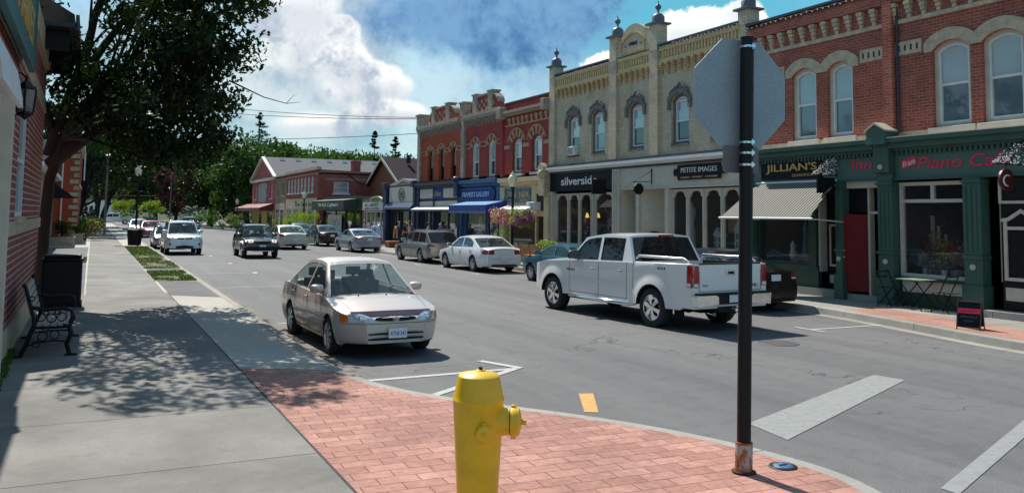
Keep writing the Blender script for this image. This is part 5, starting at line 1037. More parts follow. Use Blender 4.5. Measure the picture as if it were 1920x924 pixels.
pn = thing('canopy_hood', 'pale curved hood projecting over the shop door below the teal sign', 'door hood', (-.9, 11.5, 3.6)); mb = MB(); pr = [(0, 4.02), (.08, 4.0), (.18, 3.8), (.24, 3.50), (.25, 3.38), (.20, 3.38), (.18, 3.50), (.0, 3.52)]; mb.prism(lambda a, b, d: Vector((-.99+a, 8.6+d, b)), pr, 0, 2.5); mb.build('hood', M['white'], pn, angle=40)
ln = thing('wall_lantern', 'black four-sided wall lantern on the brick beside the teal sign', 'lantern', (-.85, 14.1, 3.5)); mb = MB(); x, y = -.80, 12.35
mb.lathe([(.09, 3.46), (.10, 3.44), (.04, 3.40), (.001, 3.36)], (x, y, 0), 4, smooth=False); mb.lathe([(.12, 3.76), (.10, 3.80), (.035, 3.85), (.015, 3.88), (.02, 3.91), (.001, 3.94)], (x, y, 0), 4, smooth=False)
for i in range(4): a = i*math.pi/2; mb.tube([(x+.09*math.cos(a), y+.09*math.sin(a), 3.46), (x+.115*math.cos(a), y+.115*math.sin(a), 3.76)], .010, 4)
mb.tube([(-1, y, 3.86), (-.92, y, 3.98), (-.84, y, 3.94), (x, y, 3.9)], .012, 5); mb.tube([(-1, y, 3.5), (-.9, y, 3.42), (x, y, 3.42)], .010, 5); mb.fbox(LF, y-.07, y+.07, 3.42, 3.98, 0, .03); mb.build('frame', M['iron'], ln)
mb = MB(); mb.lathe([(.08, 3.47), (.105, 3.75)], (x, y, 0), 4, smooth=False); mb.build('glass', plain('smoky_lantern_glass', (.22, .21, .20), .12, var=.4, nsc=9), ln)
# second brick building with mansard roof beyond the maple, third with quoins
l2 = thing('brick_building', 'dim brick house with dark mansard roof and white door surround behind the maple trunk', 'building', (-2.4, 52, .15)); F3 = Fr((-2.2, 0, 0), (0, 1, 0), (1, 0, 0))
mb = MB(); mb.wall(F3, [(42, .1), (63, .1), (63, 4.2), (42, 4.2)], [arc_open(56.8, 2.0, .2, 3.0, 0)], .2); mb.poly([(-2.2, 42, .1), (-14, 42, .1), (-14, 42, 4.2), (-2.2, 42, 4.2)]); mb.build('wall', M['tanbrick'], l2)
mb = MB(); mb.poly([(-1.9, 41.8, 4.3), (-1.9, 63, 4.3), (-3.6, 63, 8.2), (-3.6, 42.8, 8.2)]); mb.poly([(-1.9, 41.8, 4.3), (-3.6, 42.8, 8.2), (-14, 42.8, 8.2), (-14, 41.8, 4.3)]); mb.build('roof', M['brownroof'], l2)
mb = MB(); mb.box(-14, -1.75, 41.6, 63.1, 4.12, 4.32); mb.build('eave', M['white'], l2); mb = MB(); mb.fbox(F3, 55.6, 55.85, .2, 3.1, 0, .1); mb.fbox(F3, 57.8, 58.05, .2, 3.1, 0, .1); mb.fbox(F3, 55.6, 58.05, 3.0, 3.25, 0, .14); mb.build('door_surround', M['white'], l2); mb = MB(); mb.fbox(F3, 55.85, 57.8, .2, 3.0, -.15, -.1); mb.build('door', M['dark'], l2)
aw = thing('awning', 'black sloping awning over the white door surround on the left', 'awning', (-2.2, 57, 3.1)); mb = MB(); mb.add([(-2.15, 54.8, 3.95), (-2.15, 59, 3.95), (-.85, 59, 2.95), (-.85, 54.8, 2.95), (-2.15, 54.8, 2.95), (-2.15, 59, 2.95)], [(0, 1, 2, 3), (0, 3, 4), (1, 5, 2)]); mb.build('canvas', M['black'], aw)
mb = MB(); mb.tube([(-2.1, 54.85, 2.96), (-.86, 54.85, 2.96), (-.86, 58.95, 2.96)], .02, 5); mb.build('frame', M['iron'], aw)
l3 = thing('brick_building', 'orange brick house with pale quoins beyond the black awning', 'building', (-1.2, 70, .15)); F4 = Fr((0, 63.2, 0), (1, 0, 0), (0, -1, 0)); F5 = Fr((-.75, 0, 0), (0, 1, 0), (1, 0, 0))
mb = MB(); mb.wall(F4, [(-14, .1), (-.75, .1), (-.75, 6.4), (-14, 6.4)], []); mb.wall(F5, [(63.2, .1), (78, .1), (78, 6.4), (63.2, 6.4)], [arc_open(66+i*3.6, 1.1, z_, z_+1.7, 0) for i in range(4) for z_ in (1.0, 4.0)], .2); mb.build('wall', M['orange'], l3)
for i in range(4):
    for z_ in (1.0, 4.0): sash(F5, 66+i*3.6, 1.1, z_, z_+1.7, 0, l3, 'white', 'housepane', 'teal_pane', 'white')
mb = MB()
for k in range(15): w_ = .55 if k % 2 else .32; mb.fbox(F4, -.75-w_, -.72, .2+k*.42, .2+k*.42+.27, 0, .04); mb.fbox(F5, 63.16, 63.2+w_, .2+k*.42, .2+k*.42+.27, 0, .03)
mb.build('quoins', M['stone'], l3); mb = MB(); mb.fbox(F4, -14, -.6, 6.4, 6.8, -.1, .25); mb.fbox(F5, 63, 78, 6.4, 6.8, -.1, .25); mb.build('cornice', M['beige'], l3); mb = MB(); mb.tube([F4(-1.75, .2, .06), F4(-1.75, 6.3, .06)], .06, 6); mb.fbox(F4, -.5, -.42, 4.2, 5.9, 0, .4); mb.build('downpipe', M['white'], l3)
mb = MB(); mb.box(-14, -.75, 63.2, 78, 6.6, 6.7); mb.build('roof', M['tar'], l3)
l4 = thing('white_building', 'low white building at the far end of the left pavement behind the trees', 'building', (-2, 168, 0)); mb = MB(); mb.box(-9, 3.4, 165, 175, 0, 4.0); mb.build('wall', M['white'], l4); mb = MB(); mb.box(-9.3, 3.7, 164.7, 175, 4.0, 4.3); mb.build('roof', M['greyroof'], l4); mb = MB(); [mb.box(a, a+1.2, 164.9, 165, 1, 2.4) for a in (-6, -3, 0)]; mb.build('window', M['housepane'], l4)
gable_house('gabled_house', 'unseen brick house added in the gap for the shop window reflections', -24, -12, 24, 40, 5.0, 8.5, 'farbrick', 'brownroof')  # hidden house, added so the shop panes do not mirror bare lawn
# ---------------------------------------------------------------- trees and plants
def leaf_cloud(mb, pts, n, size, spread=1.0, m=0, flat=.5, lobed=False):
    """n small leaves scattered round the cluster centres pts = [(Vector, radius)]"""
    rr = random.random; tot = [r**2 for _, r in pts]; pk = random.choices(range(len(pts)), weights=tot, k=n)
    V = []; Fc = []; b = len(mb.v)
    for i in pk:
        c, r = pts[i]; a = rr()*6.2832; z = rr()*2-1; q = math.sqrt(max(0, 1-z*z)); k = r*(rr()**.45)*spread
        px, py, pz = c.x+k*q*math.cos(a), c.y+k*q*math.sin(a), c.z+k*z*.8
        s = size*(.6+.8*rr()); a2 = rr()*6.2832; t = (rr()-.5)*math.pi*flat*2
        ux, uy, uz = math.cos(a2)*math.cos(t), math.sin(a2)*math.cos(t), math.sin(t); a3 = a2+1.57+(rr()-.5); t2 = (rr()-.5)*1.4
        vx, vy, vz = math.cos(a3)*math.cos(t2), math.sin(a3)*math.cos(t2), math.sin(t2); h = s*.5; w_ = s*.42; j = b+len(V)
        if lobed:
            for (p, q_) in ((-1, 0), (-.25, .9), (.15, .35), (.55, .85), (1.05, 0), (.55, -.85), (.15, -.35), (-.25, -.9)): V.append((px+ux*h*p+vx*w_*q_, py+uy*h*p+vy*w_*q_, pz+uz*h*p+vz*w_*q_))
            Fc.append(list(range(j, j+8)))
        else:
            for (p, q_) in ((-1, 0), (0, .8), (1, 0), (0, -.8)): V.append((px+ux*h*p+vx*w_*q_, py+uy*h*p+vy*w_*q_, pz+uz*h*p+vz*w_*q_))
            Fc.append([j, j+1, j+2, j+3])
    mb.v += V; mb.f += Fc; mb.m += [m]*len(Fc); mb.sm += [False]*len(Fc)
def limb(mb, a, b, r0, r1, k=6, wob_=.12):
    a = Vector(a); b = Vector(b); L = (b-a).length; P = []
    o1 = Vector([random.uniform(-1, 1) for _ in range(3)])*L*wob_; o2 = Vector([random.uniform(-1, 1) for _ in range(3)])*L*wob_*.6
    for i in range(k+1): t = i/k; P.append(a.lerp(b, t)+o1*math.sin(math.pi*t)*.7+o2*math.sin(2*math.pi*t)*.5)
    mb.tube(P, [r0+(r1-r0)*(i/k)**.8 for i in range(k+1)], 7, cap=True); return P
def tree(name, label, base, crown, nclus, nleaf, size, leafm, trunk_r, group=None, cat='tree', clus_r=1.0, fork=.4, lobed=False, hollow=.35, extra=None, trunk_pts=None, flat=.5, limbs=9, cut=None, lobes=None):
    t = thing(name, label, cat, base, group); cc, cr = Vector(crown[0]), Vector(crown[1]); cl = []; tries = 0
    while len(cl) < nclus and tries < 9000:
        tries += 1; d = Vector([random.gauss(0, 1) for _ in range(3)]).normalized(); k = (hollow+(1-hollow)*random.random()**.6)
        p = Vector((d.x*cr.x*k, d.y*cr.y*k, d.z*cr.z*k))+cc; nn_ = noise.noise(p*.55)
        if nn_ < -.28 or (cut and cut(p)): continue
        cl.append((p, clus_r*random.uniform(.55, 1.2)))
    for c2, r2, k2 in (lobes or []):
        for _ in range(k2): d = Vector([random.gauss(0, 1) for _ in range(3)]).normalized()*random.random()**.4; cl.append((Vector((c2[0]+d.x*r2[0], c2[1]+d.y*r2[1], c2[2]+d.z*r2[2])), clus_r*random.uniform(.6, 1.1)))
    tb = MB(); base = Vector(base); top = Vector((cc.x, cc.y, cc.z-cr.z*.1))
    if trunk_pts: P = [Vector(p) for p in trunk_pts]; tb.tube(P, [trunk_r*(1.25 if i == 0 else 1-.4*i/len(P)) for i in range(len(P))], 12, cap=True); start = P
    else:
        fk = base.lerp(top, fork); P = [base+Vector((0, 0, -.1)), base+Vector((0, 0, .15)), base.lerp(fk, .5)+Vector((random.uniform(-.1, .1), random.uniform(-.1, .1), 0)), fk]; tb.tube(P, [trunk_r*1.35, trunk_r*1.1, trunk_r*.9, trunk_r*.75], 10); start = [P[-2].lerp(P[-1], .6), P[-1]]
    sel = random.sample(cl, min(limbs, len(cl)))
    for c, r in sel:
        s_ = random.choice(start[-2:]); Q = limb(tb, s_, c, trunk_r*.45, trunk_r*.07)
        for c2, r2 in sorted(cl, key=lambda q: (q[0]-c).length)[1:4]: limb(tb, Q[random.choice((3, 4))], c2, trunk_r*.14, trunk_r*.03, 4)
    if extra: extra(tb)
    tb.build('trunk', M['bark'], t, angle=60)
    lb = MB(); leaf_cloud(lb, cl, nleaf, size, 1.0, 0, flat, lobed); lb.build('crown', M[leafm], t); return t
# the big maple leaning over the pavement
random.seed(11)
def mx(tb):
    for a, b, r0, r1 in (((-.92, 23, 3.3), (1.9, 21.2, 5.6), .17, .05), ((-.9, 23, 3.5), (-.1, 22.4, 6.9), .20, .08), ((-.5, 22.7, 5.0), (1.2, 21, 7.6), .13, .04), ((-.95, 22.9, 4.2), (-1.6, 21.5, 7.5), .14, .05), ((.3, 22.2, 4.6), (2.8, 20.5, 5.2), .08, .02), ((-.1, 22.4, 6.9), (.6, 20, 9.5), .10, .04), ((-.2, 22.6, 4.2), (.9, 21.5, 3.9), .08, .03)): limb(tb, a, b, r0, r1, 8, .07)
    tb.tube([(3.3, 19.0, 4.75), (3.75, 18.8, 4.62), (4.05, 18.7, 4.66)], [.011, .008, .003], 4); tb.tube([(3.75, 18.8, 4.62), (3.9, 18.7, 4.82)], [.008, .003], 4); tb.tube([(2.6, 19.3, 5.1), (3.3, 19.0, 4.75)], [.02, .011], 4)
def crown_cut(p):
    # the lower right of the crown rises towards the tip and the wall side stays clear of the shop roof
    if p.x < 1.0 and noise.noise(p*.8+Vector((5, 1, 2))) < .10: return True
    if p.x < -.9 and p.z < 4.6: return True
    if p.x < -1.2 and p.y < 21.6: return True
    if p.x > 2.9 and p.z < 3.6: return True
    if p.y < 15.5 and p.z < 6.0: return True
    return False
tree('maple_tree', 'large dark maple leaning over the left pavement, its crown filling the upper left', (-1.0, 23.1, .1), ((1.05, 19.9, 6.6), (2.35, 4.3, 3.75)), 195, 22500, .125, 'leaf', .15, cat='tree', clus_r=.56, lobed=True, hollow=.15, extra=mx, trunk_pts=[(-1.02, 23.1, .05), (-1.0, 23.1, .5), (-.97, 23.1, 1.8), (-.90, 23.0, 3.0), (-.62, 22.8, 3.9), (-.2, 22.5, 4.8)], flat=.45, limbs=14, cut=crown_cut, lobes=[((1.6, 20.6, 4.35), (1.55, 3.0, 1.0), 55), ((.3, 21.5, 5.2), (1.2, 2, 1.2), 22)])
random.seed(5)
G_ST = 'street trees at the far left'
tree('street_tree', 'tall dark broad tree over the far left pavement, nearest of the far street trees', (-1.6, 88, 0), ((-.2, 88, 8.2), (5.2, 5.5, 4.6)), 60, 9000, .42, 'leaf', .35, G_ST, clus_r=1.5)
tree('street_tree', 'dark tree with a pale lime patch above the far pavement', (.6, 104, 0), ((1.0, 104, 9), (5.5, 5.5, 5.2)), 55, 8000, .45, 'leaf3', .35, G_ST, clus_r=1.6)
tree('street_tree', 'dense dark tree hanging over the far parked cars', (1.2, 122, 0), ((3.4, 122, 9.5), (6.5, 6, 5.5)), 60, 9000, .5, 'leaf', .4, G_ST, clus_r=1.8)
tree('street_tree', 'small bright green tree glimpsed through the maple crown', (-1.2, 76, 0), ((.9, 78, 8.6), (1.8, 2.2, 1.9)), 16, 3000, .26, 'leaf2', .16, G_ST, clus_r=.8)
tree('street_tree', 'broad tree closing the view at the end of the street', (13, 205, 0), ((13, 205, 11), (12, 8, 8.5)), 70, 9000, .8, 'leaf3', .5, G_ST, clus_r=2.6)
tree('street_tree', 'dark tree beyond the far left house, deepest in shade', (-6, 128, 0), ((-4, 128, 8), (7, 6, 6.5)), 60, 8000, .5, 'leaf', .4, G_ST, clus_r=1.9)
tree('purple_leaved_tree', 'low dark purple-leaved tree at the garden corner', (12.5, 150, 0), ((12.8, 150, 6.0), (4.6, 4, 3.4)), 45, 6500, .42, 'purpleleaf', .3, 'purple-leaved trees', clus_r=1.4)
tree('purple_leaved_tree', 'second purple-leaved tree, left of the other and partly in shade', (7.0, 158, 0), ((7.5, 158, 6.4), (3.2, 3, 3.0)), 30, 4000, .42, 'purpleleaf', .25, 'purple-leaved trees', clus_r=1.3)
G_BG = 'big trees behind the pink building'
tree('broadleaf_tree', 'tall dark tree just left of the pink gabled building', (20, 124, 0), ((19.0, 124, 7.0), (5.0, 6, 5.2)), 75, 10000, .5, 'leaf3', .45, G_BG, clus_r=1.9)
tree('broadleaf_tree', 'dark round tree over the garden corner, lower than its neighbour', (16.5, 138, 0), ((16.8, 138, 7.2), (5.2, 5, 5.6)), 60, 8000, .5, 'leaf', .4, G_BG, clus_r=1.8)
tree('broadleaf_tree', 'green tree rising behind the grey roof of the pink building', (30, 150, 0), ((29, 150, 8.8), (7.0, 6, 5.2)), 75, 9500, .6, 'leaf3', .5, G_BG, clus_r=2.2)
def spruce(label, x, y, z0, h, r, n):
    t = thing('spruce_tree', label, 'spruce', (x, y, z0), 'tall spruces on the skyline'); mb = MB(); mb.tube([(x, y, z0), (x, y, z0+h)], [.35, .04], 8); mb.build('trunk', M['bark'], t)
    lb = MB(); pts = []
    for k in range(n):
        q = random.random()**.9; a = random.uniform(0, 6.28); z = z0+h*(.12+.88*q); L = r*(1-q)**.75*random.uniform(.6, 1.1)+.15
        for s_ in range(7): t_ = s_/6; pts.append((Vector((x+L*t_*math.cos(a), y+L*t_*math.sin(a), z-L*.18*t_+.1*L*t_*t_*2)), .32))
    leaf_cloud(lb, pts, n*(60 if h < 20 else 110), .34 if h < 20 else .55, 1.0, 0, .2); lb.build('crown', M['needle'], t)
spruce('tall ragged spruce left of the pink gable, highest on the skyline', 25.5, 150, 0, 19.3, 5.4, 60)
spruce('slim spruce, left of the pair above the grey roof', 63, 205, 0, 22.6, 4.6, 50); spruce('slim spruce, right of the pair above the grey roof', 68.4, 205, 0, 21.6, 4.6, 46)
# wooded hill
random.seed(3)
hm = MB(); V = []; nx, ny = 60, 14
def hz(x, y): u = (x-150)/330; return max(0, 20.3*math.exp(-((x-40)/260)**2)*min(1, max(0, (y-215)/95))+3*noise.noise(Vector((x*.012, y*.01, 1))))-1
for j in range(ny):
    for i in range(nx): x = -160+i*12; y = 215+j*20; V.append((x, y, hz(x, y)))
hm.add(V, [(j*nx+i, j*nx+i+1, (j+1)*nx+i+1, (j+1)*nx+i) for j in range(ny-1) for i in range(nx-1)], 0, True); struct(hm.build('hill', M['hill']))
pts = []
for k in range(2300):
    x = random.uniform(-20, 330); y = random.uniform(225, 340); z = hz(x, y); r = random.uniform(2.2, 4.2)
    if z < 2 and random.random() < .5: continue
    pts.append((Vector((x, y, z+random.uniform(2.5, 5.5))), r))
lb = MB(); leaf_cloud(lb, pts, 120000, 1.15, 1.0, 0, .6); tag(lb.build('hillside_wood', M['hillleaf']), 'green wooded hillside along the skyline behind the roofs', 'wood', kind='stuff')
# shrubs, garden corner, planters
def bush(name, label, c, r, n, size, lm, grp, cat='shrub', petals=None, np_=0, sx=1.0, sz=1.0):
    t = thing(name, label, cat, (c[0], c[1], c[2]), grp); mb = MB(); c_ = Vector(c)
    for k in range(5): a = k*1.3; mb.tube([c_, c_+Vector((math.cos(a)*r*.4, math.sin(a)*r*.4, r*.9*sz))], [.025, .008], 4)
    mb.build('stem', M['bark'], t)
    pts = [(c_+Vector((random.uniform(-.6, .6)*r*sx, random.uniform(-.6, .6)*r, r*sz*random.uniform(.5, 1.3))), r*.5) for _ in range(12)]
    lb = MB(); leaf_cloud(lb, pts, n, size, 1.1); lb.build('foliage', M[lm], t)
    if petals: pb = MB(); leaf_cloud(pb, [(p, q*1.12) for p, q in pts], np_, size*1.1); pb.build('flowers', M[petals], t)
    return t
sh = [(12.9, 118, 1.1, 'leaf2', 'round clipped bright shrub, left of the garden pair'), (14.4, 118, 1.1, 'leaf2', 'round clipped bright shrub, right of the garden pair'), (16.0, 112, 1.0, 'leaf3', 'low dark shrub in the garden bed beside the far lamp'), (17.6, 116, 1.6, 'leaf3', 'taller green shrub in front of the dark trees'), (15.2, 124, 1.8, 'leaf3', 'upright green bush behind the clipped pair'), (19.3, 113, 1.2, 'leaf', 'dark shrub nearest to the red awning')]
for x, y, r, lm, lab in sh: bush('shrub', lab, (x, y, .1), r, 900, .16, lm, 'shrubs in the garden corner')
gb_ = MB(); gb_.poly([(11.8, 150, .14), (15.6, 101, .14), (24, 101, .14), (24, 150, .14)]); struct(gb_.build('garden_bed', M['grass'])); kb = MB(); kb.bar((11.8, 150, .1), (15.6, 101, .1), .25, .2); struct(kb.build('garden_kerb', M['kerb']))
for i in range(5):
    bush('shrub', ['yellow-green mound of flowers at the road edge of the garden', 'pale green mound second from the road edge', 'dusty green low mound near the middle of the garden', 'lime mound of leaves by the garden kerb', 'reddish low plant at the back of the garden'][i], (14.2+i*1.6, 106+i*1.7, .1), .7, 420, .13, ['leaf2', 'leaf2', 'leaf3', 'leaf2', 'purpleleaf'][i], 'shrubs in the garden corner')
# planters along the left houses
def planter(label, x, y, wx, wy, h, grp='stone planters by the left houses'):
    t = thing('stone_planter', label, 'planter', (x, y, .15), grp); mb = MB(); mb.box(x-wx, x+wx, y-wy, y+wy, .15, .15+h); mb.box(x-wx-.05, x+wx+.05, y-wy-.05, y+wy+.05, .15+h*.85, .15+h); mb.build('box', M['stone'], t, bevel=.01); mb = MB(); mb.box(x-wx+.04, x+wx-.04, y-wy+.04, y+wy-.04, .15+h, .16+h); mb.build('soil', M['dark'], t)
planter('long low stone planter beside the path, nearest to the maple', -1.55, 57.6, .75, .8, .5); planter('square stone planter further along the path', -.75, 61.5, .4, .6, .6)
bush('potted_shrub', 'dark clipped shrub in the near stone planter', (-1.5, 57.6, .6), .6, 900, .1, 'leaf', 'plants in the stone planters'); bush('potted_shrub', 'small bright green plant in the further stone planter', (-.75, 61.5, .7), .35, 400, .1, 'leaf2', 'plants in the stone planters')
bush('flowering_bush', 'pink and yellow flowering bush at the foot of the quoined brick house', (-.25, 66.5, .1), 1.1, 1500, .13, 'leaf2', 'flowering bushes by the path', petals='petal2', np_=260, sz=1.0)
bush('flowering_bush', 'dark leafy flowering bush beyond the quoined house corner', (-.6, 72.5, .1), 1.2, 1500, .14, 'leaf', 'flowering bushes by the path', petals='petal2', np_=120)
# ---- lamp posts with banners arms and hanging baskets
def lamp(label, x, y, H=3.95, grp='street lamps with cream globes', arm=True, face=0, detail=True):
    t = thing('street_lamp', label, 'street lamp', (x, y, .15), grp); mb = MB(); zb = .15
    mb.lathe([(.001, zb), (.19, zb), (.19, zb+.10), (.15, zb+.14), (.13, zb+.55), (.15, zb+.60), (.10, zb+.68), (.062, zb+.8), (.052, H-.75), (.075, H-.72), (.052, H-.68), (.05, H-.62), (.10, H-.58), (.11, H-.53), (.001, H-.53)], (x, y, 0), 14)
    mb.build('post', M['iron'], t)
    mb = MB(); mb.lathe([(.001, H-.53), (.11, H-.53), (.17, H-.42), (.20, H-.26), (.19, H-.12), (.13, H-.04), (.07, H-.01), (.09, H+.03), (.06, H+.08), (.02, H+.11), (.03, H+.14), (.001, H+.17)], (x, y, 0), 16); mb.build('globe', M['globe'], t)
    if arm:
        mb = MB(); z = H-1.1; mb.tube([(x, y+.62, z), (x, y-.62, z)], .014, 6)
        P = [(x, y+.08+.5*k/10, z+.22*math.sin(math.pi*k/10)*(1 if k < 6 else .8)) for k in range(11)]; mb.tube(P, .012, 5)
        for c_, r_ in ((.38, .1), (.2, .12)): mb.tube([(x, y+c_+r_*(1-k/26)*math.cos(k*.6), z+.10+r_*.7*(1-k/26)*math.sin(k*.6)) for k in range(20)], .008, 4)
        z2 = z-.28; mb.tube([(x, y+.72, z2), (x, y-.72, z2)], .012, 5)
        for s_ in (-1, 1): mb.tube([(x, y+s_*.66, z2), (x, y+s_*.66, z2-.25)], .005, 4)
        mb.build('bracket', M['iron'], t)
    return t
def basket(label, x, y, z, lm, petals, r=.42, n=1500, dens=1.0, grp='hanging baskets on the lamp posts', trail=.5):
    t = thing('hanging_basket', label, 'hanging basket', (x, y, z), grp); mb = MB(); mb.lathe([(.001, z-.24), (.12, z-.22), (.20, z-.10), (.23, z), (.001, z-.02)], (x, y, 0), 14)
    for a in (0, 2.1, 4.2): mb.tube([(x+.22*math.cos(a), y+.22*math.sin(a), z), (x, y, z+.42)], .004, 3)
    mb.build('bowl', M['bark'], t); pts = [(Vector((x+random.gauss(0, r*.42), y+random.gauss(0, r*.42), z+random.uniform(-.22, .20))), r*.45) for _ in range(16)]
    for k in range(6): a = random.uniform(0, 6.28); pts.append((Vector((x+math.cos(a)*r*.55, y+math.sin(a)*r*.55, z-trail*random.uniform(.5, 1))), r*.22))
    lb = MB(); leaf_cloud(lb, pts, n, .07, 1.0); lb.build('foliage', M[lm], t)
    for nm, pm_, q in petals: pb = MB(); leaf_cloud(pb, [(p+Vector((-.07, -.10, -.02)), s_*1.25) for p, s_ in pts[:16] if random.random() < .8], int(q*2.3), .066, 1.15); pb.build('flowers', M[pm_], t)
    return t
lamp('nearest street lamp with cream globe, flower baskets and scrolled arm, before the cream shop', 16.2, 32.65, 3.98)
basket('large basket of pink petunias with pale green trailers, left of the near lamp post', 16.2, 33.75, 2.20, 'lime', (('p', 'petal2', 360), ('q', 'petal', 220), ('w', 'petalw', 160)), .50, 2200, trail=.9)
basket('large basket of deep purple petunias, right of the near lamp post', 16.2, 31.6, 2.20, 'lime', (('p', 'petal', 520), ('w', 'petalw', 120)), .48, 1900, trail=.5)
lamp('street lamp with lime green baskets before the brick end wall', 16.2, 72.4, 3.98)
for i, (dy, lab) in enumerate(((2.3, 'round lime green basket left of the second lamp post'), (-2.0, 'round lime green basket right of the second lamp post'), (5.4, 'low lime green basket furthest left near the second lamp'))): basket(lab, 16.2, 72.4+dy, 1.95-(.55 if i == 2 else 0), 'lime', (), 1.05, 2600, trail=.6)
lamp('third street lamp, small and pale, beside the garden corner', 16.2, 109, 3.75, arm=False); basket('pale dusty basket at the third lamp post, left side', 16.2, 111.6, 1.6, 'leaf3', (('w', 'petalw', 200),), 1.0, 1500); basket('pale dusty basket at the third lamp post, right side', 16.2, 106, 1.6, 'leaf3', (('w', 'petalw', 200),), .9, 1500)
lamp('fourth street lamp seen against the purple tree', 16.0, 148, 3.6, arm=False)
lamp('street lamp on the left pavement with two lime baskets and a black bin', 2.55, 57.0, 4.9, arm=False); mb = None
t_ = bpy.data.objects[-1] if False else None
bk = MB(); bk.tube([(1.6, 57, 3.15), (3.5, 57, 3.15)], .02, 6); bk.tube([(1.75, 57, 3.15), (1.75, 57, 2.9)], .008, 4); bk.tube([(3.35, 57, 3.15), (3.35, 57, 2.9)], .008, 4)
bk.tube([(2.75+.25*math.cos(k*.5), 57, 3.3+.14*math.sin(k*.5)) for k in range(14)], .012, 5)
for o in COL.objects:
    if o.get('label', '').startswith('street lamp on the left pavement'): bk.build('bracket', M['iron'], o); break
basket('round lime green basket on the left of the left-side lamp post', 1.75, 57.0, 2.55, 'lime', (), .62, 2300, trail=.8); basket('round lime green basket on the right of the left-side lamp post', 3.30, 57.0, 2.55, 'lime', (), .58, 2300, trail=.7)
up_ = thing('utility_pole', 'thin grey utility pole at the far end of the street', 'utility pole', (10, 128, 0)); mb = MB(); mb.tube([(10, 128, 0), (10, 128, 8.4)], [.10, .07], 8); mb.build('pole', plain('weathered_pole', (.2, .18, .16), .9), up_)
up_ = thing('utility_pole', 'utility pole hidden among the left trees that carries the overhead cables', 'utility pole', (1.2, 84, 0)); mb = MB(); mb.tube([(1.2, 84, 0), (1.2, 84, 13.4)], [.10, .07], 8); mb.build('pole', plain('weathered_pole2', (.17, .15, .13), .9), up_)
def cable(label, a, b, sag):
    a, b = Vector(a), Vector(b); P = [a.lerp(b, k/24)+Vector((0, 0, -sag*4*(k/24)*(1-k/24))) for k in range(25)]; mb = MB(); mb.tube(P, .022, 5); tag(mb.build('overhead_cable', M['plastic']), label, 'cable', 'overhead cables across the street')
cable('uppermost overhead cable, nearly level, running to the top of the orange brick building', (18.1, 49.4, 8.2), (1.2, 84, 13.0), .55)
cable('middle overhead cable, meeting the uppermost one at the orange brick building', (18.1, 49.4, 8.12), (1.2, 84, 12.1), .45)
cable('lowest overhead cable sloping up to the orange brick building', (17.9, 49.4, 7.2), (1.2, 84, 8.9), .35)
tree('broadleaf_tree', 'unseen dark tree added behind the corner shop for the shop window reflections', (-8.5, 32, 0), ((-8.0, 32, 6.0), (5.0, 6, 4.6)), 45, 5000, .34, 'leaf', .3, G_ST, clus_r=1.5)  # out of view, put in to darken what the shop panes mirror
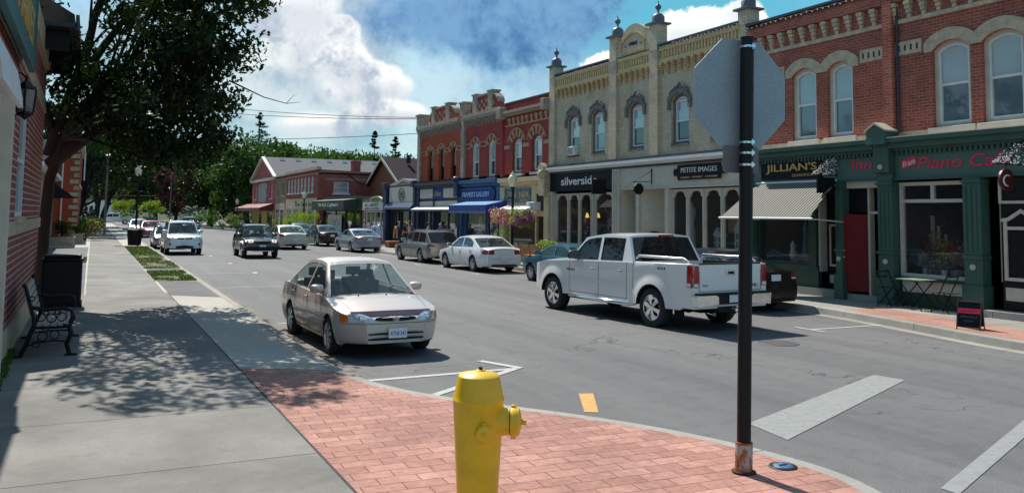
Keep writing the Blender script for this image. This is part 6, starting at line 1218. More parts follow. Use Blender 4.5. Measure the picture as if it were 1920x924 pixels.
# ---------------------------------------------------------------- vehicles
def lerp_pts(P, s):
    if s <= P[0][0]: return P[0][1]
    for (a, x), (b, y) in zip(P, P[1:]):
        if s <= b:
            t = (s-a)/(b-a) if b > a else 0; return x+(y-x)*t
    return P[-1][1]
def smooth_fn(P):
    # monotone-ish smoothing: average of the piecewise line over a small window
    return lambda s, w_=.10: sum(lerp_pts(P, s+d*w_) for d in (-1, -.5, 0, .5, 1))/5
class Car:
    """front bumper at +y; local x lateral, y forward, origin on the ground at the middle"""
    def __init__(c, **k):
        c.__dict__.update(dict(nose=.66, tail=.70, nr=.55, tr=.5, rake=.22, trake=.12, sill=.20, tumble=.30, clad=None, bed=None, wheel=.31, ww=.2, spokes=5, shoulder=None, glass='carglass', rimmat='rim', arch=1.13, waist=.0, flare=.0))
        c.__dict__.update(k); c.zt = smooth_fn(c.top); c.zs = smooth_fn(c.shoulder or [(s, z-(.07 if s < c.gh[0] or s > c.gh[3] else .0)) for s, z in c.top]); c.rf = lambda s: lerp_pts(c.roof, s)
    def plan(c, s):
        f = 1.0
        if s < c.nr: f = c.nose+(1-c.nose)*(1-(1-max(0, s)/c.nr)**2.6)
        e = c.L-s
        if e < c.tr: f = min(f, c.tail+(1-c.tail)*(1-(1-max(0, e)/c.tr)**2.6))
        return f
    def bulge(c, z):
        t = (z-.55); return 1-(.10*t*t/.2 if t > 0 else .07*t*t/.1)-(0 if z > .42 else 0)
    def hw(c, s, z):
        w_ = c.W*c.plan(s)*c.bulge(z)
        if c.flare:
            for a in c.ax:
                d = math.hypot(s-a, z-c.wheel); ra = c.wheel*c.arch
                if d < ra+.17: w_ += c.flare*max(0, 1-max(0, d-ra)/.17)**.8
        return w_
    def shift(c, s, z):
        """bumpers stand out low down, the upper nose and tail lean inwards"""
        d = 0
        if s < .8: d += c.rake*max(0, z-.52)**1.2*(1-s/.8)+.10*max(0, .34-z)*(1-s/.8)
        if c.L-s < .6: d -= c.trake*max(0, z-.60)**1.1*(1-(c.L-s)/.6)+.25*max(0, .38-z)*(1-(c.L-s)/.6)
        return d
    def P(c, s, x, z): return Vector((x, c.L/2-(s+c.shift(s, z)), z))
    def front(c, x, z, off=.006):
        s = 0
        for i in range(60):
            if c.hw(s, z) >= abs(x)-1e-4 and (c.zt(s) >= z): break
            s += .01
        return c.P(s-off, x*(1+(.012 if s > .005 else 0)), z)
    def rear(c, x, z, off=.006):
        s = c.L
        for i in range(60):
            if c.hw(s, z) >= abs(x)-1e-4 and (c.zt(s) >= z): break
            s -= .01
        return c.P(s+off, x*(1+(.012 if s < c.L-.005 else 0)), z)
    def side(c, s, z, sg, off=.004): return c.P(s, sg*(c.hw(s, z)+off), z)
    def patch(c, mb, fn, u0, u1, v0, v1, m=0, nu=8, nv=3, trim=None, th=.02):
        """grid patch laid on a surface; trim(tu) -> (v0, v1) limits along u"""
        V = []
        for i in range(nu+1):
            u = u0+(u1-u0)*i/nu; a, b = (v0, v1) if trim is None else trim(i/nu)
            for j in range(nv+1): V.append(fn(u, a+(b-a)*j/nv))
        mb.add(V, [(i*(nv+1)+j, (i+1)*(nv+1)+j, (i+1)*(nv+1)+j+1, i*(nv+1)+j+1) for i in range(nu) for j in range(nv)], m, True)
    def glide(c, s, t, x=None): pass
    def build(c, name, label, cat, loc, rz, group):
        t = thing(name, label, cat, (0, 0, 0), group); c.t = t
        ss = set()
        k = 0.
        for v in (0, .02, .05, .09, .14, .2, .28, .38, .5, .65, .8): ss.add(v); ss.add(c.L-v)
        while k < c.L-.8:
            if k > .8: ss.add(round(k, 3))
            k += .14
        ra = c.wheel*c.arch
        for a in c.ax:
            ss = {s for s in ss if abs(s-a) > ra+.01}
            for i in range(13): ss.add(a+ra*math.cos(math.pi*i/12)*.9999)
            ss.add(a-ra-.002); ss.add(a+ra+.002)
        for s in c.gh: ss.add(s)
        if c.bed: ss = {s for s in ss if all(abs(s-b) > .05 for b in c.bed)}; [ss.add(v) for b in c.bed for v in (b-.004, b+.004)]
        ss = sorted(s for s in ss if 0 <= s <= c.L); rows = []; NS = 9
        tt = [0, .02, .06, .12, .2, .35, .55, .8, 1.0]
        for s in ss:
            zb = c.sill+ (.05 if s < .3 or s > c.L-.3 else 0); inarch = False
            for a in c.ax:
                if abs(s-a) < ra: zb = max(zb, c.wheel+math.sqrt(max(0, ra*ra-(s-a)**2))); inarch = True
            zs, zt = c.zs(s), c.zt(s); cab = c.gh[0]+.08 < s < c.gh[3]-.06; bed = c.bed and c.bed[0] < s < c.bed[1]
            if zb > zs-.02: zb = zs-.02
            r = [c.P(s, 0, zb), c.P(s, c.hw(s, zb)-.12, zb), c.P(s, c.hw(s, zb)-.015, zb)]
            for i in range(NS):
                z = zb+.012+(zs-zb-.012)*(i/(NS-1)); r.append(c.P(s, c.hw(s, z), z))
            xs = c.hw(s, zs)
            for q in tt[1:]:
                x = xs*(1-q)
                if bed: z = zt if q < .07 else .82; x = xs*(1-q) if q != .12 else xs*(1-.075)
                elif cab: z = zs if q < .15 else zs-.28
                else: z = zs+(zt-zs)*(1-abs(1-q)**2.6)
                r.append(c.P(s, x, z))
            rows.append((s, r, cab or bed, inarch))
        mb = MB(); V = []; n = len(rows[0][1])
        for _, r, _, _ in rows: V += r
        F = []; Ms = []
        for i in range(len(rows)-1):
            for j in range(n-1):
                F.append((i*n+j, i*n+j+1, (i+1)*n+j+1, (i+1)*n+j))
                dk = j < 2 or ((rows[i][2] and rows[i+1][2]) and j >= 2+NS+2)
                lowc = c.clad and (V[i*n+j+1].z < c.clad)
                Ms.append(2 if dk and j < 2 else (1 if dk else (3 if lowc else 0)))
        for sgn in (1, -1):
            b = len(mb.v); mb.v += [(v.x*sgn, v.y, v.z) for v in V]
            for f, m_ in zip(F, Ms): mb.f.append([b+x for x in (f if sgn > 0 else f[::-1])]); mb.m.append(m_); mb.sm.append(True)
            for r0 in (0, (len(rows)-1)*n): mb.f.append([b+r0+x for x in range(n)]); mb.m.append(0); mb.sm.append(True)
        body = mb.build('body', [c.paint, M['interior'] if not c.bed else M['interior2'], M['wellblack'], M['plastic'], M['interior2']], t, angle=38)
        # ---- greenhouse
        s0, s1, s2, s3 = c.gh; H0 = lambda s: c.zs(s); zr = c.rf
        def xg(s, z): return c.hw(s, c.zs(s))-.02-(z-c.zs(s))*c.tumble
        def edge_z(s):   # upper edge of the side glass area
            if s < s1: return H0(s0)+(zr(s1)-.05-H0(s0))*((s-s0)/(s1-s0))
            if s > s2: return H0(s3)+(zr(s2)-.05-H0(s3))*((s3-s)/(s3-s2))
            return zr(s)-.05
        def G3(sg): return lambda s, z, d=0: Vector((sg*(xg(s, z)+d), c.L/2-s, z))
        outl = [(s0, H0(s0)), (s3, H0(s3))]+[(s, edge_z(s)) for s in [s3-(s3-s2)*.33, s3-(s3-s2)*.66]+[s2-(s2-s1)*i/8 for i in range(9)]+[s1-(s1-s0)*.33, s1-(s1-s0)*.66]]
        outl = [(s, max(z, H0(s)+.001) if i > 1 else z) for i, (s, z) in enumerate(outl)]
        cuts = c.pillars; fr = MB(); panes = []
        def zc(s, m_): return edge_z(s)-m_
        for a, b in cuts:
            zlo = lambda s: H0(s)+.03
            pl = []; aa = a; n_ = 6
            lo = [(a+(b-a)*i/n_) for i in range(n_+1)]; up = []
            def topz(s): return edge_z(s)-.05*(1 if s1 < s < s2 else 1.25)
            lows = [s for s in lo if topz(s) > zlo(s)+.02]
            if len(lows) < 2: continue
            pl = [(s, zlo(s)) for s in lows]+[(s, topz(s)) for s in lows[::-1]]; panes.append(pl)
        for sg in (1, -1):
            fn = G3(sg); fr.wall(fn, outl, panes, 0)
        # roof
        V = []; ns, nxx = 10, 8; sr = [s1+(s2-s1)*i/ns for i in range(ns+1)]
        for s in sr:
            w_ = xg(s, zr(s)-.05)
            for j in range(nxx+1):
                u = -1+2*j/nxx; V.append((u*w_, c.L/2-s, zr(s)-.05+.05*(1-abs(u)**3.2)*(1 if 0 < (s-s1)/(s2-s1) < 1 else .75)))
        fr.add(V, [(i*(nxx+1)+j, (i+1)*(nxx+1)+j, (i+1)*(nxx+1)+j+1, i*(nxx+1)+j+1) for i in range(ns) for j in range(nxx)], 0, True)
        # front and rear screens: bordered grid
        gl = {}
        for key, (sa, sb, za, zb_) in {'windshield': (s0, s1, H0(s0), zr(s1)-.05), 'rear_window': (s3, s2, H0(s3), zr(s2)-.05)}.items():
            us = [-1, -.93, -.75, -.5, -.25, 0, .25, .5, .75, .93, 1]; ts = [0, .05, .3, .6, .93, 1]; bow = (.12 if key == 'windshield' else -.10)*(1 if not c.bed or key == 'windshield' else .3); V = []
            for t_ in ts:
                s = sa+(sb-sa)*t_; z = za+(zb_-za)*t_; w_ = xg(sa, za)*(1-t_)+xg(sb, zb_)*t_
                for u in us: V.append(Vector((u*w_, c.L/2-s+bow*(1-u*u)*(1-t_*.6), z+.0375*t_*(1-abs(u)**3.2)*(1 if t_ == 1 else t_)+(0 if t_ else -.02))))
            nu_ = len(us); inn = MB()
            for i in range(len(ts)-1):
                for j in range(nu_-1):
                    f = (i*nu_+j, (i+1)*nu_+j, (i+1)*nu_+j+1, i*nu_+j+1); border = j in (0, nu_-2) or i == 0 or i == len(ts)-2
                    (fr if border else inn).add([V[q] for q in f], [(0, 1, 2, 3)], (0 if i == len(ts)-2 or j in (0, nu_-2) else 1) if border else 0, True)
            gl[key] = inn
        cabin = fr.build('cabin', [c.paint, M['plastic']], t, angle=40)
        gl['windshield'].build('windshield', M['carglass' if c.glass != 'privacy' else 'carglass'], t); gl['rear_window'].build('rear_window', M[c.glass], t)
        for sg in (1, -1):
            for i, pl in enumerate(panes):
                g_ = MB(); fn = G3(sg); n2 = len(pl); g_.add([fn(s, z, -.012) for s, z in pl], [range(n2)]); g_.build('side_window', M[c.glass if (i or c.glass == 'carglass' or c.bed) else 'carglass'], t)
                tr = MB(); fr_ = [fn(s, z, .003) for s, z in pl]; ctr = sum((p for p in fr_), Vector())/n2
                for i2 in range(n2):
                    a, b = fr_[i2], fr_[(i2+1) % n2]; tr.add([a, b, b+(ctr-b).normalized()*.022, a+(ctr-a).normalized()*.022], [(0, 1, 2, 3)])
                tr.build('window_seal', M['plastic'], t)
        # interior: seats, dash, wheel
        it = MB(); zf = H0((s0+s3)/2)-.28
        for s_, sx in [(s1+.35, .36), (s1+.35, -.36)]+([] if c.glass == 'privacy' and not c.bed else [(s2-.05 if not c.bed else s2-.35, .36), (s2-.05 if not c.bed else s2-.35, -.36)]):
            y = c.L/2-s_; it.box(sx-.22, sx+.22, y-.42, y-.26, zf-.05, H0(s_)+.12); it.box(sx-.13, sx+.13, y-.44, y-.34, H0(s_)+.15, H0(s_)+.31)
            it.box(sx-.03, sx+.03, y-.40, y-.37, H0(s_)+.1, H0(s_)+.16)
        it.box(-c.W*.8, c.W*.8, c.L/2-s0-.62, c.L/2-s0-.16, zf-.03, H0(s0)-.03, 1)
        it.build('seats', [M['interior'], M['interior2']], t, bevel=.03)
        st = MB(); y = c.L/2-s0-.70; st.lathe([(.17+.014*math.cos(a), .014*math.sin(a)) for a in [i*math.pi/3 for i in range(6)]], (.36, y, H0(s0)+.02), 16, axis='y', close=True); st.bar((.36-.16, y, H0(s0)+.02), (.36+.16, y, H0(s0)+.02), .03, .02); st.build('steering_wheel', M['interior2'], t)
        # mirrors
        for sg in (1, -1):
            mr = MB(); s_ = s0+c.mir[0]; z = H0(s_)+c.mir[1]; p = G3(sg)(s_, z, 0); c_ = p+Vector((sg*.13, 0, .01)); h = c.mir[2]
            prof = [(h*.1, .10), (h*.75, .07), (h*1.0, .0), (h*.95, -.055)]
            V = []
            for r_, d in prof:
                for k_ in range(12):
                    a = 2*math.pi*k_/12; V.append(c_+Vector((math.copysign(abs(math.cos(a))**.6, math.cos(a))*r_*1.35, d, math.copysign(abs(math.sin(a))**.6, math.sin(a))*r_*.85)))
            mr.add(V, [(i*12+k_, i*12+(k_+1) % 12, (i+1)*12+(k_+1) % 12, (i+1)*12+k_) for i in range(3) for k_ in range(12)], 0, True); mr.add(V[-12:], [range(12)], 1); mr.add(V[:12], [range(12)], 0)
            mr.bar(p+Vector((-sg*.02, .0, -.02)), c_+Vector((0, .01, -.02)), .05, .04); mr.build('mirror', [c.mirm, M['chrome']], t, angle=50)
        # wheels
        R_, ww = c.wheel, c.ww
        for a in c.ax:
            for sg in (1, -1):
                y = c.L/2-a; xo = sg*(c.W*.985+(c.flare*.6)); xi = xo-sg*ww
                w_ = MB(); pr = [(R_*.64, xi), (R_*.93, xi+sg*.005), (R_, xi+sg*.03), (R_*1.005, (xi+xo)/2), (R_, xo-sg*.03), (R_*.94, xo-sg*.006), (R_*.80, xo+sg*.004), (R_*c.rimk, xo-sg*.004), (R_*c.rimk, xi)]
                w_.lathe([(r_, x) for r_, x in pr], (0, y, R_-.006), 26, axis='x'); wh = w_.build('wheel', M['rubber'], t, angle=50)
                rm = MB(); rk = R_*c.rimk; rm.lathe([(rk, xo-sg*.01), (rk*.95, xo-sg*.004), (rk*.92, xo-sg*.02), (rk*.90, xo-sg*.07), (.001, xo-sg*.09)], (0, y, R_-.006), 26, axis='x')
                ctr = Vector((xo-sg*.02, y, R_-.006)); n_ = c.spokes
                for k_ in range(n_):
                    an = 2*math.pi*k_/n_+.3; d = Vector((0, math.cos(an), math.sin(an))); e = Vector((0, -math.sin(an), math.cos(an))); q0, q1 = rk*.16, rk*.95; w0, w1 = rk*c.spw[0], rk*c.spw[1]; X = Vector((sg, 0, 0))
                    V = [ctr+d*q0+e*w0+X*.012, ctr+d*q0-e*w0+X*.012, ctr+d*q1-e*w1+X*.0, ctr+d*q1+e*w1+X*.0]; V += [v-X*.03 for v in V]
                    rm.add(V, [(0, 1, 2, 3), (0, 4, 5, 1), (1, 5, 6, 2), (3, 2, 6, 7), (0, 3, 7, 4)], 0)
                rm.lathe([(rk*.24, xo-sg*.03), (rk*.22, xo-sg*.004), (rk*.1, xo+sg*.0), (.001, xo)], (0, y, R_-.006), 14, axis='x'); 
                rm.lathe([(rk*.9, xo-sg*.075), (.001, xo-sg*.078)], (0, y, R_-.006), 16, 1, axis='x')
                rm.build('rim', [M[c.rimmat], M['wellblack']], wh, angle=45)
        # seams and handles
        sm = MB(); 
        for sg in (1, -1):
            for s_, z0_, z1_ in c.seams: c.patch(sm, lambda u, v: c.side(u, v, sg, .0025), s_-.006, s_+.006, z0_, z1_, 0, 1, 7)
            for s_a, s_b, z_ in c.hseams: c.patch(sm, lambda u, v: c.side(u, v, sg, .0025), s_a, s_b, z_-.005, z_+.005, 0, 10, 1)
        sm.build('door_seam', M['plastic'], t)
        for sg in (1, -1):
            for s_, z in c.handles:
                h_ = MB(); p = c.side(s_, z, sg, .022); h_.obox(p, Vector((0, 1, 0)), Vector((1, 0, 0)), Vector((0, 0, 1)), .085, .010, .016); h_.obox(c.side(s_, z, sg, .002), Vector((0, 1, 0)), Vector((1, 0, 0)), Vector((0, 0, 1)), .06, .006, .026, 1); h_.build('door_handle', [c.hm, M['plastic']], t, bevel=.006)
        if c.molding:
            a, b, z, th, mm = c.molding
            for sg in (1, -1): ml = MB(); c.patch(ml, lambda u, v: c.side(u, v, sg, .010), a, b, z-th, z+th, 0, 16, 2); ml.build('side_moulding', mm, t)
        c.details(c, t)
        t.location = loc; t.rotation_euler.z = rz; return t
# ---- shared detail helpers
def lamps_front(c, t, x0, x1, z0, z1, amber=.0, m='lens', inner=None):
    for sg in (1, -1):
        h = MB(); tr = inner or (lambda q: (z0+(z1-z0)*.25*(1-q)*.6, z1-(z1-z0)*.10*q))
        c.patch(h, lambda u, v: c.front(sg*u, v, .010), x0, x1, z0, z1, 0, 8, 3, tr); 
        hl = h.build('headlight', M[m], t)
        b_ = MB(); cx_, cz = (x0+x1)/2, (z0+z1)/2; p = c.front(sg*cx_, cz, .014); b_.ball(p+Vector((0, -.02, 0)), (z1-z0)*.36, 0, 10, (1, .5, 1)); b_.build('reflector', M['chrome'], hl)
        if amber: a_ = MB(); c.patch(a_, lambda u, v: c.front(sg*u, v, .012), x1, x1+amber, z0, z1, 0, 4, 2, lambda q: (z0+.01, z1-.02)); a_.build('indicator', M['amber'], t)
def plate(c, t, fn, z, x=0, txt=None, w_=.15, h=.075):
    p = fn(x, z, .02); n = Vector((0, 1 if fn == c.front else -1, 0)); mb = MB(); mb.obox(p, Vector((1, 0, 0)), n, Vector((0, 0, 1)), w_, .004, h); pl = mb.build('licence_plate', M['plate'], t)
    F = Fr((0, p.y, 0), (1, 0, 0), n)
    if txt: text(F, txt, p.x, z, .062, .0055, M['plateblue'], pl, .25, ext=.001, bold=.001)
    else:
        mb = MB(); rs = random.Random(int(z*100)+len(bpy.data.objects)); x_ = -.115
        pass
    return pl
def taillamps(c, t, x0, x1, z0, z1, m='taillens', wrap=.18, fn2=None, white=None):
    for sg in (1, -1):
        h = MB(); c.patch(h, lambda u, v: c.rear(sg*u, v, .010), x0, x1, z0, z1, 0, 6, 3); 
        if wrap: c.patch(h, lambda u, v: c.side(u, v, sg, .008), c.L-.02-wrap, c.L-.03, z0, z1, 0, 4, 3)
        hl = h.build('tail_light', M[m], t)
        if white: b_ = MB(); c.patch(b_, lambda u, v: c.rear(sg*u, v, .014), x0+.01, (x0+x1)/2 if white > 0 else x1-.01, z0+.01, z0+(z1-z0)*abs(white), 0, 3, 2); b_.build('reversing_lamp', M['white'], hl)
def grille(c, t, x, z0, z1, m='plastic', bars=3, ring=None, name='grille', fn='front'):
    f = getattr(c, fn); g_ = MB(); c.patch(g_, lambda u, v: f(u, v, .008), -x, x, z0, z1, 0, 10, 2, lambda q: (z0+(z1-z0)*.25*abs(2*q-1)**3, z1-(z1-z0)*.25*abs(2*q-1)**3)); gg = g_.build(name, M[m], t)
    if bars:
        b_ = MB()
        for k in range(bars): z = z0+(z1-z0)*(k+1)/(bars+1); c.patch(b_, lambda u, v: f(u, v, .014), -x*.93, x*.93, z-.006, z+.006, 0, 8, 1)
        b_.build('grille_bar', M[ring or 'rim'], gg)
def wipers(c, t):
    mb = MB(); s0 = c.gh[0]; z = c.zs(s0)
    for x in (-.05, .55): mb.bar((x, c.L/2-s0+.05, z+.02), (x-.52, c.L/2-s0-.03, z+.07), .014, .012)
    mb.build('wiper', M['plastic'], t)
BASE = dict(rimk=.66, spw=(.12, .17), mir=(.32, .10, .085), pillars=(), seams=(), hseams=(), handles=(), molding=None)
def sedan_spec(**k):
    d = dict(BASE); d.update(L=4.45, W=.85, ax=(.88, 3.40), gh=(1.12, 1.85, 3.15, 3.85), top=[(0, .60), (.06, .66), (.35, .76), (1.0, .90), (1.2, .92), (3.8, .97), (4.2, .985), (4.4, .96), (4.45, .90)], roof=[(1.85, 1.36), (2.3, 1.40), (2.8, 1.395), (3.15, 1.34)], pillars=((1.42, 2.40), (2.47, 3.30)), seams=((1.28, .35, .88), (2.43, .28, .93), (3.36, .62, .96)), hseams=((1.28, 3.2, .27),), handles=((2.26, .80), (3.18, .82))); d.update(k); return d
# ---- the champagne sedan parked at the near kerb
champ = paint('champagne_paint', (.62, .52, .455), .12, .34)
def det_near(c, t):
    def tr(q): return (.565+.02*q, .700-.035*(1-q)**2*2+.01*q)
    lamps_front(c, t, .36, .70, .565, .70, .10, inner=lambda q: (.575-.0*q, .635+.06*min(1, q*2.2)))
    grille(c, t, .33, .58, .65, 'plastic', 2, 'plastic'); plate(c, t, c.front, .40, -.02, 'ATNE·343')
    for z0_, z1_ in ((.375, .415), (.295, .34)): g_ = MB(); c.patch(g_, lambda u, v: c.front(u, v, .007), -.45, .45, z0_, z1_, 0, 12, 1, lambda q: (z0_+.006*abs(2*q-1), z1_-.012*abs(2*q-1)**2)); g_.build('lower_grille', M['plastic'], t)
    em = MB(); p = c.front(0, .615, .02); el = lambda rx, rz_, cz: em.tube([p+Vector((rx*math.cos(a), .004, cz+rz_*math.sin(a))) for a in [i*math.pi/10 for i in range(21)]], .0045, 5); el(.050, .032, 0); el(.018, .030, 0); el(.036, .012, .012); em.build('emblem', M['chrome'], t)
    # bug deflector along the leading edge of the bonnet
    df = MB(); tz = lambda s, u: c.zs(s)+(c.zt(s)-c.zs(s))*(1-min(1, abs(u)/c.hw(s, c.zs(s)))**2.6); c.patch(df, lambda u, v: c.P(.035+.10*(abs(u)/.66)**3+v, u, tz(.035+.10*(abs(u)/.66)**3+v, u)+.016), -.66, .66, 0, .10, 0, 18, 4); df.build('bonnet_deflector', plain('dark_plum_acrylic', (.05, .006, .02), .12, coat=1., var=0), t)
    hm_ = MB()
    for sg in (1, -1): hm_.tube([c.P(s, sg*(.60+.10*(s/1.1)), c.zt(s)-.012) for s in (.3, .5, .7, .9, 1.08)], .003, 4)
    for x in (-.18, .30): hm_.ball((x, c.L/2-1.0, c.zt(1.0)+.008), .014, 0, 6)
    hm_.build('bonnet_seam', M['plastic'], t)
    bs = MB(); c.patch(bs, lambda u, v: c.front(u, v, .005), -.78, .78, .545, .552, 0, 16, 1)
    bs.build('bumper_seam', M['plastic'], t); taillamps(c, t, .45, .75, .62, .80); wipers(c, t)
c = Car(**sedan_spec(paint=champ, mirm=champ, hm=champ, wheel=.30, rimk=.70, rimmat='rim', spokes=7, spw=(.10, .16), nose=.56, nr=.58, rake=.55, tumble=.44, details=det_near, molding=(1.0, 3.0, .53, .022, champ), mir=(.34, .10, .085),
    top=[(0, .60), (.05, .67), (.16, .735), (.6, .83), (1.05, .895), (1.2, .915), (3.8, .97), (4.2, .985), (4.4, .96), (4.45, .90)], shoulder=[(0, .57), (.06, .63), (.3, .71), (1.0, .83), (1.2, .87), (3.8, .93), (4.2, .92), (4.45, .84)],
    gh=(1.10, 1.92, 3.10, 3.78), roof=[(1.92, 1.42), (2.3, 1.455), (2.8, 1.45), (3.10, 1.40)], pillars=((1.45, 2.38), (2.46, 3.26))))
c.build('parked_car', 'champagne four-door sedan parked at the near kerb with its bonnet towards the camera', 'car', (4.27, 14.95, 0), math.pi+R(1.5), 'cars parked along the near kerb')
# ---- white crew-cab pickup
wht = paint('white_paint_car', (.80, .80, .79), .05, .28); silver = paint('silver_paint', (.46, .48, .50), .6, .30)
def det_pick(c, t):
    for sg in (1, -1):
        h = MB(); c.patch(h, lambda u, v: c.rear(sg*u, v, .012), .845, .982, .88, 1.30, 0, 5, 5); c.patch(h, lambda u, v: c.side(u, v, sg, .010), c.L-.16, c.L-.002, .88, 1.30, 0, 4, 5); hl = h.build('tail_light', M['taillens'], t)
        b_ = MB(); c.patch(b_, lambda u, v: c.rear(sg*u, v, .017), .86, .975, .895, .96, 0, 3, 2); c.patch(b_, lambda u, v: c.side(u, v, sg, .014), c.L-.15, c.L-.05, .895, .96, 0, 3, 2); b_.build('reversing_lamp', M['white'], hl)
        b_ = MB(); y = -c.L/2
        pl = [(.98, .52), (1.0, .74), (.56, .76), (.44, .70), (.44, .56)]; b_.prism(lambda a, b, d: Vector((sg*a, y-.05-d, b)), pl, -.10, .08); b_.build('rear_bumper', M['steel'], t, bevel=.02)
    b_ = MB(); b_.box(-.46, .46, -c.L/2-.10, -c.L/2+.02, .55, .74); b_.box(-.95, .95, -c.L/2-.15, -c.L/2+.02, .735, .775); b_.box(-.35, .35, -c.L/2-.02, -c.L/2+.2, .38, .5); b_.build('bumper_step', M['plastic'], t, bevel=.01)
    b_ = MB(); b_.tube([(0, -c.L/2-.02, .44), (0, -c.L/2-.16, .44)], .035, 8); b_.ball((0, -c.L/2-.17, .50), .028, 0, 8); b_.tube([(-.5, -c.L/2+.1, .38), (-.5, -c.L/2-.08, .36)], .04, 8); b_.build('tow_hitch', M['chrome'], t)
    plate(c, t, c.rear, .66, -.0)
    t.children
    pl = [o for o in t.children if o.name.startswith('licence_plate')][-1]; pl.location.y -= .10
    sm = MB(); f = lambda u, v: c.rear(u, v, .004)
    for a, b, z0_, z1_ in ((-.835, -.825, .80, 1.34), (.825, .835, .80, 1.34), (-.83, .83, .80, .808)): c.patch(sm, f, a, b, z0_, z1_, 0, 6, 4)
    sm.build('tailgate_seam', M['plastic'], t)
    tg = MB(); tg.box(-.84, .84, -c.L/2-.005, -c.L/2+.10, 1.315, 1.345); tg.build('tailgate_cap', M['plastic'], t, bevel=.01)
    tg = MB(); p = c.rear(0, 1.16, .012); tg.obox(p, Vector((1, 0, 0)), Vector((0, 1, 0)), Vector((0, 0, 1)), .13, .008, .055); tg.obox(p+Vector((0, -.008, -.004)), Vector((1, 0, 0)), Vector((0, 1, 0)), Vector((0, 0, 1)), .08, .006, .028, 1); tg.build('tailgate_handle', [M['chrome'], M['plastic']], t, bevel=.008)
    FR = Fr((0, c.rear(0, .95, .0).y, 0), (1, 0, 0), (0, -1, 0)); text(FR, 'GMC', .62, .90, .065, .012, M['reddoor'], t, .26, name='badge', ext=.003); text(FR, 'SLE', -.68, .92, .035, .012, M['greymetal'], t, .13, name='badge', ext=.003)
    for sg in (1, -1):
        Fs = Fr((sg*(c.hw(5.1, 1.22)+.006), 0, 0), (0, 1, 0), (sg, 0, 0)); text(Fs, '4X4', c.L/2-4.92, 1.205, .062, .0, M['cap'], t, .26, name='badge', ext=.003, shear=.3)
        Fs = Fr((sg*(c.hw(1.55, .9)+.006), 0, 0), (0, 1, 0), (sg, 0, 0)); text(Fs, 'SIERRA', c.L/2-1.72, 1.0, .04, .0, M['cap'], t, .34, name='badge', ext=.003)
        st = MB(); x = sg*(c.W+.02); st.tube([(x-sg*.16, c.L/2-1.62, .42), (x, c.L/2-1.72, .40), (x, c.L/2-3.86, .40), (x-sg*.16, c.L/2-3.95, .42)], .045, 10); st.build('running_board', M['chrome'], t)
        rl = MB(); x = sg*(c.W-.10); rl.tube([(x, c.L/2-4.02, 1.36), (x, c.L/2-4.12, 1.42), (x, c.L/2-5.5, 1.42), (x, c.L/2-5.62, 1.36)], .028, 8); rl.build('bed_rail', M['rim'], t)
    b_ = MB(); y = c.L/2-3.92; b_.box(-.20, .20, y-.03, y+.03, 1.815, 1.855); b_.build('brake_light', M['taillens'], t, bevel=.01)
    for sg in (1, -1): mf = MB(); yy = c.L/2-c.ax[1]-.52; mf.box(sg*.72-.13, sg*.72+.13, yy-.01, yy, .24, .62); mf.build('mud_flap', M['plastic'], t)
    lamps_front(c, t, .55, .90, .92, 1.08); grille(c, t, .5, .74, 1.05, 'plastic', 3, 'chrome'); wipers(c, t)
    ch = MB(); ch.box(-.42, .42, -c.L/2+.4, c.L/2-1.0, .34, .48); ch.tube([(-.75, c.L/2-c.ax[1], .40), (.75, c.L/2-c.ax[1], .40)], .06, 8); ch.ball((0, c.L/2-c.ax[1], .40), .16, 0, 10); ch.build('chassis', M['wellblack'], t)
pk = dict(BASE); pk.update(L=5.84, W=1.0, ax=(.98, 4.62), gh=(1.60, 2.18, 3.72, 3.98), bed=(4.06, 5.76), wheel=.40, ww=.27, rimk=.66, rimmat='chrome', spokes=6, spw=(.10, .19), arch=1.17, flare=.045, sill=.42, tumble=.22, nose=.82, nr=.4, tail=.985, tr=.12, rake=.05, trake=.0, glass='privacy',
    top=[(0, 1.0), (.08, 1.10), (.5, 1.20), (1.5, 1.27), (1.7, 1.27), (4.0, 1.30), (5.84, 1.34)], shoulder=[(0, .98), (.08, 1.05), (.5, 1.14), (1.5, 1.20), (1.7, 1.21), (4.0, 1.27), (5.84, 1.33)],
    roof=[(2.18, 1.80), (2.6, 1.86), (3.2, 1.875), (3.72, 1.865)], pillars=((1.82, 2.74), (2.84, 3.62)), seams=((1.66, .50, 1.20), (2.80, .48, 1.24), (3.80, .48, 1.26), (4.02, .45, 1.32)), hseams=((1.66, 3.8, .50),), handles=((2.60, 1.08), (3.60, 1.09)), mir=(.34, .12, .125))
pk['bulge_'] = 1
class Pickup(Car):
    def bulge(c, z): return 1-(.05*(z-.8)**2 if z > .8 else .03*(z-.8)**2)
pk.pop('bulge_'); pk.pop('molding')
cp = Pickup(paint=wht, mirm=M['plastic'], hm=M['chrome'], details=det_pick, molding=(1.72, 3.74, .80, .03, wht), **pk)
cp.build('pickup_truck', 'white four-door pickup with chrome wheels driving away in the far lane', 'pickup truck', (11.22, 16.2, 0), R(4.3), 'vehicles moving along the street')
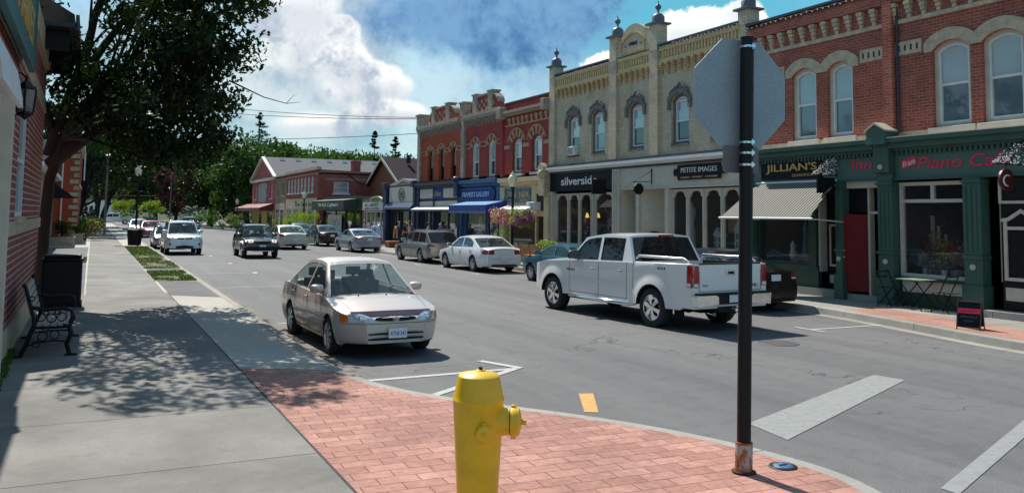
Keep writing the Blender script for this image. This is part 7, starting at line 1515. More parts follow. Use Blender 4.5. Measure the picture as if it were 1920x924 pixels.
# ---- generic details
def det_generic(tl, hl, gr=None, pf=True, pr=True, dark=False, tailwhite=None, bumperseam=True, roofrail=False, spoiler=False, amber=.08, rearw=None, hood=False, fog=False, wrap=.18):
    def f(c, t):
        lamps_front(c, t, *hl, amber); 
        if gr:
            for g_ in gr: grille(c, t, *g_)
        taillamps(c, t, *tl, wrap=wrap, white=tailwhite)
        if pf: plate(c, t, c.front, c.platez[0])
        if pr: plate(c, t, c.rear, c.platez[1])
        if bumperseam: b_ = MB(); c.patch(b_, lambda u, v: c.rear(u, v, .004), -c.W*.9, c.W*.9, .545, .552, 0, 12, 1); c.patch(b_, lambda u, v: c.rear(u, v, .004), -.52, .52, c.L*0+c.decks-.006, c.decks, 0, 8, 1); b_.build('bumper_seam', M['plastic'], t)
        b_ = MB(); c.patch(b_, lambda u, v: c.rear(u, v, .006), -c.W*.62, c.W*.62, .26, .33, 0, 10, 1); b_.tube([(-.5, -c.L/2+.2, .28), (-.5, -c.L/2-.01, .27)], .03, 8); b_.build('exhaust', M['plastic'], t)
        if roofrail:
            for sg in (1, -1):
                r_ = MB(); s1, s2 = c.gh[1]+.1, c.gh[2]-.1; x = sg*(c.hw(2.5, c.zs(2.5))-.02-(c.rf(2.5)-c.zs(2.5))*c.tumble-.06); r_.tube([(x, c.L/2-s1, c.rf(s1)-.03), (x, c.L/2-s1-.1, c.rf(s1)+.045), (x, c.L/2-s2+.1, c.rf(s2)+.045), (x, c.L/2-s2, c.rf(s2)-.03)], .02, 6); r_.build('roof_rail', M['plastic'] if roofrail == 1 else M['rim'], t)
        if fog: 
            for sg in (1, -1): r_ = MB(); p = c.front(sg*.62, .40, .0); r_.lathe([(.075, .02), (.06, .03), (.001, .012)], p, 12, axis='y'); r_.build('fog_lamp', M['plastic'], t)
        wipers(c, t)
    return f
def sedan(spec, **k): d = sedan_spec(**spec); d.update(k); d.setdefault('platez', (.40, .74)); d.setdefault('decks', .80); return Car(**d)
def mk_sedan(col, L=4.6, W=.88, H=1.42, wheel=.32, tl=(.42, .78, .68, .84), hl=(.42, .72, .60, .72), gr=((.32, .58, .68),), spokes=6, stretch=1.0, me=.4, platez=(.40, .74), white=None, amber=.0, coupe=False, glass='carglass', nose=.68, tail=.74, bulgy=0, decks=.78, rimmat='rim'):
    k = L/4.45; P = paint('car_paint_%02d' % len(bpy.data.materials), col, me, .28); h = H-1.40
    gh = (1.10*k, 1.92*k, 3.05*k, 3.84*k) if not coupe else (1.15*k, 2.0*k, 2.85*k, 3.95*k)
    top = [(0, .62), (.05, .68), (.16, .74), (.6, .84), (1.05*k, .91), (3.8*k, .98+h*.4), (4.2*k, 1.0+h*.4), (L-.06, .98+h*.4), (L, .92)]
    sh = [(0, .60), (.06, .65), (.3, .73), (1.0*k, .85), (1.2*k, .89), (3.8*k, .94+h*.4), (4.2*k, .93+h*.4), (L, .86)]
    return sedan(dict(L=L, W=W, ax=(.90*k, 3.42*k), gh=gh, top=top, shoulder=sh, roof=[(gh[1], H-.04), (gh[1]+.4, H), (gh[2]-.35, H-.005), (gh[2], H-.055)], pillars=((1.45*k, 2.36*k), (2.44*k, 3.28*k)) if not coupe else ((1.5*k, 2.65*k), (2.72*k, 3.4*k)), seams=((1.30*k, .35, .86), (2.40*k, .28, .92), (3.34*k, .62, .94)) if not coupe else ((1.30*k, .35, .86), (2.7*k, .28, .92)), handles=((2.24*k, .82), (3.16*k, .84)) if not coupe else ((2.5*k, .84),), hseams=((1.3*k, 3.2*k, .28),), molding=None), paint=P, mirm=P, hm=P, wheel=wheel, spokes=spokes, platez=platez, decks=decks, glass=glass, nose=nose, tail=tail, rake=.45, trake=.22, rimmat=rimmat, details=det_generic(tl, hl, gr, amber=amber, tailwhite=white))
G_R = 'cars parked along the far kerb'; G_L = 'cars parked along the near kerb'; G_M = 'vehicles moving along the street'
c = mk_sedan((.012, .010, .011), 4.75, .90, 1.46, .33, (.50, .82, .78, .90), platez=(.4, .82), white=.35, decks=.70); c.build('parked_car', 'black and maroon sedan parked beyond the pickup with its tail beside the sign pole', 'car', (14.72, 17.9, 0), R(1.5), G_R)
c = mk_sedan((.025, .12, .18), 4.45, .86, 1.34, .30, (.45, .76, .70, .82), (.42, .72, .56, .66), spokes=9, me=.3, nose=.62, amber=.05); c.build('parked_car', 'teal blue sedan mostly hidden behind the white pickup', 'car', (14.5, 24.75, 0), R(1), G_R)
c = mk_sedan((.80, .80, .79), 4.75, .89, 1.42, .32, (.44, .84, .72, .88), white=None, me=.05, spokes=7, platez=(.4, .60), decks=.90, tail=.80); c.build('parked_car', 'white sedan with wide red tail lights parked left of the lamp post', 'car', (14.42, 32.2, 0), R(1.5), G_R)
c = mk_sedan((.46, .49, .54), 4.45, .87, 1.36, .31, (.46, .80, .72, .84), me=.6, coupe=True, spokes=6, white=-.5, platez=(.4, .76), decks=.96); c.build('parked_car', 'silver coupe parked in front of the low shops, behind the black sedan', 'car', (14.35, 49.6, 0), R(2), G_R)
c = mk_sedan((.018, .019, .024), 4.6, .88, 1.44, .32, (.45, .80, .74, .86), white=-.3); c.build('parked_car', 'black sedan parked just ahead of the silver coupe', 'car', (14.55, 58.9, 0), R(2), G_R)
c = mk_sedan((.05, .10, .17), 4.6, .88, 1.46, .32, (.45, .80, .70, .84), me=.3); c.build('parked_car', 'blue-grey car parked furthest along the far kerb', 'car', (14.5, 66.5, 0), R(1), G_R)
c = mk_sedan((.62, .59, .50), 4.95, .94, 1.48, .35, (.66, .88, .78, .96), (.45, .78, .6, .76), me=.4, platez=(.4, .62), decks=1.0, tail=.86, spokes=5); c.build('moving_car', 'large beige sedan with corner tail lights driving away beside the dark SUV', 'car', (11.15, 54.6, 0), R(1), G_M)
c = mk_sedan((.38, .39, .41), 4.5, .87, 1.42, .31); c.build('parked_car', 'grey car tucked right behind the white SUV', 'car', (4.30, 56.4, 0), math.pi, G_L)
c = mk_sedan((.34, .02, .035), 4.5, .88, 1.44, .31, me=.2); c.build('parked_car', 'red car parked further up the near kerb', 'car', (4.75, 80, 0), math.pi, G_L)
c = mk_sedan((.62, .64, .68), 4.5, .88, 1.46, .31, me=.2); c.build('parked_car', 'pale silver car behind the red car by the lime baskets', 'car', (4.3, 92, 0), math.pi, G_L)
# estates and SUVs: long roof, upright tail
def mk_wagon(col, L=4.7, W=.88, H=1.50, wheel=.33, front_z=.70, hood=.96, belt=1.0, sill=.24, tl=(.6, .84, .78, .98), hl=(.46, .76, .66, .78), gr=((.3, .60, .70),), glass='privacy', clad=None, ws=(1.25, 1.95), back=(.55, .12), me=.4, spokes=5, platez=(.45, .72), nose=.74, tail=.84, rail=1, amber=.07, rakev=.30, rimmat='rim', molding=None, fog=False, mir=.095, flare=0., rimk=.66, white=None):
    P = paint('car_paint_%02d' % len(bpy.data.materials), col, me, .28); s2, s3 = L-back[0], L-back[1]
    top = [(0, front_z), (.05, front_z+.08), (.16, front_z+.14), (ws[0]-.1, hood), (ws[0]+.1, belt), (L-.05, belt), (L, belt-.03)]; sh = [(0, front_z-.03), (.06, front_z+.03), (.3, front_z+.10), (ws[0], hood-.05), (ws[0]+.3, belt-.03), (L-.05, belt-.01), (L, belt-.05)]
    q = (s2-ws[1]); d = dict(BASE); d.update(L=L, W=W, ax=(.20*L, .77*L), gh=(ws[0], ws[1], s2, s3), top=top, shoulder=sh, roof=[(ws[1], H-.05), (ws[1]+.4, H), (s2-.4, H-.005), (s2, H-.035)], pillars=((ws[0]+.30, ws[1]+q*.27), (ws[1]+q*.30, ws[1]+q*.62), (ws[1]+q*.66, s2+.12)),
        seams=((ws[0]+.15, sill+.12, belt-.05), (ws[1]+q*.285, sill+.08, belt-.02), (ws[1]+q*.64, .7, belt-.02)), hseams=((ws[0]+.15, L*.70, sill+.06),), handles=((ws[1]+q*.16, belt-.13), (ws[1]+q*.52, belt-.12)), sill=sill, clad=clad, glass=glass, nose=nose, tail=tail, nr=.45, tr=.3, rake=rakev, trake=.05, tumble=.20, wheel=wheel, ww=.22, spokes=spokes, rimmat=rimmat, rimk=rimk, molding=molding, mir=(.34, .10, mir), flare=flare, arch=1.15)
    return Car(paint=P, mirm=P, hm=P, platez=platez, decks=belt-.05, details=det_generic(tl, hl, gr, amber=amber, roofrail=rail, fog=fog, tailwhite=white), **d)
c = mk_wagon((.30, .31, .30), 4.72, .88, 1.50, .33, .62, .90, .95, .22, (.56, .82, .70, .86), back=(.75, .12), me=.6, white=-.4, platez=(.45, .6)); c.build('parked_car', 'grey estate car with dark rear glass parked ahead of the white sedan', 'car', (14.55, 38.55, 0), R(1.5), G_R)
c = mk_wagon((.62, .65, .68), 4.6, .91, 1.74, .35, .86, 1.08, 1.10, .30, (.6, .86, .85, 1.1), (.52, .80, .80, .93), (), ws=(1.15, 1.85), me=.3, rail=2, clad=.0, platez=(.60, .8), amber=0, mir=.11, nose=.78, rakev=.18)
c.extra = None
_f = c.details
def det_suv(c_, t, f=_f):
    f(c_, t)
    for sg in (1, -1):
        g_ = MB(); c_.patch(g_, lambda u, v: c_.front(sg*u, v, .012), .04, .36, .80, .93, 0, 6, 2, lambda q: (.81+.01*q, .93-.02*q)); g_.build('grille', M['plastic'], t); g_ = MB(); p = c_.front(sg*.70, .56, 0); g_.ball(p, .055, 0, 8, (1, .4, 1)); g_.build('fog_lamp', M['plastic'], t)
    g_ = MB(); c_.patch(g_, lambda u, v: c_.front(u, v, .009), -.42, .42, .36, .50, 0, 8, 2, lambda q: (.36, .50-.04*abs(2*q-1))); g_.build('lower_grille', M['plastic'], t)
c.details = det_suv; c.build('parked_car', 'silver-white SUV with twin dark grille openings parked at the near kerb by the far bin', 'SUV', (4.42, 49.0, 0), math.pi, G_L)
c = mk_wagon((.016, .018, .03), 4.45, .86, 1.64, .35, .80, 1.0, 1.03, .36, (.6, .82, .85, 1.1), (.44, .66, .76, .90), ((.40, .70, .92, 'plastic', 2, 'plastic'),), glass='carglass', ws=(1.30, 1.85), back=(.35, .10), me=.2, rail=1, platez=(.58, .8), amber=.10, nose=.90, rakev=.08, mir=.10)
_g = c.details
def det_blz(c_, t, f=_g):
    f(c_, t); g_ = MB(); g_.box(-.86, .86, c_.L/2-.02, c_.L/2+.09, .42, .58); g_.build('front_bumper', M['plastic'], t, bevel=.03); g_ = MB(); g_.box(-.50, .50, c_.L/2+.09, c_.L/2+.10, .345, .385); g_.build('bumper_strip', M['white'], t)
    for o in t.children:
        if o.name.startswith('licence_plate') and o.data.vertices[0].co.y > 0: o.location.y += .06
        if o.name.startswith('headlight'): o.data.materials[0] = M['lit']
M['lit'] = plain('lit_headlight', (.8, .78, .7), .2, var=0); _b = [n for n in M['lit'].node_tree.nodes if n.type == 'BSDF_PRINCIPLED'][0]; _b.inputs['Emission Color'].default_value = (1, .86, .66, 1); _b.inputs['Emission Strength'].default_value = .55
c.details = det_blz; c.build('moving_car', 'dark navy boxy SUV with lit amber-edged headlights driving towards the camera', 'SUV', (7.58, 44.7, 0), math.pi-R(.5), G_M)
c = mk_wagon((.05, .05, .10), 4.6, .90, 1.7, .35, .84, 1.05, 1.08, .3, ws=(1.2, 1.8)); c.build('moving_car', 'dark blue SUV far up the street behind the silver-white SUV', 'SUV', (9.0, 92, 0), math.pi, G_M)
c = mk_wagon((.07, .06, .10), 4.5, .88, 1.6, .33, .8, 1.0, 1.05, .3); c.build('parked_car', 'dark purple-grey van-like car at the far end of the near kerb', 'car', (6.4, 112, 0), math.pi, G_L)
pk2 = dict(pk); cp2 = Pickup(paint=paint('white_paint_far', (.74, .75, .76), .05, .3), mirm=M['plastic'], hm=M['chrome'], details=lambda c, t: (lamps_front(c, t, .55, .90, .92, 1.08), taillamps(c, t, .84, .98, .9, 1.25, wrap=.12)), molding=None, **pk2)
cp2.build('pickup_truck', 'white pickup parked sideways at the far end of the left pavement', 'pickup truck', (3.4, 152, 0), R(90), 'far parked trucks')
# ---------------------------------------------------------------- street furniture close to the camera
random.seed(21)
hx, hy, hb = 2.405, 5.33, .154; HT = 1.185
h = thing('fire_hydrant', 'yellow fire hydrant with a capped side outlet on the red pavers', 'fire hydrant', (hx, hy, hb))
mb = MB(); r = .170
mb.lathe([(.001, hb), (.20, hb), (.20, hb+.035), (.145, hb+.05), (.138, hb+.2), (r-.008, HT-.40), (r+.002, HT-.20), (r+.004, HT-.196), (r+.006, HT-.188), (r+.001, HT-.178), (r-.006, HT-.15), (r-.030, HT-.035), (r-.045, HT-.022), (.03, HT-.002), (.001, HT)], (hx, hy, 0), 40)
mb.build('barrel', M['hydrant'], h, angle=30)
mb = MB(); [mb.lathe([(.001, HT-.012), (.016, HT-.012), (.015, HT+.022), (.001, HT+.024)], (hx+.012, hy, 0), 5, smooth=False)]; mb.lathe([(.001, HT-.008), (.034, HT-.006), (.032, HT+.003), (.001, HT+.006)], (hx+.012, hy, 0), 12, 1); mb.build('stem_nut', [M['rust'], M['hydrant']], h, bevel=.002)
def outlet(dirn, zc, rad, L, name):
    d = Vector(dirn).normalized(); s = d.cross(Vector((0, 0, 1))).normalized(); u = s.cross(d)
    def ring(prof, m=0, n=28):
        V = []
        for rr, dd in prof:
            for k in range(n): a = 2*math.pi*k/n; V.append(Vector((hx, hy, zc))+d*dd+s*rr*math.cos(a)+u*rr*math.sin(a))
        mb.add(V, [(i*n+k, i*n+(k+1) % n, (i+1)*n+(k+1) % n, (i+1)*n+k) for i in range(len(prof)-1) for k in range(n)], m, True)
    global mb; mb = MB()
    ring([(rad*1.18, r-.05), (rad*1.02, r-.005), (rad*.95, r+.02), (rad*.95, r+L*.32)])
    n_ = mb.build(name, M['hydrant'], h, angle=35); mb = MB(); ring([(rad*.9, r+L*.30), (rad*.9, r+L*.37)], 0); mb.build('gasket', M['black'], n_); mb = MB()
    ring([(rad*.9, r+L*.36), (rad*1.06, r+L*.365), (rad*1.08, r+L*.40), (rad*1.06, r+L*.62), (rad*.96, r+L*.80), (rad*.45, r+L*.88), (rad*.42, r+L*.9), (.001, r+L*.9)])
    P0 = Vector((hx, hy, zc)); mb.obox(P0+d*(r+L*1.0), d, s, u, L*.14, rad*.17, rad*.17)
    for a in (0, math.pi): mb.obox(P0+d*(r+L*.5)+u*rad*1.08*math.cos(a), d, s, u, L*.12, .012, .012)
    mb.build('outlet_cap', M['hydrant'], n_, angle=35, bevel=.003)
outlet((math.cos(YAW+.04), -math.sin(YAW+.04)-.02, 0), HT-.335, .092, .135, 'side_outlet')
outlet((math.sin(-.20)-.05, -1, 0), HT-.37, .050, .065, 'front_outlet')
# ---- stop sign seen from behind
px_, py_ = 4.90, 5.55
s = thing('road_sign', 'back of an octagonal sign and small plate on a black pole with rusty base', 'road sign', (px_, py_, .154))
lean = Vector((.022, 0, 1)).normalized(); pt = lambda z: Vector((px_, py_, .154))+lean*((z-.154)/lean.z)
mb = MB(); mb.tube([pt(.35), pt(3.765)], .057, 24); mb.build('pole', M['iron'], s, angle=50)
mb = MB(); mb.tube([pt(3.765), pt(3.775)], .059, 24); mb.build('pole_cap', M['plastic'], s)
def rusty():
    mt, t, b, o = newmat('rusting_galvanised_sleeve'); g = G(t); co = g.n('ShaderNodeTexCoord').outputs['Object']; st = g.n('ShaderNodeMapping', {'Vector': co, 'Scale': (1, 1, .35)}).outputs[0]
    f = g.rng(g.noise(st, 16, 7, .7), .47, .57); z = g.n('ShaderNodeSeparateXYZ', {0: co}).outputs[2]; f = g.math('MAXIMUM', f, g.rng(z, .24, .17)); f = g.math('MAXIMUM', f, g.rng(z, .375, .39))
    t.links.new(g.mix(f, (.42, .42, .40), g.mix(g.rng(g.noise(co, 30, 5), .35, .65), (.20, .055, .015), (.42, .13, .03))), b.inputs['Base Color']); b.inputs['Roughness'].default_value = .8; t.links.new(g.bump(g.noise(co, 60, 4), .5), b.inputs['Normal']); return mt
mb = MB(); mb.tube([pt(.154), pt(.40)], .071, 24); mb.build('sleeve', rusty(), s, angle=50)
mb = MB(); mb.lathe([(.072, .155), (.095, .157), (.10, .168), (.074, .175)], (px_, py_, 0), 24); mb.build('base_ring', M['rust'], s)
def galv():
    mt, t, b, o = newmat('spangled_aluminium'); g = G(t); co = g.n('ShaderNodeTexCoord').outputs['Object']; v = g.n('ShaderNodeTexVoronoi', {'Vector': co, 'Scale': 75.}).outputs['Color']; s_ = g.n('ShaderNodeSeparateColor', {0: v}).outputs[0]
    cc = g.mix(g.rng(g.noise(co, 3, 5), .3, .7), (.22, .285, .325), (.29, .355, .395)); t.links.new(g.mix(g.math('MULTIPLY', s_, .28), cc, (.44, .50, .53)), b.inputs['Base Color']); b.inputs['Roughness'].default_value = .55; b.inputs['Metallic'].default_value = .25; return mt
M['galv'] = galv(); yaw_s = R(10); U = Vector((math.cos(yaw_s), -math.sin(yaw_s), 0)); Nn = Vector((-math.sin(yaw_s), -math.cos(yaw_s), 0))
U = Vector((math.cos(R(4)), -math.sin(R(4)), 0)); Nn = Vector((-math.sin(R(4)), -math.cos(R(4)), 0))
cz = 3.29; C0 = pt(cz)-Nn*.085; rr = .475/math.cos(math.pi/8)
oc = [(rr*math.cos(R(22.5+45*i)), rr*math.sin(R(22.5+45*i))) for i in range(8)]
mb = MB(); mb.prism(lambda a, b, d: C0+U*a+lean*b+Nn*d, oc, -.002, .0025); fc = mb.build('sign_plate', M['galv'], s)
mb = MB(); mb.prism(lambda a, b, d: C0+U*a+lean*b+Nn*d, inset(oc, .004), -.0035, -.0021); mb.build('sign_face', M['redl'], fc)
C1 = pt(2.73)-Nn*.075; pw, ph, cr = .185, .115, .03
pl = [(sx*(pw-cr)+cr*math.cos(a), sy*(ph-cr)+cr*math.sin(a)) for sx, sy, a0 in ((1, 1, 0), (-1, 1, 90), (-1, -1, 180), (1, -1, 270)) for a in [R(a0+i*22.5) for i in range(5)]]
mb = MB(); mb.prism(lambda a, b, d: C1+U*a+lean*b+Nn*d, pl, -.0015, .0015); mb.build('lower_plate', plain('dull_grey_aluminium', (.17, .17, .18), .6, .3, var=.1), s)
mb = MB()
for z in (3.69, 2.87, 2.78, 2.68):
    c_ = pt(z); mb.tube([c_-lean*.009, c_+lean*.009], .0600, 20); mb.obox(c_+Nn*.064+U*.012, U, Nn, lean, .016, .012, .014); mb.obox(c_+Nn*.062-U*.018, U, Nn, lean, .03, .004, .008); mb.tube([c_+Nn*.064+U*.012-lean*.026, c_+Nn*.064+U*.012+lean*.026], .006, 6)
mb.build('clamp', M['steel'], s)
# ---- bench and bin by the left wall
def ornate_bench(label, loc, rz, L=1.9, wood='slat', grp='park benches'):
    t = thing('park_bench', label, 'bench', (0, 0, 0), grp); mb = MB()   # local: length along x, front at -y
    for i, y in enumerate((-.36, -.27, -.18, -.09, .0)): mb = MB(); mb.box(-L/2, L/2, y-.038, y+.038, .43+(.012 if i == 0 else 0)-i*.004, .458+(.012 if i == 0 else 0)-i*.004); mb.build('seat_slat', M[wood], t, bevel=.006)
    for i in range(5):
        a = R(14); z = .56+i*.092; y = .07+(z-.5)*math.tan(a)+.02; mb = MB(); mb.obox((0, y, z), Vector((1, 0, 0)), Vector((0, math.cos(a), -math.sin(a))), Vector((0, math.sin(a), math.cos(a))), L/2, .013, .038); mb.build('back_slat', M[wood], t, bevel=.006)
    for sx in (-1, 1):
        x = sx*(L/2-.02); mb = MB(); ex = lambda P, w_=.022: mb.tube([(x, y, z) for y, z in P], w_, 8)
        ex([(-.46, .0), (-.40, .02), (-.36, .16), (-.41, .30), (-.38, .42), (-.30, .43)], .032); ex([(.30, 0), (.22, .02), (.15, .18), (.10, .34), (.06, .44)], .032); ex([(-.40, .42), (-.2, .41), (.08, .42)], .026)
        ex([(.05, .42), (.09, .6), (.20, 1.00), (.235, 1.02)], .028); ex([(-.38, .44), (-.42, .55), (-.40, .64), (-.28, .67), (-.05, .66), (.12, .70)], .026)
        for k in range(9):
            a = k*.7; cy, cz_, rr_ = [(-.28, .55, .06), (-.15, .54, .06), (-.02, .55, .055), (-.22, .62, .03), (-.08, .61, .03), (-.2, .30, .06), (-.05, .28, .06), (.03, .18, .045), (.10, .82, .03)][k]
            mb.tube([(x, cy+rr_*math.cos(b), cz_+rr_*math.sin(b)) for b in [i*math.pi/5 for i in range(11)]], .009, 5)
        ex([(-.36, .2), (-.2, .22), (0, .2), (.14, .16)], .012); ex([(-.38, .36), (-.1, .36), (.06, .34)], .012)
        mb.box(x-.035, x+.035, -.50, -.34, 0, .03); mb.box(x-.035, x+.035, .2, .34, 0, .03)
        mb.build('bench_end', M['iron'], t)
    mb = MB(); mb.bar((-L/2, -.1, .30), (L/2, -.1, .30), .02, .02); mb.build('stretcher', M['iron'], t); t.location = loc; t.rotation_euler.z = rz; return t
M['slat'] = plain('weathered_bench_slat', (.36, .31, .25), .6, var=.3, nsc=12)
ornate_bench('black cast-iron bench with weathered slats against the left brick wall', (-.58, 14.95, .154), R(90), 2.1)
t = thing('litter_bin', 'large square black bin with rounded lid behind the left bench', 'litter bin', (-.5, 21.2, .154), 'black litter bins'); mb = MB(); x, y = -.48, 21.1
mb.box(x-.38, x+.38, y-.38, y+.38, .2, 1.14); mb.build('casing', M['plastic'], t, bevel=.03); mb = MB(); mb.box(x-.41, x+.41, y-.41, y+.41, 1.14, 1.20); mb.box(x-.36, x+.36, y-.36, y+.36, 1.20, 1.27); mb.build('lid', M['plastic'], t, bevel=.03); mb = MB(); [mb.box(x+sx*.36-.04, x+sx*.36+.04, y+sy*.36-.04, y+sy*.36+.04, .154, .24) for sx in (-1, 1) for sy in (-1, 1)]; mb.build('foot', M['iron'], t)
t = thing('litter_bin', 'tapered slatted black bin at the foot of the left lamp post', 'litter bin', (2.55, 55.5, .15), 'black litter bins'); mb = MB(); x, y = 2.42, 55.2
for k in range(20): a = 2*math.pi*k/20; mb.bar((x+.34*math.cos(a), y+.34*math.sin(a), .2), (x+.42*math.cos(a), y+.42*math.sin(a), 1.1), .09, .02, upv=(math.cos(a), math.sin(a), 0))
mb.build('slats', M['iron'], t); mb = MB(); mb.lathe([(.001, .2), (.31, .2), (.38, 1.05), (.001, 1.05)], (x, y, 0), 20); mb.build('liner', M['plastic'], t); mb = MB(); mb.lathe([(.44, 1.06), (.45, 1.12), (.36, 1.16), (.25, 1.14)], (x, y, 0), 24); mb.build('rim', M['iron'], t)
mb = MB(); leaf_cloud(mb, [(Vector((-.93, 11+i*.25, .2)), .07+.05*random.random()) for i in range(14)], 500, .06, 1.0); tag(mb.build('weeds', M['leaf2']), 'thin line of weeds along the foot of the left brick wall', 'weeds', kind='stuff')
# ---- far pavement: sandwich board, cafe table, benches, planter
t = thing('sandwich_board', 'black A-frame pavement board with a red band outside the cafe', 'sandwich board', (15.95, 11.45, .154)); x, y = 15.95, 11.45; U = Vector((.42, -.91, 0)).normalized(); V_ = Vector((-.91, -.42, 0)).normalized(); Z = Vector((0, 0, 1))
for sg, nm in ((1, 'front_panel'), (-1, 'rear_panel')):
    up_ = (Z*1-V_*.32*sg).normalized(); c_ = Vector((x, y, .56))+V_*sg*.16; mb = MB(); mb.obox(c_, U, V_*sg, up_, .28, .010, .36); pn = mb.build(nm, M['blacksign'], t)
    mb = MB(); 
    for e in (-1, 1): mb.obox(c_+U*e*.29-up_*.05, U, V_*sg, up_, .014, .016, .50)
    mb.obox(c_+up_*.36, U, V_*sg, up_, .29, .016, .014); mb.build('frame', plain('brown_wood_frame%d' % sg, (.10, .05, .03), .6), pn)
    if sg > 0:
        mb = MB(); mb.obox(c_+up_*.10+V_*.012, U, V_, up_, .27, .004, .07); mb.build('red_band', M['redl'], pn)
        FB = Fr((0, 0, 0), (1, 0, 0), (0, -1, 0)); FB.O = c_+V_*.014; FB.U = U; FB.N = V_.cross(Vector()) if 0 else V_; FB.Z = up_; FB.R = U*1
        for tx, v_, hh, wd, mm in (('JILLIAN', .10, .05, .40, 'blacksign'), ('SPECIALS', -.06, .06, .42, 'greenL'), ('TODAY', -.18, .05, .26, 'greenL')): text(FB, tx, 0, v_, hh, .006, M[mm], pn, wd, ext=.002)
bd_ = t
bd_.location = (15.35, 10.95, .154); bd_.scale = (.70, .70, .70)
def folding_chair(label, x, y, rz, grp='folding chairs at the cafe table'):
    t = thing('folding_chair', label, 'chair', (0, 0, 0), grp); mb = MB(); [mb.box(-.19, .19, -.18+i*.09, -.18+i*.09+.06, .44, .455) for i in range(5)]; mb.build('seat', M['dkgreen'], t); mb = MB(); [mb.box(-.19, .19, .21, .225, z, z+.05) for z in (.68, .80)]; mb.build('backrest', M['dkgreen'], t)
    for sx in (-1, 1): mb = MB(); mb.bar((sx*.2, -.22, 0), (sx*.2, .22, .86), .02, .02); mb.build('leg', M['iron'], t); mb = MB(); mb.bar((sx*.17, .22, 0), (sx*.17, -.20, .44), .02, .02); mb.build('leg', M['iron'], t)
    t.location = (x, y, .154); t.rotation_euler.z = rz; return t
folding_chair('folding metal chair left of the cafe table', 17.45, 14.55, R(0)); folding_chair('folding metal chair right of the cafe table, seat turned to it', 17.45, 13.05, R(180))
t = thing('cafe_table', 'small square slatted folding cafe table below the cafe window', 'table', (17.4, 13.8, .154)); x, y = 17.45, 13.8; mb = MB(); [mb.box(x-.3, x+.3, y-.34+i*.1, y-.34+i*.1+.07, .84, .86) for i in range(7)]; mb.build('tabletop', plain('pale_green_table', (.28, .40, .33), .4), t)
for sx in (-1, 1):
    for sy in (-1, 1): mb = MB(); mb.bar((x+sx*.26, y-sy*.34, .154), (x+sx*.26, y+sy*.28, .84), .02, .02); mb.build('leg', M['iron'], t)
def plank_bench(label, loc, rz):
    t = thing('park_bench', label, 'bench', (0, 0, 0), 'park benches')
    for i in range(4): mb = MB(); mb.box(-.95, .95, .10+i*.005, .135+i*.005, .50+i*.095, .585+i*.095); mb.build('back_slat', M['awnwood'], t)
    for i in range(4): mb = MB(); mb.box(-.95, .95, -.38+i*.115, -.28+i*.115, .42, .45); mb.build('seat_slat', M['awnwood'], t)
    for x in (-.97, 0, .97):
        mb = MB(); mb.bar((x, .20, 0), (x, .06, .45), .05, .04, upv=(1, 0, 0)); mb.bar((x, .08, .42), (x, .14, .92), .05, .04, upv=(1, 0, 0)); mb.bar((x, -.40, 0), (x, -.36, .42), .05, .04, upv=(1, 0, 0)); mb.bar((x, -.40, .42), (x, .10, .42), .05, .04); 
        if x: mb.bar((x, -.38, .64), (x, .12, .66), .05, .03); mb.bar((x, -.38, .42), (x, -.38, .64), .04, .04)
        mb.build('bench_end', M['iron'], t)
    t.location = loc; t.rotation_euler.z = rz; return t
plank_bench('orange-brown wooden bench with its back to the road beside the lamp post', (16.35, 31.1, .154), R(90))
ornate_bench('black iron bench outside the black-signed shop, right of the flower tub', (16.6, 28.6, .154), R(90), 1.6, 'iron')
bm = bush('flower_tub', 'tub overflowing with cream and pink flowers beside the wooden bench', (16.4, 29.75, .5), .48, 1300, .07, 'lime', 'flower tubs', cat='flower tub', petals='petalw', np_=420); mb = MB(); mb.lathe([(.001, .15), (.22, .15), (.32, .62), (.35, .64), (.33, .68), (.001, .66)], (16.4, 29.75, 0), 16); mb.build('tub', M['stone'], bm); pb = MB(); leaf_cloud(pb, [(Vector((16.3, 30.0, .8)), .3)], 160, .07, 1.0); pb.build('flowers', M['petal2'], bm)
t = thing('wicker_chair', 'brown wicker chair with a tall hooped back outside the emblem shop', 'chair', (17.0, 50.5, .154)); mb = MB(); x, y = 17.0, 50.8; mb.box(x-.35, x+.35, y-.1, y+.75, .35, .55); mb.box(x-.35, x+.35, y-.1, y+.75, .154, .35); mb.build('seat', M['pinkw'], t, bevel=.04)
mb = MB(); mb.tube([(x, y-.25-.02+.30*math.cos(a), .75+.68*math.sin(a)) for a in [math.pi*i/14 for i in range(15)]], .06, 8); mb.build('backrest', plain('pale_wicker', (.55, .28, .14), .8, var=.4, nsc=30), t); mb = MB(); [mb.tube([(x+sx*.3, y+dy, .0+.15), (x+sx*.3, y+dy, .5)], .03, 6) for sx in (-1, 1) for dy in (-.05, .7)]; mb.build('leg', M['pinkw'], t)
t = thing('clothes_rail', 'rail of pale blue and white clothes beside the navy pilaster', 'clothes rail', (17.2, 54.8, .154)); mb = MB(); mb.tube([(17.2, 54.2, .15), (17.2, 54.2, 1.5), (17.2, 55.8, 1.5), (17.2, 55.8, .15)], .02, 6); mb.build('rail', M['steel'], t)
for i in range(7): mb = MB(); y = 54.35+i*.22; mb.prism(lambda a, b, d: Vector((17.2+a, y+d, b)), [(-.22, .45), (.22, .45), (.2, 1.35), (.05, 1.46), (-.05, 1.46), (-.2, 1.35)], -.04, .04); mb.build('garment', plain('cloth_%d' % i, random.choice(((.35, .42, .55), (.6, .62, .66), (.20, .26, .42))), .9), t)
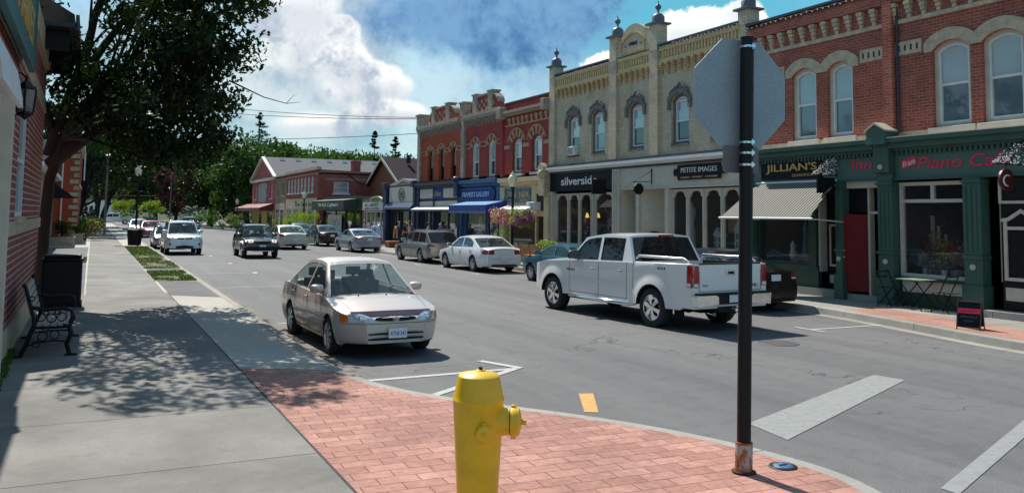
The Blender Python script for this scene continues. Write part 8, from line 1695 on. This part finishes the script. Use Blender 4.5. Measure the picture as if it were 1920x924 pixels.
# ---------------------------------------------------------------- people
def skin_mesh(name, J, E_, rad, mat, parent, sub=1):
    ks = list(J); me = bpy.data.meshes.new(name); me.from_pydata([J[k] for k in ks], [(ks.index(a), ks.index(b)) for a, b in E_], [])
    o = bpy.data.objects.new(name, me); COL.objects.link(o); md = o.modifiers.new('s', 'SKIN'); md.use_smooth_shade = True
    for i, k in enumerate(ks): r_ = rad[k]; me.skin_vertices[0].data[i].radius = r_ if isinstance(r_, tuple) else (r_, r_)
    me.skin_vertices[0].data[0].use_root = True; o.modifiers.new('u', 'SUBSURF').levels = sub; o.modifiers['u'].render_levels = sub
    dg = bpy.context.evaluated_depsgraph_get(); m2 = bpy.data.meshes.new_from_object(o.evaluated_get(dg)); bpy.data.objects.remove(o); bpy.data.meshes.remove(me)
    m2.name = name; m2.materials.clear(); m2.materials.append(mat); m2.polygons.foreach_set('use_smooth', [True]*len(m2.polygons)); o = bpy.data.objects.new(name, m2); COL.objects.link(o); o.parent = parent; return o
def person(label, loc, rz, H, shirt, trouser, hair, pose='stand', shirtm=None, skirt=False, longhair=False, sleeves='short'):
    t = thing('person', label, 'person', (0, 0, 0), None); k = H/1.75
    J = dict(pel=(0, 0, .96), sp=(0, .01, 1.15), ch=(0, 0, 1.34), nk=(0, .01, 1.50), hd=(0, -.02, 1.60), tp=(0, -.01, 1.72), lh=(-.09, 0, .90), rh=(.09, 0, .90), lk=(-.10, -.02, .50), rk=(.10, .02, .50), la=(-.11, .03, .09), ra=(.11, .07, .09), lt=(-.12, -.12, .035), rt_=(.12, -.08, .035), ls=(-.18, 0, 1.43), rs=(.18, 0, 1.43), le=(-.24, .02, 1.15), re=(.24, .02, 1.15), lw=(-.25, -.08, .92), rw=(.25, -.08, .92), lf=(-.25, -.11, .82), rfn=(.25, -.11, .82))
    if pose == 'walk': J.update(lk=(-.10, -.16, .52), la=(-.10, -.10, .10), lt=(-.10, -.27, .06), rk=(.10, .08, .50), ra=(.10, .30, .12), rt_=(.10, .20, .04), le=(-.24, .12, 1.17), lw=(-.24, .12, .93), lf=(-.24, .10, .84), re=(.24, -.08, 1.16), rw=(.22, -.24, .99), rfn=(.22, -.30, .93))
    if pose == 'camera': J.update(le=(-.30, -.10, 1.56), lw=(-.14, -.20, 1.66), lf=(-.07, -.20, 1.70), re=(.30, -.10, 1.56), rw=(.14, -.20, 1.66), rfn=(.07, -.20, 1.70))
    if pose == 'sit': J.update(lk=(-.12, -.42, .90), rk=(.12, -.42, .90), la=(-.12, -.42, .50), ra=(.12, -.42, .50), lt=(-.12, -.55, .45), rt_=(.12, -.55, .45), lw=(-.15, -.30, 1.02), rw=(.15, -.30, 1.02), lf=(-.10, -.38, 1.0), rfn=(.10, -.38, 1.0))
    J = {a: (v[0]*k, v[1]*k, v[2]*k) for a, v in J.items()}
    rad = dict(pel=(.155, .11), sp=(.135, .10), ch=(.165, .11), nk=.055, hd=(.075, .092), tp=(.065, .075), lh=.09, rh=.09, lk=.058, rk=.058, la=.042, ra=.042, lt=(.045, .03), rt_=(.045, .03), ls=.062, rs=.062, le=.042, re=.042, lw=.028, rw=.028, lf=(.035, .022), rfn=(.035, .022)); rad = {a: (tuple(q*k for q in v) if isinstance(v, tuple) else v*k) for a, v in rad.items()}
    E_ = [('pel', 'sp'), ('sp', 'ch'), ('ch', 'nk'), ('nk', 'hd'), ('hd', 'tp'), ('pel', 'lh'), ('lh', 'lk'), ('lk', 'la'), ('la', 'lt'), ('pel', 'rh'), ('rh', 'rk'), ('rk', 'ra'), ('ra', 'rt_'), ('ch', 'ls'), ('ls', 'le'), ('le', 'lw'), ('lw', 'lf'), ('ch', 'rs'), ('rs', 're'), ('re', 'rw'), ('rw', 'rfn')]
    skin_mesh('body', J, E_, rad, M['skin'], t)
    ex = lambda d, q: {a: (tuple(v+q for v in d[a]) if isinstance(d[a], tuple) else d[a]+q) for a in d}
    Jn = dict(J); mid = lambda a, b, f: tuple(J[a][i]+(J[b][i]-J[a][i])*f for i in range(3)); r2 = ex(rad, .014)
    S = dict(pel=J['pel'], sp=J['sp'], ch=J['ch'], nk=mid('ch', 'nk', .72), ls=J['ls'], rs=J['rs']); Es = [('pel', 'sp'), ('sp', 'ch'), ('ch', 'nk'), ('ch', 'ls'), ('ch', 'rs')]; rr_ = dict(pel=r2['pel'], sp=r2['sp'], ch=r2['ch'], nk=.07*k, ls=r2['ls'], rs=r2['rs'])
    if sleeves: 
        for s_, e_ in (('ls', 'le'), ('rs', 're')): S['x'+s_] = mid(s_, e_, .62 if sleeves == 'short' else 1.0); Es.append((s_, 'x'+s_)); rr_['x'+s_] = .066*k
    skin_mesh('shirt', S, Es, rr_, shirt, t)
    T = {a: J[a] for a in ('pel', 'lh', 'rh', 'lk', 'rk')}; T['xl'] = mid('lk', 'la', .9); T['xr'] = mid('rk', 'ra', .9); r3 = {a: r2[a] for a in ('pel', 'lh', 'rh', 'lk', 'rk')}; r3['xl'] = r3['xr'] = .062*k; r3['pel'] = (.165*k, .125*k)
    skin_mesh('trousers', T, [('pel', 'lh'), ('lh', 'lk'), ('lk', 'xl'), ('pel', 'rh'), ('rh', 'rk'), ('rk', 'xr')], r3, trouser, t)
    mb = MB(); mb.ball((0, .012*k, 1.655*k), .104*k, 0, 12, (.88, 1.0, 1.02)); 
    V = mb.v; mb.v = [(x, max(y, -.055*k) if z < 1.70*k else y, max(z, (1.44 if longhair else 1.60)*k) if y > -.03*k else max(z, 1.68*k)) for x, y, z in V]
    if longhair: mb.ball((0, .075*k, 1.52*k), .09*k, 0, 10, (.9, .6, 1.5))
    mb.build('hair', hair, t); mb = MB(); [mb.box(J[a][0]-.045*k, J[a][0]+.045*k, J[a][1]-.07*k, J[a][1]+.16*k, J[a][2]-.035*k, J[a][2]+.03*k) for a in ('lt', 'rt_')]; mb.build('shoes', M['plastic'], t, bevel=.02)
    f = MB(); [f.ball((sx*.032*k, -.105*k, 1.645*k), .010*k, 0, 6) for sx in (-1, 1)]; f.build('eyes', M['plastic'], t); f = MB(); f.ball((0, -.115*k, 1.615*k), .014*k, 0, 6, (.8, 1.1, 1.4)); f.build('nose', M['skin'], t)
    t.location = loc; t.rotation_euler.z = rz; return t
cl = lambda n_, c_: plain(n_, c_, .9, var=.15, nsc=12)
p1 = person('person in a pink sleeveless top and black trousers raising both arms to the face', (17.0, 48.0, .154), R(250), 1.68, cl('pink_top', (.62, .42, .42)), cl('black_trousers', (.015, .015, .018)), M['hairb'], 'camera', sleeves=None, longhair=True)
person('person in a black top just left of the one with raised arms', (17.3, 49.4, .154), R(200), 1.66, cl('black_top', (.02, .02, .022)), cl('black_trousers2', (.02, .02, .022)), M['hairb'], 'stand', sleeves='long', longhair=True)
person('person in a pale grey shirt with short brown hair, seen over the grey estate car', (17.2, 45.3, .154), R(60), 1.62, cl('pale_grey_shirt', (.42, .46, .52)), cl('dark_jeans', (.03, .04, .08)), M['hairb'], 'walk')
person('person in a royal blue shirt and straw hat, seen over the grey estate car', (17.2, 43.5, .154), R(40), 1.60, cl('royal_blue_shirt', (.02, .03, .42)), cl('dark_jeans2', (.03, .03, .05)), M['hairg'], 'walk')
person('person in a dark jacket standing by the poster window behind the black sedan', (17.1, 70.0, .154), R(120), 1.70, cl('dark_jacket', (.03, .025, .03)), cl('tan_trousers', (.25, .18, .12)), M['hairb'], 'stand', sleeves='long')
person('person in a white top near the beige shop door, behind the silver coupe', (17.2, 56.8, .154), R(70), 1.70, cl('white_top', (.62, .60, .60)), cl('grey_trousers', (.12, .12, .14)), M['hairb'], 'walk')
person('person in a pale lilac shirt beside the one in white, behind the silver coupe', (17.3, 58.2, .154), R(80), 1.64, cl('lilac_shirt', (.42, .40, .52)), cl('denim', (.06, .08, .15)), M['hairg'], 'stand')
bpy.context.view_layer.update()
